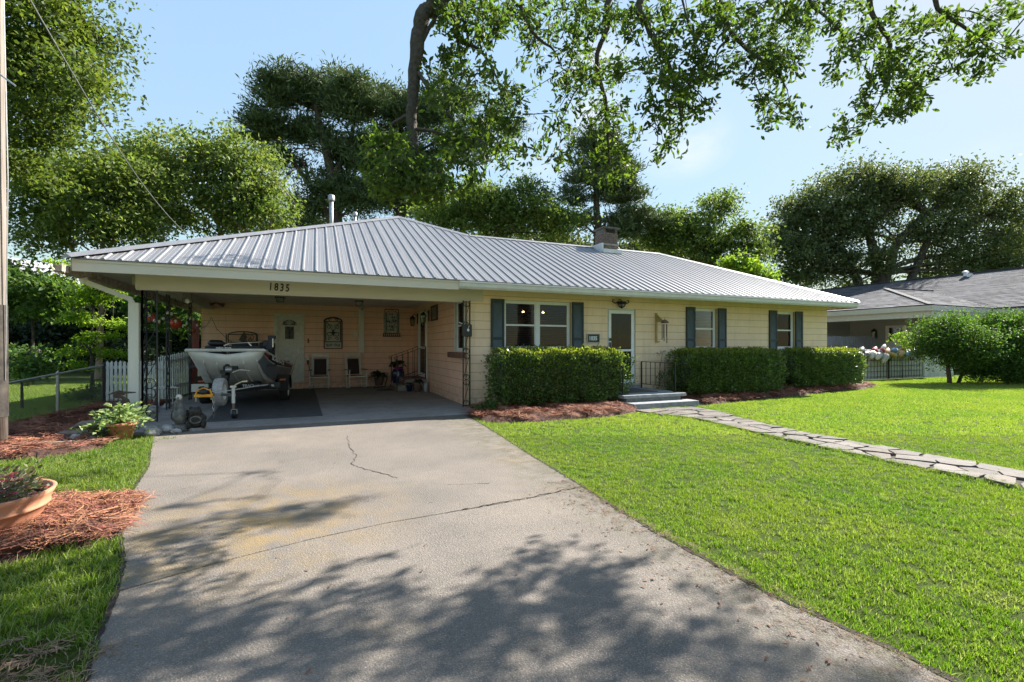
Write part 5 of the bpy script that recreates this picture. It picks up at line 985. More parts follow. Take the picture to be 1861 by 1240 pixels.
b = B(); sheet(b, [(37.7, 2, EZn-.04), (37.7, 31, EZn-.04), (45.5, 31, mz(45.5)-.05), (45.5, 2, mz(45.5)-.05)]); sheet(b, [(45.5, 2, mz(45.5)-.02), (45.5, 31, mz(45.5)-.02), (53.3, 31, EZn), (53.3, 2, EZn)]); bat(b, NO).build('roof_deck', 'shingle_edge', nroof)
AP = (36.5, 20, 5.5); RE = (42.1, 20, 5.58)
shingle_rows((EX, 15, EZn), (37.9, 15, EZn), AP, RE, 17)
shingle_rows((EX, 25, EZn), (EX, 15, EZn), AP, AP, 17)
b = B(); sheet(b, [(EX, 15, EZn-.03), (37.8, 15, EZn-.03), tuple(Vector(RE)-Vector((0, 0, .04))), tuple(Vector(AP)-Vector((0, 0, .04)))]); sheet(b, [(EX, 25, EZn-.03), (EX, 15, EZn-.03), tuple(Vector(AP)-Vector((0, 0, .04)))]); sheet(b, [(37.8, 25, EZn-.03), (EX, 25, EZn-.03), AP, RE]); bat(b, NO).build('roof_deck', 'shingle_edge', nroof)
b = B(); b.bar((45.5, 2, mz(45.5)+.06), (45.5, 31, mz(45.5)+.06), .3, .07); b.bar((EX, 15, EZn+.03), Vector(AP)+Vector((0, 0, .05)), .28, .04); b.bar(Vector(AP)+Vector((0, 0, .04)), Vector(RE)+Vector((0, 0, .04)), .25, .05); bat(b, NO).build('ridge_cap', 'shingle_edge', nroof)
b = B(); b.lathe([(.12, 0), (.12, .25), (.2, .26), (.2, .36), (0, .42)], (45.0, 19.3, mz(45.0)), 10); b.box(44.7, 18.9, mz(45)-.1, 45.1, 19.1, mz(45)+.15); bat(b, NO).build('roof_vent', 'far_white', nroof)
b = B(); b.box(EX-.02, 14.93, 3.50, 37.7, 15.0, EZn-.035); b.box(EX-.05, 15.0, 3.50, EX, 25, EZn-.035); b.box(37.72, 2, 3.5, 37.80, 14.9, EZn-.05); bat(b, NO).build('fascia', 'nb_fascia', nh)
b = B(); b.box(EX+.1, 15.01, 3.14, 37.7, 15.3, 3.49); b.box(EX+.1, 15.31, 3.14, EX+.4, 25, 3.49); bat(b, NO).build('beam', 'nb_fascia', nh)
b = B(); b.box(EX+.05, 15.05, 3.492, 37.75, 24.9, 3.5); bat(b, NO).build('carport_ceiling', 'soffit', nh)
b = B(); b.box(38.2, 2.3, 0, 38.4, 31, 3.55); bat(b, NO).build('wall', 'nb_wall', nh)
for k in range(17):
    b = B(); b.box(33.0, 23.39, .2*k, 38.19, 23.6, .2*k+.19); bat(b, NO).build('siding_board', 'nb_wall', nh)
b = B(); b.box(38.13, 19.6, .3, 38.2, 20.9, 3.0); bat(b, NO).build('door', 'far_white', nh)
b = B(); b.box(38.10, 19.85, 1.9, 38.129, 20.65, 2.85); bat(b, NO).build('pane', 'dark_glass', nh)
for xa, xb in ((32.0, 32.2), (36.4, 37.6)): b = B(); b.box(xa, 15.05, 0, xb, 15.25, 3.14); bat(b, NO).build('carport_column', 'nb_wall', nh)
nl = empty('wall_lantern', (38.05, 21.6, 2.4), 'black lantern beside the door under the neighbour carport', 'lantern')
b = B(); b.box(-.10, -.14, -.3, .10, .14, -.26); b.box(-.10, -.14, .2, .10, .14, .25); b.add([(-.12, -.17, .25), (.12, -.17, .25), (.12, .17, .25), (-.12, .17, .25), (0, 0, .45)], [(0, 1, 4), (1, 2, 4), (2, 3, 4), (3, 0, 4)])
for sx in (-1, 1):
    for sy in (-1, 1): b.box(sx*.10-.012, sy*.14-.012, -.26, sx*.10+.012, sy*.14+.012, .2)
b.box(.10, -.05, -.1, .15, .05, .1); b.build('frame', 'black_iron', nl); b = B(); b.box(-.085, -.12, -.25, .085, .12, .19); b.build('glass', 'jar_glass', nl)
# distant white house glimpsed at the left
lo = at(70, 470, 42); lh = empty('house', (lo.x, lo.y, 0), 'white gabled house glimpsed through the leaves at far left', 'house', rz=-.5)
b = B(); b.box(-8, -3, 0, 2, 4, 7.0); b.build('wall', 'far_white', lh)
b = B(); b.prism([(-9, 7.0), (3, 7.0), (-3, 9.6)], 'y', -3.4, 4.4); b.build('roof', 'far_roof', lh)
b = B(); b.prism([(-8, 7.02), (2, 7.02), (-3, 9.2)], 'y', -3.46, -3.41); b.build('gable', 'far_white', lh)
for x in (-6, -1): b = B(); b.box(x-.7, -3.05, 4.4, x+.7, -3.01, 6.4); b.build('window', 'dark_glass', lh)
# ================= fences =================
def fence_root(name, o, label, cat='fence'): return empty(name, o, label, cat)
# chain link
O = (-5.25, 13.3, 0); cf = fence_root('chain_link_fence', O, 'low grey chain link fence between the side yard and the pine straw bed')
fx = lambda y: -5.12-.05*(15.4-y)*(1 if y > 11 else 1.35)
ft = lambda y: 1.02-.055*(15.4-y)
for y in (15.35, 13.27, 11.1, 8.9): b = B(); b.tube([(fx(y), y, -.03), (fx(y), y, ft(y)+.04)], .032 if y < 15 else .045, 8); b.lathe([(.036 if y < 15 else .05, 0), (.02, .03), (0, .05)], (fx(y), y, ft(y)+.02), 8); bat(b, O).build('post', 'black_iron' if y > 15 else 'galv', cf)
b = B(); b.tube([(fx(y), y, ft(y)) for y in (15.35, 13.27, 11.1, 8.9, 6)], .024, 6); bat(b, O).build('top_rail', 'galv', cf)
b = B(); s = .075; y = 6.0; yy = []
while y < 15.3: yy.append(y); y += s
for y in yy:
    for d in (1, -1):
        p = []; 
        for k in range(0, 15):
            q = y+d*k*s*.98
            if 6 <= q <= 15.32 and k*s < ft(q)-.01: p.append((fx(q), q, k*s+.01))
        if len(p) > 1: b.tube([p[0], p[-1]], .0032, 3, False)
bat(b, O).build('wire_mesh', 'galv', cf, kind='stuff')
# white pickets
def pickets(label, a, c, n, h0, h1, z=0, w_=.062):
    a, c = Vector((*a, 0)), Vector((*c, 0)); O = tuple((a+c)/2); r = fence_root('picket_fence', O, label); d = (c-a).normalized(); nn = Vector((d.y, -d.x, 0))
    for i in range(n):
        p = a.lerp(c, (i+.5)/n); h = h0+(h1-h0)*i/n+random.uniform(-.012, .012); b = B(); t = random.uniform(-.012, .012); q = p+d*t
        b.bar(p+Vector((0, 0, z)), q+Vector((0, 0, h-.05)), w_, .022, up=nn); b.add([p+d*(-w_/2)-nn*.011+Vector((0, 0, h-.0499)), p+d*(w_/2)-nn*.011+Vector((0, 0, h-.0499)), p-nn*.011+Vector((0, 0, h)), p+d*(-w_/2)+nn*.011+Vector((0, 0, h-.0499)), p+d*(w_/2)+nn*.011+Vector((0, 0, h-.0499)), p+nn*.011+Vector((0, 0, h))], [(0, 1, 2), (5, 4, 3), (0, 2, 5, 3), (1, 4, 5, 2)])
        bat(b, O).build('picket', 'white_old', r)
    for zz in (.25, .85): b = B(); b.bar(a-nn*.035+Vector((0, 0, h0*zz)), c-nn*.035+Vector((0, 0, h1*zz)), .08, .03, up=nn); bat(b, O).build('rail', 'white_old', r)
pickets('weathered white picket panel left of the downspout', (-5.08, 15.32), (-3.72, 15.32), 15, 1.12, 1.14)
pickets('white picket fence running back along the carport posts', (-4.0, 15.5), (-3.62, 20.5), 34, 1.22, 1.5)
# grey board fence (behind)
gf0, gf1 = (24.5, 19.5), (34.5, 19.5); O = (29.5, 19.5, 0); gf = fence_root('board_fence', O, 'weathered grey board fence beyond the house corner')
n = 60
for i in range(n):
    x = gf0[0]+(gf1[0]-gf0[0])*(i+.5)/n; b = B(); h = 2.16+random.uniform(-.03, .03); w2 = .076; y = 19.5+random.uniform(-.01, .01)
    b.prism([(x-w2, 0), (x+w2, 0), (x+w2, h-.06), (x+w2*.5, h), (x-w2*.5, h), (x-w2, h-.06)], 'y', y, y+.02); bat(b, O).build('board', 'grey_wood', gf)
b = B(); b.box(24.5, 19.44, 1.55, 34.5, 19.485, 1.64); bat(b, O).build('rail', 'grey_wood', gf)
# white masonry wall with wire panels and buoys
O = (25.5, 13.3, 0); ww = fence_root('garden_wall', O, 'low white wall right of the last hedge with wire panels', 'wall')
b = B(); b.box(20.5, 13.3, 0, 27.25, 13.42, 1.36); bat(b, O).build('wall', 'pool_white', ww, bevel=.01)
b = B(); b.box(27.26, 13.24, 0, 27.5, 13.46, 1.42); bat(b, O).build('pillar', 'far_white', ww, bevel=.01)
for k in range(7): b = B(); b.box(27.52+k*.34, 13.3+.0*k, 0, 27.52+k*.34+.33, 13.36, 1.22-.05*k); bat(b, O).build('board', 'white_old', ww)
for x0, x1 in ((21.5, 24.3), (24.42, 27.1)):
    b = B()
    for z in (.12, .36, .60, .86, 1.08): b.bar((x0, 13.27, z), (x1, 13.27, z), .018)
    for i in range(13): x = x0+(x1-x0)*i/12; b.bar((x, 13.262, .05), (x, 13.262, 1.1), .016)
    b.bar((x0, 13.25, 0), (x0, 13.25, 1.12), .05); bat(b, O).build('wire_panel', 'brown_iron', ww)
b = B(); b.tube([(21.3+.1*i, 13.2+.02*math.sin(i), 1.12+.03*math.sin(i*.9)) for i in range(60)], .022, 5)
for x in (22.1, 24.4, 26.1, 26.7): b.tube([(x+.12*math.cos(t), 13.2, 1.02+.17*math.sin(t)) for t in [math.pi*(1+i/10) for i in range(11)]], .022, 5)
tag(b.build('mooring_rope', 'black_iron'), 'dark rope looped along the top of the white wall under the buoys', 'rope')
cols = {'w': 'white_paint', 'c': 'cream_wood', 'y': 'orange', 'b': 'seat_grey', 'r': 'red_print', 'g': 'galv'}
mat('buoy_white', (.66, .64, .56), .6, var=.2, scale=6); mat('buoy_yellow', (.62, .40, .16), .6, var=.15); mat('buoy_blue', (.22, .34, .50), .6, var=.15); mat('buoy_red', (.36, .03, .03), .6, var=.15); mat('buoy_grey', (.25, .26, .27), .6, var=.2); mat('buoy_dark', (.04, .04, .05), .6)
bl = [(21.75, 1.22, .30, 'buoy_white', 'buoy_dark', .35, 'long cream buoy with dark tip, leftmost on the white wall'), (22.25, 1.25, .2, 'buoy_grey', 'buoy_white', .9, 'small grey and white buoy next to the long cream one'), (22.7, 1.28, .26, 'buoy_white', 'buoy_red', .4, 'white buoy with red shoulder left of the grey striped one'), (23.15, 1.20, .26, 'buoy_white', 'buoy_grey', .5, 'white buoy with grey band low on the wall'), (23.6, 1.16, .30, 'buoy_white', 'buoy_yellow', .3, 'cream buoy with yellow end hanging lowest'), (24.15, 1.18, .24, 'buoy_yellow', 'buoy_white', 1.2, 'round mustard yellow buoy on the wall'), (24.3, 1.38, .24, 'buoy_blue', 'buoy_white', 1.1, 'pale blue buoy above the mustard yellow one'), (24.85, 1.28, .24, 'buoy_yellow', 'buoy_red', .6, 'tan buoy with red tip right of the pale blue one'), (25.3, 1.24, .26, 'buoy_blue', 'buoy_white', .9, 'grey blue and white buoy in the middle right'), (25.75, 1.34, .28, 'buoy_white', 'buoy_grey', .8, 'big white buoy left of the dark red one'), (26.25, 1.40, .26, 'buoy_red', 'buoy_red', 1.0, 'dark red buoy on the white wall'), (26.8, 1.28, .22, 'buoy_white', 'buoy_yellow', .7, 'white buoy with yellow tip above the pillar'), (27.3, 1.50, .26, 'buoy_grey', 'buoy_grey', 1.4, 'dark grey buoy lying on top of the pillar'), (23.4, 1.42, .2, 'buoy_red', 'buoy_white', .3, 'striped red and white buoy on top of the wall')]
for x, z, s, m1, m2, an, lab in bl:
    x += .35; z -= .06; s *= 1.2; r = empty('buoy', (x, 13.12, z), lab, 'buoy', 'fishing buoys hung along the white wall'); r.rotation_euler = (0, an+.5, .2)
    b = B(); L_ = s*1.25; s *= .78; b.lathe([(.03, -L_*1.05), (s*.42, -L_*.85), (s*.55, -L_*.3), (s*.55, .0)], n=12); b.build('float', m1, r, True); b = B(); b.lathe([(s*.552, 0.001), (s*.55, L_*.35), (s*.4, L_*.8), (.05, L_*1.0)], n=12); b.build('float_end', m2, r, True)
    b = B(); b.tube([(0, 0, L_*.9), (.03, 0, L_*1.3)], .02, 5); b.build('spindle', 'buoy_dark', r)
# bear-like white ornament bits at the corner of the house
for z, lab in ((1.86, 'small white buoy fixed high on the far corner of the house'), (1.52, 'white and black buoy fixed below the first at the house corner')):
    r = empty('buoy', (17.25, 11.9, z), lab, 'buoy'); b = B(); b.ell((0, 0, 0), (.12, .12, .14)); b.build('float', 'buoy_white', r, True); b = B(); b.lathe([(.122, -.04), (.122, .03)], n=12, caps=False); b.build('band', 'buoy_dark', r); b = B(); b.bar((-.33, 0, .02), (-.1, 0, .02), .02); b.build('bracket', 'buoy_dark', r)
# parked car glints beyond the bush
pc = empty('parked_car', (33, 11.2, 0), 'silver white car mostly hidden behind the large bush', 'car', rz=math.radians(8))
b = B(); b.prism([(-2.2, .35), (2.2, .35), (2.25, .75), (1.5, .95), (.9, 1.42), (-.9, 1.45), (-1.7, .98), (-2.2, .85)], 'y', -.85, .85); b.build('body', 'white_paint', pc, bevel=.06)
b = B(); b.prism([(1.35, .98), (.85, 1.36), (-.85, 1.39), (-1.5, 1.0)], 'y', -.86, -.851); b.build('side_window', 'dark_glass', pc)
for x in (-1.35, 1.35): b = B(); b.lathe([(.15, -.9), (.33, -.9), (.33, -.70), (.15, -.7)], (x, 0, .33), 18, 'y'); b.build('wheel', 'rubber', pc)
b = B(); b.box(-2.26, -.8, .7, -2.2, -.5, .85); b.build('tail_light', 'red_print', pc)
dr = poly_obj('road', [(24, 3), (60, 3), (60, 12.6), (29.0, 12.6), (28, 11.4), (24, 10.6)], -.1, -.024, 'driveway_concrete'); tag(dr, 'pale neighbour driveway behind the large bush', kind='structure')
# ================= pole and wires =================
up = empty('utility_pole', (-4.455, 9.4, 0), 'weathered wooden utility pole at the left edge of the view', 'pole')
b = B(); b.tube([(0, 0, -.1), (0.0, 0, 3.0), (-.01, 0, 6), (-.02, 0, 10.5)], [.165, .15, .135, .12], 16); b.build('shaft', 'pole_wood', up, True)
b = B(); b.tube([(.0, 0, .45), (0.0, 0, 2.12)], [.172, .162], 16, False); b.build('sleeve', 'pole_sleeve', up, True)
b = B(); b.tube([(.15+.12*math.cos(t), -.1, 7.25+.22*math.sin(t)) for t in [i*.4 for i in range(17)]], .012, 5); b.build('cable_coil', 'galv', up)
b = B(); b.bar((.1, -.1, 5.55), (.35, -.2, 5.35), .02); b.tube([(.14, -.05, 7.4), (.2, -.05, 4), (.17, -.05, 1)], .008, 4); b.build('bracket', 'galv', up)
a0 = Vector((-4.3, 9.35, 7.35)); a1 = Vector(at(345, 432, 17.2)); b = B(); b.tube([a0.lerp(a1, i/12)-Vector((0, 0, .5*math.sin(math.pi*i/12))) for i in range(13)], .014, 5); tag(b.build('service_cable', 'galv'), 'grey service cable sagging from the pole to the roof', 'cable')
# ================= boat and trailer =================
BO = Vector((-1.86, 12.05, 0)); YB = math.radians(-3.0)
boat = empty('boat', BO, 'grey aluminium fishing boat with a blunt bow resting on its trailer', 'boat', rz=YB)
def section(s):       # s = 0 bow .. 1 stern (metres 0..4.5); returns half widths and heights
    y = s*4.5; tw_ = .76+.16*min(1, s*2.2)**.8; top = 1.42-.52*s**.75; k = min(1, s/.30)
    keel = top-.10-(top-.10-.56)*(k**.5) ; chine_w = (.68+.14*s)*(.84+.16*k); chine = keel+.05+.04*(1-k)
    return y, tw_, top, chine_w, chine, keel
SS = [0, .008, .018, .03, .05, .07, .095, .12, .15, .18, .21, .24, .27, .30, .35, .4, .5, .65, .8, 1.0]
def hull_ring(s):
    y, tw_, top, cw, ch, kl = section(s); m1 = (tw_*.55+cw*.45, top*.5+ch*.5)
    return [(-tw_, y, top), (-m1[0], y, m1[1]), (-cw, y, ch), (-cw*.5, y, (ch+kl)/2-.01), (0, y, kl), (cw*.5, y, (ch+kl)/2-.01), (cw, y, ch), (m1[0], y, m1[1]), (tw_, y, top)]
V = []; F = []
for s in SS: V += hull_ring(s)
for i in range(len(SS)-1):
    for k in range(8): F.append((i*9+k, i*9+k+1, (i+1)*9+k+1, (i+1)*9+k))
F.append(tuple(range((len(SS)-1)*9, len(SS)*9)))
b = B(); b.add(V, F); o = b.build('hull', 'aluminium', boat, True); o.modifiers.new('s', 'SOLIDIFY').thickness = .012
for k_, r_ in ((-1, .016), (1, .016)):
    b = B(); b.tube([(k_*section(s)[1], section(s)[0], section(s)[2]) for s in SS], .028, 6); b.build('gunwale', 'aluminium', boat, True)
b = B(); b.tube([(-.76, -.01, 1.42), (.76, -.01, 1.42)], .034, 8); b.box(-.76, 0, 1.395, .76, .55, 1.425); b.build('bow_deck', 'aluminium', boat)
for x in (-.5, -.22, .08, .36, .66):   # pressed ribs down the bow
    p = []
    for s in SS[1:13]:
        y, tw_, top, cw, ch, kl = section(s); w_ = abs(x)*(cw/.62)*.9+.04; zz = kl+(ch-kl)*min(1, abs(x)/max(cw, .1))
        p.append((x*(.9+.25*s), y-.012, zz+0.0-.01))
    b = B(); b.tube(p[1:], .013, 6); b.build('hull_rib', 'aluminium', boat, True)
def side_pt(s, f, off=.006):   # f: 0 gunwale .. 1 chine, starboard (+x) side
    r = hull_ring(s); a, m_, c_ = Vector(r[8]), Vector(r[7]), Vector(r[6]); p = a.lerp(m_, f*2) if f < .5 else m_.lerp(c_, f*2-1); return p+Vector((off, 0, 0))
def decal(name, s0, s1, f0, f1, m, off=.006, n=10):
    b = B(); vs = []
    for i in range(n+1): s = s0+(s1-s0)*i/n; vs += [side_pt(s, f0, off), side_pt(s, f1, off)]
    b.add(vs, [(2*i, 2*i+1, 2*i+3, 2*i+2) for i in range(n)]); return b.build(name, m, boat)
decal('side_panel', .03, 1.0, .34, .95, 'boat_side', .014); decal('stripe', .02, .95, .30, .335, 'white_print', .016); decal('name_band', .02, .95, .06, .295, 'red_print', .015); decal('name_band_edge', .02, .95, .22, .298, 'black_print', .0155)  # black printed strip along the lower part of the red band
q0, q1 = side_pt(.12, .17, .03), side_pt(.42, .17, .03); ang = math.atan2(q1.y-q0.y, q1.x-q0.x); sl_ = math.atan2(q1.z-q0.z, math.hypot(q1.x-q0.x, q1.y-q0.y))
decal('registration_plate', .10, .46, .04, .28, 'black_print', .020)
t = text_mesh('registration_number', 'SC-8319-CR', .155, 'white_print', q0+Vector((.03, .02, -.055)), boat, depth=.002, bold=.006, sx=1.75, space=1.02); t.rotation_euler = Matrix(((math.cos(ang)*math.cos(sl_), -.10, math.sin(ang)), (math.sin(ang)*math.cos(sl_), 0, -math.cos(ang)), (math.sin(sl_), 1, 0))).to_euler()
for x, y, w_, d_, h_, m in ((-.42, .85, .42, .34, .16, 'seat_grey'), (-.15, 2.2, .42, .34, .30, 'navy'), (.35, 3.2, .42, .34, .3, 'navy')):
    b = B(); b.box(x-w_/2, y-d_/2, 1.10, x+w_/2, y+d_/2, 1.33+h_*.0+.1); b.build('seat', m, boat, bevel=.03)
    b = B(); b.box(x-w_/2, y+d_/2-.06, 1.43, x+w_/2, y+d_/2+.04, 1.43+h_*.6); b.build('seat_back', m, boat, bevel=.03)
b = B(); b.box(-.85, .58, 1.02, .85, 4.3, 1.05); b.build('deck', 'navy', boat)
b = B(); b.box(-.25, 4.45, .55, .25, 4.75, 1.25); b.build('outboard_motor', 'black_plastic', boat, bevel=.05)
tm = empty('trolling_motor', BO+Vector((.1, .25, 1.44)), 'stowed black trolling motor with silver shaft lying across the bow', 'trolling motor', rz=YB)
b = B(); b.tube([(-.20, .1, .12), (.62, .1, .17)], .018, 8); b.build('shaft', 'steel', tm, True)
b = B(); b.tube([(-.52, .1, .14), (-.46, .1, .14), (-.26, .1, .13), (-.18, .1, .12)], [.03, .075, .075, .03], 10); b.build('motor_pod', 'black_plastic', tm, True)
b = B(); b.box(-.56, -.02, -.01, .0, .22, .06); b.build('foot_pedal', 'navy', tm, bevel=.02); b = B(); b.box(-.30, -.08, .0, .55, .0, .07); b.build('mount', 'navy', tm, bevel=.015)
text_mesh('maker_text', 'minn kota', .075, 'white_print', (-.32, -.085, .005), tm, depth=.002, bold=.003); b = B(); b.bar((-.16, -.09, .08), (-.05, -.09, .13), .05, .02); b.build('decal', 'white_print', tm)
b = B(); b.box(.60, .04, .06, .74, .16, .20); b.bar((.72, .1, -.02), (.78, .1, .30), .13, .12); b.box(.70, .03, .24, .86, .17, .32); b.build('head', 'navy', tm, bevel=.02)
b = B(); b.box(.80, .035, .04, .82, .165, .28); b.bar((.42, .02, .0), (.30, .0, .16), .02); b.build('bracket', 'steel', tm)
tr = empty('boat_trailer', BO, 'black single axle boat trailer with spare wheel on its tongue', 'trailer', rz=YB)
b = B(); b.bar((-.12, -1.0, .52), (0, 1.2, .50), .09); b.bar((0, 1.2, .5), (0, 3.9, .50), .09); b.bar((-.72, .9, .50), (-.72, 4.1, .50), .06, .1); b.bar((.72, .9, .50), (.72, 4.1, .50), .06, .1); b.bar((-.72, .92, .50), (0, -.25, .52), .06, .08); b.bar((.72, .92, .50), (0, -.25, .52), .06, .08); b.bar((-.75, 1.2, .52), (.75, 1.2, .52), .07, .1); b.bar((-.92, 2.3, .38), (.92, 2.3, .38), .08); b.bar((-.75, 3.9, .5), (.75, 3.9, .5), .07, .1); b.build('frame', 'black_iron', tr)
for sx in (-.45, .45): b = B(); b.bar((sx, .9, .60), (sx, 4.2, .62), .1, .07); b.build('bunk', 'rubber', tr)
b = B(); b.bar((.0, -1.05, .565), (.72, .86, .575), .004, .02, up=(0, 0, 1)); b.build('pin_stripe', 'white_print', tr)
for s_, tx, sz, sx in ((0, 'TRACKER', .085, 1.0), (1, 'TRAILSTAR', .055, 1.0)):
    text_mesh('maker_text', tx, sz, 'white_print', (.12+s_*.42, 1.13, .505), tr, depth=.002, bold=.006, sx=sx)
b = B(); b.box(.08, 1.145, .46, .95, 1.16, .60); b.build('name_board', 'black_plastic', tr)
def wheel(nm, c, r, w_, m, rim='white_old', ax='x'):
    wroot = sub(nm, tr); b = B(); b.lathe([(r*.58, -w_*.42), (r*.93, -w_/2), (r, -w_*.32), (r, w_*.32), (r*.93, w_/2), (r*.58, w_*.42)], c, 28, ax, False)
    b.lathe([(r*.58, w_*.42), (r*.58, -w_*.42)], c, 28, ax, False); b.build('tyre', m, wroot, True)
    b = B(); b.lathe([(0, w_*.25), (r*.2, w_*.34), (r*.45, w_*.2), (r*.58, w_*.44)], c, 20, ax, False); b.lathe([(0, -w_*.25), (r*.58, -w_*.4)], c, 20, ax, False); b.build('rim', rim, wroot, True)
for sx in (-.93, .93): wheel('wheel', (sx, 2.3, .33), .33, .21, 'rubber')
wheel('spare_wheel', (-.02, -.42, .53), .30, .19, 'white_tyre', 'white_paint')
for sx in (-1, 1):
    b = B(); p = [(.40*math.cos(t), .33+.40*math.sin(t)) for t in [math.pi*i/10 for i in range(11)]]
    b.add([(sx*.81, 2.3+y, z) for y, z in p]+[(sx*1.07, 2.3+y, z) for y, z in p], [(i, i+1, 12+i, 11+i) for i in range(10)]); b.add([(sx*.81, 1.9, .33), (sx*.81, 1.86, .75), (sx*1.07, 1.86, .75), (sx*1.07, 1.9, .33)], [(0, 1, 2, 3)]); o = b.build('fender', 'black_plastic', tr); o.modifiers.new('s', 'SOLIDIFY').thickness = .01
    b = B(); b.box(sx*.86, 1.83, .60, sx*1.0, 1.855, .64); b.build('marker_light', 'marker_orange', tr)
b = B(); b.box(-.95, 1.1, .42, -.6, 1.2, .60); b.build('light_board', 'chair_white', tr)
b = B(); b.bar((1.02, 3.2, .6), (1.20, 3.3, 1.28), .06); b.box(.99, 3.15, .3, 1.05, 3.25, .62); b.build('guide_pole', 'cream_wood', tr)
b = B(); b.box(.62, 2.9, .62, .80, 3.5, .80); b.build('bunk_pad', 'buoy_yellow', tr)
b = B(); b.bar((-.02, .0, .55), (-.02, .35, 1.02), .09, .07); b.box(-.10, .05, .78, .02, .25, .86); b.box(-.12, .02, .90, .0, .22, .97); b.box(-.08, .1, .98, .20, .3, 1.06); b.ell((.0, .1, 1.05), (.06, .1, .06)); b.build('winch_post', 'black_iron', tr)
b = B(); b.lathe([(.07, -.06), (.07, .06)], (.06, .0, .98), 14, 'x'); b.bar((.12, -.02, .92), (.28, -.05, .98), .03); b.bar((.28, -.05, .98), (.48, -.05, .96), .025); b.build('winch', 'galv', tr)
b = B(); b.box(-.07, -1.16, .50, .06, -.95, .60); b.ell((0, -1.14, .60), (.09, .11, .07)); b.sh(-.14).build('coupler', 'black_iron', tr, True)
b = B(); b.box(-.16, -1.22, .50, .16, -1.10, .555); b.tube([(-.14, -1.18, .54), (-.11, -1.18, .63), (0, -1.18, .68), (.11, -1.18, .63), (.14, -1.18, .54)], .016, 6); b.sh(-.14).build('coupler_lock', 'orange', tr, bevel=.008)
b = B(); b.tube([(-.13, -1.17, .50), (-.13, -1.17, .42)], .016, 6); b.tube([(.13, -1.17, .50), (.13, -1.17, .44)], .016, 6); b.sh(-.14).build('lock_pin', 'steel', tr)
ch_ = sub('safety_chain', tr); cp = [(-.02+.20*t, -1.17, .66-.05*t) for t in (.4, .75)]+[(.17, -1.17, .60-.062*i) for i in range(9)]
for i, p in enumerate(cp):
    p = (p[0]-.14, p[1], p[2])
    b = B(); b.tube([(p[0]+(.02*math.cos(t) if i % 2 else 0), p[1]+(0 if i % 2 else .02*math.cos(t)), p[2]+.036*math.sin(t)) for t in [k*math.pi/5 for k in range(11)]], .007, 5, False); b.build('link', 'steel' if i < 9 else 'clay_dull', ch_)
jk = sub('jack', tr); b = B(); b.tube([(.34, -1.0, .34), (.34, -1.0, .66)], .032, 10); b.box(.29, -1.05, .66, .39, -.95, .70); b.build('outer_tube', 'chair_white', jk); b = B(); b.tube([(.34, -1.0, .12), (.34, -1.0, .345)], .025, 10); b.build('inner_tube', 'clay_dull', jk); b = B(); b.bar((.36, -1.0, .71), (.50, -1.02, .78), .022); b.bar((.50, -1.02, .78), (.60, -1.02, .785), .03); b.build('crank', 'steel', jk)
b = B(); b.lathe([(.06, -.04), (.095, -.04), (.10, 0), (.095, .04), (.06, .04)], (.36, -1.0, .12), 18, 'x'); b.build('wheel', 'black_plastic', jk, True); b = B(); b.box(.30, -1.04, .12, .32, -.96, .22); b.box(.40, -1.04, .12, .42, -.96, .22); b.box(.30, -1.04, .205, .42, -.96, .22); b.build('fork', 'galv', jk)
b = B(); b.bar((0, -.62, .50), (.36, -1.0, .50), .05); b.build('jack_bracket', 'galv', tr)
# ================= carport things =================
def rocker(loc, rz, label, backm='wicker'):
    r = empty('rocking_chair', loc, label, 'chair', 'rocking chairs against the carport wall', rz); W = .30
    for s in (-1, 1):
        b = B(); b.tube([(s*W, .42*t*1.0, .04+.12*t*t) for t in [i/5-1 for i in range(11)]], .019, 6); b.build('rocker', 'chair_white', r)
        b = B(); b.tube([(s*W, -.24, .06), (s*W, -.26, .66)], .021, 8); b.build('front_leg', 'chair_white', r); b = B(); b.tube([(s*(W-.04), .18, .06), (s*(W-.04), .20, .42), (s*(W-.04), .36, 1.24)], .02, 8); b.build('back_post', 'chair_white', r)
        b = B(); b.box(s*W-.04, -.32, .655, s*W+.04, .27, .68); b.build('armrest', 'clay_dull', r, bevel=.008)
    for z in (.18, .27): b = B(); b.tube([(-W, -.24, z), (W, -.24, z)], .012, 6); b.build('stretcher', 'chair_white', r)
    b = B(); b.box(-W+.02, -.27, .405, W-.02, -.22, .455); b.build('seat_rail', 'chair_white', r, bevel=.01); b = B(); b.box(-W+.03, -.23, .43, W-.03, .20, .46); b.build('seat', backm, r, bevel=.01)
    b = B(); b.bar((-W+.05, .345, 1.16), (W-.05, .345, 1.16), .025, .10, up=(0, 0, 1)); b.build('top_rail', 'chair_white', r, bevel=.006); b = B(); b.bar((0, .225, .50), (0, .325, 1.04), .40, .03, up=(0, 1, 0)); b.build('backrest', backm, r)
    for s in (-1, 1): b = B(); b.tube([(s*.215, .22, .47), (s*.215, .33, 1.08)], .014, 6); b.build('back_spindle', 'chair_white', r)
    return r
rocker((.10, 17.45, .02), math.radians(-4), 'white rocking chair with reddish woven back just right of the door')
rocker((1.28, 17.40, .02), math.radians(14), 'white rocking chair with purplish dark back below the pipe cover')
def scrolls(b, y, x0, x1, z0, z1, n, r=.008):
    for _ in range(n):
        cx, cz = random.uniform(x0, x1), random.uniform(z0, z1); R = random.uniform(.05, .09); s = random.choice((-1, 1)); a0 = random.uniform(0, 6)
        b.tube([(cx+s*R*(1-k/22)*math.cos(a0+k*.4), y, cz+R*(1-k/22)*math.sin(a0+k*.4)) for k in range(16)], r, 4, False)
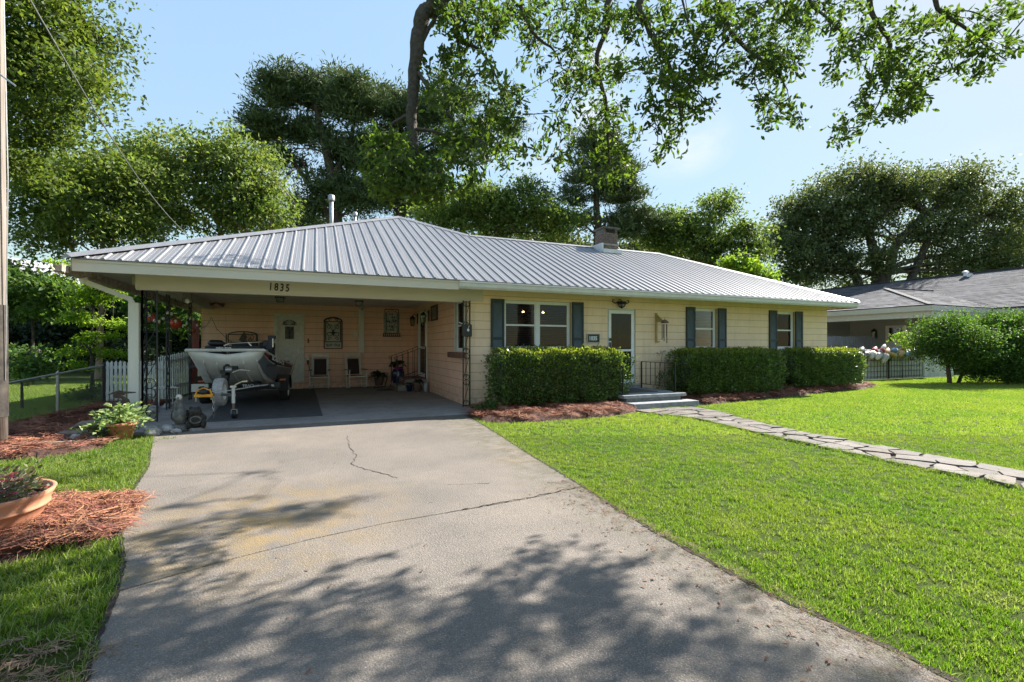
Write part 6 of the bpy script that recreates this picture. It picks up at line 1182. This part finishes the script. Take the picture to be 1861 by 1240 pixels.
# arched iron plaque
wo = empty('iron_wall_plaque', (.55, BY-.03, 1.98), 'arched scrolled iron wall plaque hung between the door and the pipe cover', 'wall decoration')
b = B(); x0, x1, z0, z1 = -.30, .30, -.55, .42
for a_, c_ in (((x0, 0, z0), (x0, 0, z1)), ((x1, 0, z0), (x1, 0, z1)), ((x0, 0, z0), (x1, 0, z0)), ((x0, 0, z0+.24), (x1, 0, z0+.24)), ((x0+.05, 0, z0+.27), (x0+.05, 0, z1)), ((x1-.05, 0, z0+.27), (x1-.05, 0, z1))): b.bar(a_, c_, .035, .03)
b.tube([(x0*math.cos(t), 0, z1+.14*math.sin(t)) for t in [math.pi*i/12 for i in range(13)]], .028, 6); b.bar((x0, 0, z1), (x1, 0, z1), .03); b.build('frame', 'brown_iron', wo)
b = B()
for s in (-1, 1):
    for cx, cz, R, d in ((.13, .22, .10, 1), (.13, -.02, .10, -1), (.13, -.20, .07, 1), (.08, -.43, .05, 1), (.19, -.43, .05, -1), (.12, .48, .05, 1)):
        b.tube([(s*(cx-R*(1-k/20)*math.cos(k*.42)), -.005, cz+d*R*(1-k/20)*math.sin(k*.42)) for k in range(15)], .011, 4, False)
    b.tube([(s*.22, 0, .40), (s*.10, 0, .24), (s*.03, 0, .10), (0, 0, -.05)], .012, 5)
    b.build('scrollwork', 'brown_iron', wo, kind='stuff'); b = B()
b = B(); b.prism([(0, .16), (.03, .05), (.14, .02), (.03, -.02), (0, -.14), (-.03, -.02), (-.14, .02), (-.03, .05)], 'y', -.02, .0); b.build('cross_ornament', 'black_iron', wo)
b = B(); b.box(-.27, .012, -.52, .27, .016, .42); b.build('back_panel', 'nb_fascia', wo)
wp = empty('butterfly_wall_panel', (2.62, BY-.03, 2.45), 'rectangular iron panel with butterflies hung right of the pipe cover', 'wall decoration')
b = B(); W, H = .25, .45
for a_, c_ in (((-W, 0, -H), (-W, 0, H)), ((W, 0, -H), (W, 0, H)), ((-W, 0, H), (W, 0, H)), ((-W, 0, -H), (W, 0, -H)), ((-W+.05, 0, -H), (-W+.05, 0, H*.7)), ((W-.05, 0, -H), (W-.05, 0, H*.7))): b.bar(a_, c_, .025)
b.tube([((W-.05)*math.cos(t), 0, H*.7+.08*math.sin(t)) for t in [math.pi*i/10 for i in range(11)]], .01, 5); scrolls(b, 0, -.16, .16, -.38, .2, 9, .009); b.build('frame', 'brown_iron', wp)
b = B(); b.box(-.31, .012, -.47, .31, .018, .30); b.build('back_board', 'galv', wp)
for x, z in ((-.03, .27), (.06, .15), (-.12, -.02), (-.04, -.18), (.10, .02), (.02, -.33)):
    b = B(); b.add([(x, -.012, z), (x-.07, -.03, z+.05), (x-.06, -.02, z-.03), (x+.07, -.03, z+.045), (x+.06, -.02, z-.035)], [(0, 1, 2), (0, 4, 3)]); b.build('butterfly', 'black_iron', wp)
b = B(); b.box(-.33, -.04, -.58, .33, .01, -.545); b.box(-.33, -.03, -.47, .33, .0, -.45)
for i in range(9): b.box(-.32+.075*i, -.02, -.545, -.29+.075*i, 0, -.47)
b.tube([(-.0, 0, H), (0, 0, .60)], .006, 4); b.build('shelf_rail', 'brown_iron', wp)
dp = empty('door_plaque', (-.88, BY-.035, 1.98), 'grey monogram plaque hanging on the white carport door', 'wall decoration'); b = B(); b.box(-.14, .025, -.22, .14, .04, .22); b.build('board', 'stone_grey', dp, bevel=.02); b = B(); b.bar((0, .018, -.17), (0, .018, .05), .03, .012); b.bar((0, .018, .05), (-.08, .018, .16), .03, .012); b.bar((0, .018, .05), (.08, .018, .16), .03, .012); b.build('letter', 'black_iron', dp)
# baker's rack behind the boat
rk = empty('plant_stand', (-2.28, 17.75, .02), 'black metal rack with arched top against the wall behind the boat', 'rack')
b = B(); W = .43
for sx in (-1, 1):
    for y in (-.15, .2): b.bar((sx*W, y, 0), (sx*W, y, 1.88), .028)
b.tube([(W*math.cos(t), .2, 1.86+.12*math.sin(t)) for t in [math.pi*i/12 for i in range(13)]], .016, 6); b.bar((-W, .2, 1.88), (W, .2, 1.88), .024); b.bar((-W, .2, 1.62), (W, .2, 1.62), .024); b.build('frame', 'black_iron', rk)
for z in (.5, .95, 1.40): b = B(); b.box(-W, -.15, z, W, .2, z+.02); b.build('shelf', 'black_iron', rk)
b = B(); scrolls(b, .19, -.3, .3, 1.5, 1.82, 6, .008); b.prism([(-.12, 1.7), (-.02, 1.9), (.05, 1.98), (.12, 1.8), (.04, 1.6)], 'y', .17, .19); b.build('scrollwork', 'brown_iron', rk, kind='stuff')
for x, h_, m, lab in ((-.2, .2, 'clay_dull', 'small brown pot on the upper shelf of the black rack'), (.18, .24, 'navy', 'dark blue box on the upper shelf of the black rack')):
    t_ = B(); 
    if h_ < .22: t_.lathe([(.06, 0), (.09, h_), (.07, h_-.02)], (x-2.28, 17.75, 1.44), 14); tag(t_.build('pot', m, None, True), lab, 'pot')
    else: t_.box(x-2.28-.2, 17.65, 1.44, x-2.28+.2, 17.9, 1.44+h_); tag(t_.build('storage_box', m), lab, 'box')
# potted plants
def fern(root, z, n, L, m='lv_pot', size=.07):
    P = []; D = []
    for i in range(n):
        a = random.uniform(0, 6.28); e = random.uniform(.2, 1.3); l = L*random.uniform(.6, 1.15)
        for k in range(9): t = (k+1)/9; x = l*t*math.cos(e)*math.cos(a); y = l*t*math.cos(e)*math.sin(a); P.append((x, y, z+l*t*math.sin(e)-.6*l*t*t)); D.append((math.cos(a), math.sin(a), math.sin(e)-1.0*t))
    V = leaf_arrays(np.array(P), size, aspect=.6, D=np.array(D)); mesh_np('foliage', V, np.arange(len(V)).reshape(-1, 4), m, root)
p1 = empty('potted_plant', (2.08, 17.45, .02), 'dark fern in a grey brown pot on a stand right of the rocking chairs', 'potted plant'); b = B(); b.lathe([(.13, .08), (.18, .38), (.2, .40), (.17, .40)], n=18); b.build('pot', 'clay_dull', p1, True); fern(p1, .42, 60, .45); b = B(); b.tube([(.22, 0, .45), (.28, 0, .3), (.2, 0, .02)], .02, 5); b.lathe([(.2, 0), (.2, .02)], n=14); b.build('stand', 'black_iron', p1)
p2 = empty('potted_plant', (2.72, 17.2, .02), 'tall dark blue glazed pot with pink wrap near the side steps', 'potted plant'); b = B(); b.lathe([(.15, 0), (.22, .3), (.225, .55), (.19, .64), (.21, .66), (.17, .66)], n=22); b.build('pot', 'blue_glaze', p2, True); b = B(); b.lathe([(.14, .66), (.20, .74), (.16, .70)], n=14); b.build('wrap', 'pink_foil', p2); fern(p2, .85, 26, .33, size=.12); b = B(); b.tube([(0, 0, .66), (0, 0, .95)], .02, 5); b.build('stem', 'bark', p2)
p3 = empty('potted_plant', (3.08, 15.45, .02), 'small brown clay pot of dark leaves at the foot of the side steps', 'potted plant'); b = B(); b.lathe([(.11, 0), (.15, .24), (.165, .25), (.165, .29), (.14, .29)], n=16); b.build('pot', 'clay_dull', p3, True); fern(p3, .30, 30, .26)
p4 = empty('potted_plant', (2.82, 15.55, .02), 'little dark blue pot beside the brown clay pot', 'potted plant'); b = B(); b.lathe([(.08, 0), (.11, .2), (.12, .22), (.1, .22)], n=14); b.build('pot', 'blue_glaze', p4, True); fern(p4, .22, 16, .18)
p5 = empty('watering_can', (3.32, 15.3, .02), 'pale watering can against the side wall by the clay pot', 'can'); b = B(); b.lathe([(.07, 0), (.07, .26), (.05, .28)], n=12); b.tube([(-.06, 0, .08), (-.16, 0, .30)], .014, 6); b.build('body', 'nb_wall', p5, True); b = B(); b.tube([(.07*math.cos(t)*.9, 0, .27+.09*math.sin(t)) for t in [math.pi*i/8 for i in range(9)]], .008, 5); b.build('handle', 'nb_wall', p5)
b = B(); b.lathe([(.62, 0), (.62, .012)], (2.45, 16.35, .021), 24); b.v = [(x, 16.35+(y-16.35)*.55, z) for x, y, z in b.v]; tag(b.build('floor_mat', 'rubber_mat'), 'oval black mat on the floor before the potted plants', 'mat')
# side wall fittings
def lantern(y, lab):
    r = empty('wall_lantern', (SX, y, 2.42), lab, 'lantern', 'carriage lanterns by the side door'); b = B(); b.box(-.03, -.05, -.08, -.001, .05, .30); b.tube([(-.03, 0, .2), (-.14, 0, .28), (-.20, 0, .20)], .014, 6); b.lathe([(.11, .10), (.06, .18), (.0, .22)], (-.20, 0, 0), 6); b.lathe([(.06, -.17), (.07, -.15)], (-.2, 0, 0), 6)
    for k in range(6): a = k*math.pi/3; b.bar((-.2+.065*math.cos(a), .065*math.sin(a), -.15), (-.2+.09*math.cos(a), .09*math.sin(a), .10), .01)
    b.build('frame', 'black_iron', r); b = B(); b.lathe([(.058, -.148), (.082, .10)], (-.2, 0, 0), 6); b.build('glass', 'jar_glass', r); return r
lantern(17.27, 'black wall lantern on the far side of the side door'); lantern(15.38, 'black wall lantern on the near side of the side door')
fr = empty('wall_mirror', (SX, 14.6, 2.56), 'small brown framed mirror high on the side wall', 'mirror'); b = B(); b.box(-.04, -.42, -.24, -.001, -.36, .24); b.box(-.04, .36, -.24, -.001, .42, .24); b.box(-.04, -.36, .19, -.001, .36, .24); b.box(-.04, -.36, -.24, -.001, .36, -.19); b.build('frame', 'brown_iron', fr); b = B(); b.box(-.02, -.36, -.19, -.0015, .36, .19); b.build('glass', 'steel', fr)
mb = empty('mailbox', (3.36, 10.98, 1.90), 'small black mailbox with a white emblem on the scroll post', 'mailbox'); b = B(); b.box(-.10, -.07, -.16, .14, .04, .14); b.build('box', 'black_plastic', mb, bevel=.012); b = B(); b.ell((.04, -.075, -.0), (.03, .008, .035)); b.bar((.04, -.078, .03), (.06, -.078, .11), .014, .008); b.build('emblem', 'white_print', mb); b = B(); b.bar((-.10, -.06, .15), (-.2, -.06, .19), .012); b.build('flag', 'white_print', mb)
for x, y in ((-1.0, 15.4), (1.25, 15.7)):
    r = empty('ceiling_light', (x, y, 2.96), 'small square ceiling light behind the house number' if x < 0 else 'small square ceiling light above the second rocking chair', 'ceiling light'); b = B(); b.box(-.13, -.13, -.03, .13, .13, -.001); b.box(-.10, -.10, -.14, -.085, .10, -.03); b.box(.085, -.10, -.14, .10, .10, -.03); b.box(-.1, -.1, -.15, .1, .1, -.14); b.build('frame', 'brown_iron', r); b = B(); b.box(-.084, -.08, -.138, .084, .08, -.031); b.build('glass', 'jar_glass', r)
r = empty('flood_light', (-3.0, 17.7, 2.96), 'twin white flood lights under the ceiling in the carport corner', 'light'); b = B(); b.lathe([(.06, -.03), (.06, -.001)], n=12); b.build('base', 'chair_white', r)
for s in (-1, 1): b = B(); b.tube([(0, 0, -.03), (s*.08, -.04, -.08), (s*.2, -.1, -.12)], [.02, .03, .07], 10); b.build('lamp_head', 'clay_dull', r, True)
r = empty('security_camera', (1.52, 17.9, 2.86), 'tiny white camera above the pipe cover', 'camera'); b = B(); b.ell((0, 0, 0), (.08, .08, .06)); b.box(-.04, -.02, .03, .04, .04, .10); b.build('body', 'chair_white', r); b = B(); b.ell((0, -.07, -.01), (.025, .02, .025)); b.build('lens', 'black_plastic', r)
# red plank and string lights at the back-left corner
b = B(); b.bar((-3.72, 18.0, 0), (-3.62, 18.05, 2.35), .22, .05, up=(0, 1, 0)); tag(b.build('leaning_board', 'red_wood', bevel=.008), 'reddish brown board standing at the rear left carport corner', 'board')
sl2 = empty('string_lights', (-3.2, 14, 2.6), 'string of small bulbs looped between the left carport posts', 'lights'); O = (-3.2, 14, 2.6); b = B(); bp = []
ky = [(11.3, 2.45), (13.2, 2.42), (15.3, 2.4), (17.9, 2.45)]
for (ya, za), (yb, zb) in zip(ky, ky[1:]):
    p = [(-3.18, ya+(yb-ya)*i/12, za+(zb-za)*i/12-.35*math.sin(math.pi*i/12)) for i in range(13)]; b.tube(p, .007, 4, False); bp += p[1:-1:2]
p = [(-3.18, 17.95, 2.45), (-3.05, 17.98, 2.1), (-2.75, 18.0, 1.75), (-2.3, 18.02, 1.45)]; b.tube(p, .006, 4, False); bp += p[1:3]; bat(b, O).build('wire', 'black_plastic', sl2)
for q in bp: b = B(); b.ell((q[0], q[1], q[2]-.05), (.028, .028, .042), 8, 6); bat(b, O).build('bulb', 'bulb', sl2, True)
def float_(loc, R, lab, ribs=True):
    r = empty('hanging_glass_float', loc, lab, 'hanging ornament', 'hanging glass floats at the left of the carport'); b = B(); b.ell((0, 0, 0), (R, R, R*1.05), 14, 10); b.build('glass', 'glass_orange', r, True); b = B(); b.tube([(0, 0, R), (0, 0, 2.70-loc[2])], .006, 4); b.lathe([(R*.3, R*.93), (R*.15, R*1.1)], n=8)
    for k in range(4): a = k*math.pi/4; b.tube([(R*1.03*math.cos(t)*math.cos(a), R*1.03*math.cos(t)*math.sin(a), R*1.07*math.sin(t)) for t in [i*math.pi/8 for i in range(17)]], .006, 4, False)
    b.build('net_and_cord', 'clay_dull', r)
float_((-3.26, 12.2, 2.12), .085, 'smaller orange glass float hanging nearer the front post'); float_((-3.22, 13.85, 2.07), .13, 'large red orange glass float between the two slim posts')
float_((-3.42, 16.6, 1.98), .07, 'small dark glass float near the reddish board')
r = empty('hanging_lantern', (-2.55, 11.9, 2.50), 'small open wire lantern hanging just behind the beam', 'lantern'); b = B()
for s in (-1, 1): b.tube([(0, 0, .24), (s*.07, 0, .12), (s*.09, 0, -.06), (0, 0, -.10)], .007, 5)
b.tube([(0, 0, .24), (0, 0, .46)], .005, 4); b.build('wire', 'brown_iron', r); b = B(); b.ell((0, 0, -.03), (.045, .045, .05)); b.build('candle_glass', 'bulb', r, True)
# white chair between picket fence and posts
wc = empty('garden_chair', (-3.52, 14.3, .0), 'white metal garden chair behind the slim iron post', 'chair', rz=.5); b = B()
for x, y in ((-.2, -.2), (.2, -.2), (-.2, .2), (.2, .2)): b.tube([(x, y, 0), (x*.95, y*.95, .45)], .014, 6)
for x in (-.2, .2): b.tube([(x, .2, .45), (x*1.05, .27, .92)], .014, 6)
b.tube([(-.21, .27, .92), (.21, .27, .92)], .014, 6)
for i in range(5): x = -.14+.07*i; b.tube([(x, .21, .45), (x, .27, .92)], .008, 5)
b.tube([(-.19, -.19, .2), (.19, -.19, .2)], .01, 5); b.build('frame', 'chair_white', wc); b = B(); b.box(-.22, -.22, .44, .22, .22, .47); b.build('seat', 'chair_white', wc, bevel=.01)
# ================= front wall fittings =================
pl = empty('number_plaque', (7.10, FY-.03, 1.73), 'dark green plaque reading 1835 left of the front door', 'sign'); b = B(); b.box(-.19, .0, -.11, .19, .028, .11); b.build('board', 'shutter_green', pl, bevel=.01); b = B()
for a_ in ((-.19, -.01, -.125, .19, .02, -.108), (-.19, -.01, .108, .19, .02, .125), (-.205, -.01, -.125, -.188, .02, .125), (.188, -.01, -.125, .205, .02, .125)): b.box(*a_)
b.build('border', 'galv', pl); text_mesh('number', '1835', .155, 'white_print', (-.155, -.006, -.055), pl, depth=.003, bold=.006, sx=.88)
dl = empty('porch_light', (7.97, FY, 2.74), 'black scrolled porch light above the white storm door', 'light'); b = B(); b.lathe([(.13, .03), (.14, -.02), (.11, -.05)], (0, -.13, 0), 14)
for s in (-1, 1): b.tube([(s*.10, -.12, .02), (s*.20, -.10, -.02), (s*.28, -.08, .03), (s*.27, -.08, .08), (s*.22, -.09, .07)], .014, 6)
b.tube([(0, -.02, .1), (0, -.10, .07), (0, -.13, .02)], .015, 6); b.bar((0, -.13, -.05), (0, -.13, -.16), .014)
for k in range(6): a = k*math.pi/3; b.tube([(.12*math.cos(a), -.13+.12*math.sin(a), -.04), (.09*math.cos(a), -.13+.09*math.sin(a), -.11), (0, -.13, -.16)], .007, 4)
b.build('frame', 'black_iron', dl); b = B(); b.lathe([(.115, -.04), (.09, -.10), (.02, -.15)], (0, -.13, 0), 14); b.build('glass', 'jar_glass', dl, True)
mat('ochre_wood', (.42, .33, .13), .6, var=.15)
fb = empty('wall_bracket', (9.27, FY, 2.05), 'tall ochre wooden bracket on the wall right of the front door', 'bracket'); b = B(); b.box(-.025, -.05, -.42, .03, -.001, .44); b.build('upright', 'ochre_wood', fb, bevel=.006); b = B(); b.prism([(-.36, .17), (-.04, .17), (-.04, .40)], 'x', .0, .02); b.build('brace', 'ochre_wood', fb); b = B(); b.bar((.0, -.05, -.41), (.10, -.05, -.41), .03); b.build('foot', 'ochre_wood', fb)
wch = empty('wind_chime', (9.33, FY-.32, 2.2), 'wind chime with dark tubes hanging from the ochre bracket', 'wind chime'); b = B(); b.lathe([(.12, -.02), (.10, .03), (.05, .07), (0, .09)], n=14); b.tube([(0, 0, .08), (0, 0, .16)], .004, 4); b.build('cap', 'clay_dull', wch, True)
for k in range(5): a = k*1.257; b = B(); b.tube([(.07*math.cos(a), .07*math.sin(a), -.05), (.07*math.cos(a), .07*math.sin(a), -.40-.05*k)], .012, 6); b.build('tube', 'brown_iron', wch)
# ================= left foreground =================
# half sunk terracotta bowl with flowers
pot = empty('flower_bowl', (-2.50, 4.98, 0), 'wide terracotta bowl of pink flowers at the left edge', 'flower pot')
b = B(); b.lathe([(.30, 0), (.36, .05), (.425, .15), (.445, .205), (.462, .21), (.465, .225), (.455, .235), (.485, .30), (.50, .335), (.475, .34), (.45, .30), (.43, .27)], n=56, caps=False); b.build('bowl', 'terracotta', pot, True)
b = B(); b.ell((0, 0, .24), (.45, .45, .05), 20, 6, .04); b.build('soil', 'soil', pot)
P, D = [], []; stm = B()
for i in range(120):
    a = random.uniform(0, 6.28); r0 = .3*math.sqrt(random.random()); g = Vector((r0*math.cos(a), r0*math.sin(a), .27)); a2 = a+random.gauss(0, .6); l = random.uniform(.12, .34); e = Vector((math.cos(a2)*l*.85, math.sin(a2)*l*.85, random.uniform(.04, .20))); pts_ = [g, g+e*.5+Vector((0, 0, .05)), g+e]; stm.tube(pts_, [.004, .003, .002], 3, False)
    for k in range(8): t = random.uniform(.3, 1.05); p = g+e*t+Vector((random.gauss(0, .02), random.gauss(0, .02), random.gauss(.02, .015))); P.append(p); D.append(e.normalized())
leaves('foliage', P, .048, 'lv_flower', pot, aspect=.6, D=np.array([list(d) for d in D])); stm.build('stem', 'clay_dull', pot, kind='stuff')
FP = []
for i in range(26): a = random.uniform(-1.2, 1.4); r0 = random.uniform(.1, .52); FP.append((r0*math.cos(a), r0*math.sin(a)-.1, random.uniform(.33, .47)))
for i, q in enumerate(FP):
    b = B()
    for k in range(5): a = k*1.257; b.add([q, (q[0]+.022*math.cos(a-.4), q[1]+.022*math.sin(a-.4), q[2]+.008), (q[0]+.03*math.cos(a), q[1]+.03*math.sin(a), q[2]+.004), (q[0]+.022*math.cos(a+.4), q[1]+.022*math.sin(a+.4), q[2]+.008)], [(0, 1, 2, 3)])
    b.build('flower', 'flower_pink' if i % 3 else 'flower_red', pot)
# dusty miller / variegated plant in a clay pot with driftwood
p6 = empty('potted_plant', (-2.92, 9.45, 0), 'pale green and white leafed plant in a brown clay pot beside driftwood', 'potted plant'); b = B(); b.lathe([(.13, 0), (.19, .22), (.21, .23), (.21, .27), (.18, .27)], n=20); b.build('pot', 'terracotta', p6, True)
P, D = [], []
for i in range(72):
    a = random.uniform(0, 6.28); e = random.uniform(.1, 1.2); l = random.uniform(.25, .55)
    for k in range(10): t = (k+2)/11; P.append((l*t*math.cos(e)*math.cos(a)+random.gauss(0, .015), l*t*math.cos(e)*math.sin(a)+random.gauss(0, .015), .30+l*t*math.sin(e)-.35*l*t*t)); D.append((math.cos(a)+random.gauss(0, .5), math.sin(a)+random.gauss(0, .5), .4))
leaves('foliage', P, .085, 'lv_dust', p6, aspect=.5, D=np.array(D))
P = [(random.gauss(-.12, .16), random.gauss(0, .12), abs(random.gauss(.2, .1))) for _ in range(420)]; leaves('under_foliage', P, .06, 'lv_shrub', p6, aspect=.5)
for pts_, rr, lab in (([(-3.95, 9.72, .03), (-3.6, 9.62, .09), (-3.2, 9.55, .10)], [.05, .09, .06], 'lower pale driftwood log left of the clay pot'), ([(-3.72, 9.95, .16), (-3.45, 9.9, .20), (-3.15, 9.85, .24)], [.03, .075, .06], 'upper pale driftwood piece behind the lower log'), ([(-3.35, 9.98, .2), (-3.5, 10.05, .42)], [.03, .01], 'thin driftwood prong sticking up behind the clay pot')):
    b = B(); b.tube([Vector(pts_[0]).lerp(Vector(pts_[-1]), i/6)+Vector((random.gauss(0, .012), 0, random.gauss(0, .012)+.02*math.sin(i))) for i in range(7)], [np.interp(i/6, [j/(len(rr)-1) for j in range(len(rr))], rr) for i in range(7)], 8); tag(b.build('driftwood', 'driftwood', None, True), lab, 'driftwood')
random.seed(41)
rocks = [(-2.55, 9.62, .12), (-2.40, 9.85, .11), (-2.70, 10.05, .10), (-2.25, 9.72, .07), (-3.5, 9.45, .10), (-3.25, 9.30, .08), (-2.52, 10.22, .08)]+[(-3.42+random.uniform(-.12, .12), 10.7+.24*i, random.uniform(.07, .12)) for i in range(14)]
for i, (x, y, R) in enumerate(rocks):
    b = B(); b.ell((0, 0, 0), (R*random.uniform(.9, 1.4), R*random.uniform(.8, 1.1), R*.7), 9, 6, .14); b.v = [tuple(v) for v in b.v]; o = b.build('rock', 'pale_stone', None); o.location = (x, y, R*.45); o.rotation_euler[2] = random.uniform(0, 6)
    RL = ['pale rock touching the right side of the clay pot', 'pale rock between the clay pot and the bird statue', 'pale rock behind the clay pot under its leaves', 'small pale stone right beside the base of the bird statue', 'pale rock left of the clay pot under the driftwood', 'pale stone in front of the driftwood end', 'pale rock by the foot of the front iron post']
    OR = 'first second third fourth fifth sixth seventh eighth ninth tenth eleventh twelfth thirteenth fourteenth'.split()
    tag(o, RL[i] if i < 7 else OR[i-7]+' pale rock counting back from the front iron post', 'rock', 'pale rocks round the clay pot' if i < 7 else 'pale rocks in a row behind the iron posts')
# goose statue
gs = empty('pelican_statue', (-2.25, 9.98, .0), 'weathered grey bird statue with pale head at the carport edge', 'statue')
b = B(); b.lathe([(.16, 0), (.165, .04), (.13, .09), (.10, .12)], n=18); b.build('base', 'stone_grey', gs, True)
b = B(); b.lathe([(.05, .10), (.10, .17), (.125, .25), (.115, .33), (.07, .40), (.042, .46), (.036, .52), (.04, .58)], n=16); b.v = [(x+(.10*(.33-z) if z < .33 else 0)*.5, y*1.25, z) for x, y, z in b.v]; b.build('body', 'stone_grey', gs, True)
b = B(); b.ell((-.01, -.02, .60), (.05, .062, .052), 12, 8); b.build('head', 'buoy_white', gs, True); b = B(); b.tube([(-.01, -.07, .60), (-.05, -.12, .50), (-.03, -.10, .36)], [.018, .022, .006], 6); b.build('bill', 'stone_grey', gs, True)
for s in (-1, 1): b = B(); b.ell((s*.10, .03, .27), (.035, .11, .10), 10, 6); b.build('wing', 'stone_dark', gs, True)
ts = empty('frog_statue', (-1.98, 9.93, .0), 'squat dark carved animal statue right of the bird statue', 'statue'); b = B(); b.lathe([(.13, 0), (.14, .04), (.11, .05)], n=14); b.build('base', 'pale_stone', ts)
b = B(); b.ell((0, 0, .19), (.145, .13, .15), 16, 10, .05); b.build('body', 'stone_dark', ts, True); b = B(); b.ell((-.02, -.05, .34), (.10, .10, .075), 14, 8, .05); b.build('head', 'stone_dark', ts, True)
for s in (-1, 1): b = B(); b.ell((-.02+s*.06, -.07, .40), (.03, .03, .035), 8, 6); b.build('ear', 'stone_dark', ts, True); b = B(); b.ell((s*.11, -.06, .12), (.045, .08, .09), 8, 6); b.build('leg', 'stone_dark', ts, True)
b = B(); b.tube([(.08*math.cos(t), -.125, .2+.06*math.sin(t)) for t in [i*.5 for i in range(13)]], .014, 5); b.build('carved_ring', 'stone_grey', ts)
# heron silhouette
hr = empty('heron_cutout', (-3.36, 10.72, .05), 'rusty brown flat metal heron standing before the white downspout', 'garden ornament')
hp = [(-.18, .38), (-.17, .48), (-.12, .56), (-.04, .60), (.05, .60), (.09, .64), (.05, .68), (-.06, .70), (-.10, .75), (-.09, .80), (-.20, .78), (-.12, .84), (.0, .90), (.08, .87), (.30, .84), (.31, .82), (.12, .80), (.10, .77), (.03, .76), (.10, .73), (.18, .66), (.21, .55), (.20, .40), (.16, .28), (.04, .20), (-.08, .22)]
b = B(); b.prism(hp, 'y', -.008, .008); b.build('cutout', 'heron_rust', hr); b = B(); b.bar((.02, 0, 0), (.02, 0, .24), .02); b.bar((.08, 0, 0), (.07, 0, .26), .02); b.build('leg', 'heron_rust', hr); hr.scale = (.85, 1, .72)
# small stake tag in pine straw bed
b = B(); b.bar((-3.9, 8.9, .1), (-2.9, 9.3, .04), .012); tag(b.build('bamboo_stick', 'cream_wood'), 'thin pale stick lying on the pine straw near the clay pot', 'stick')
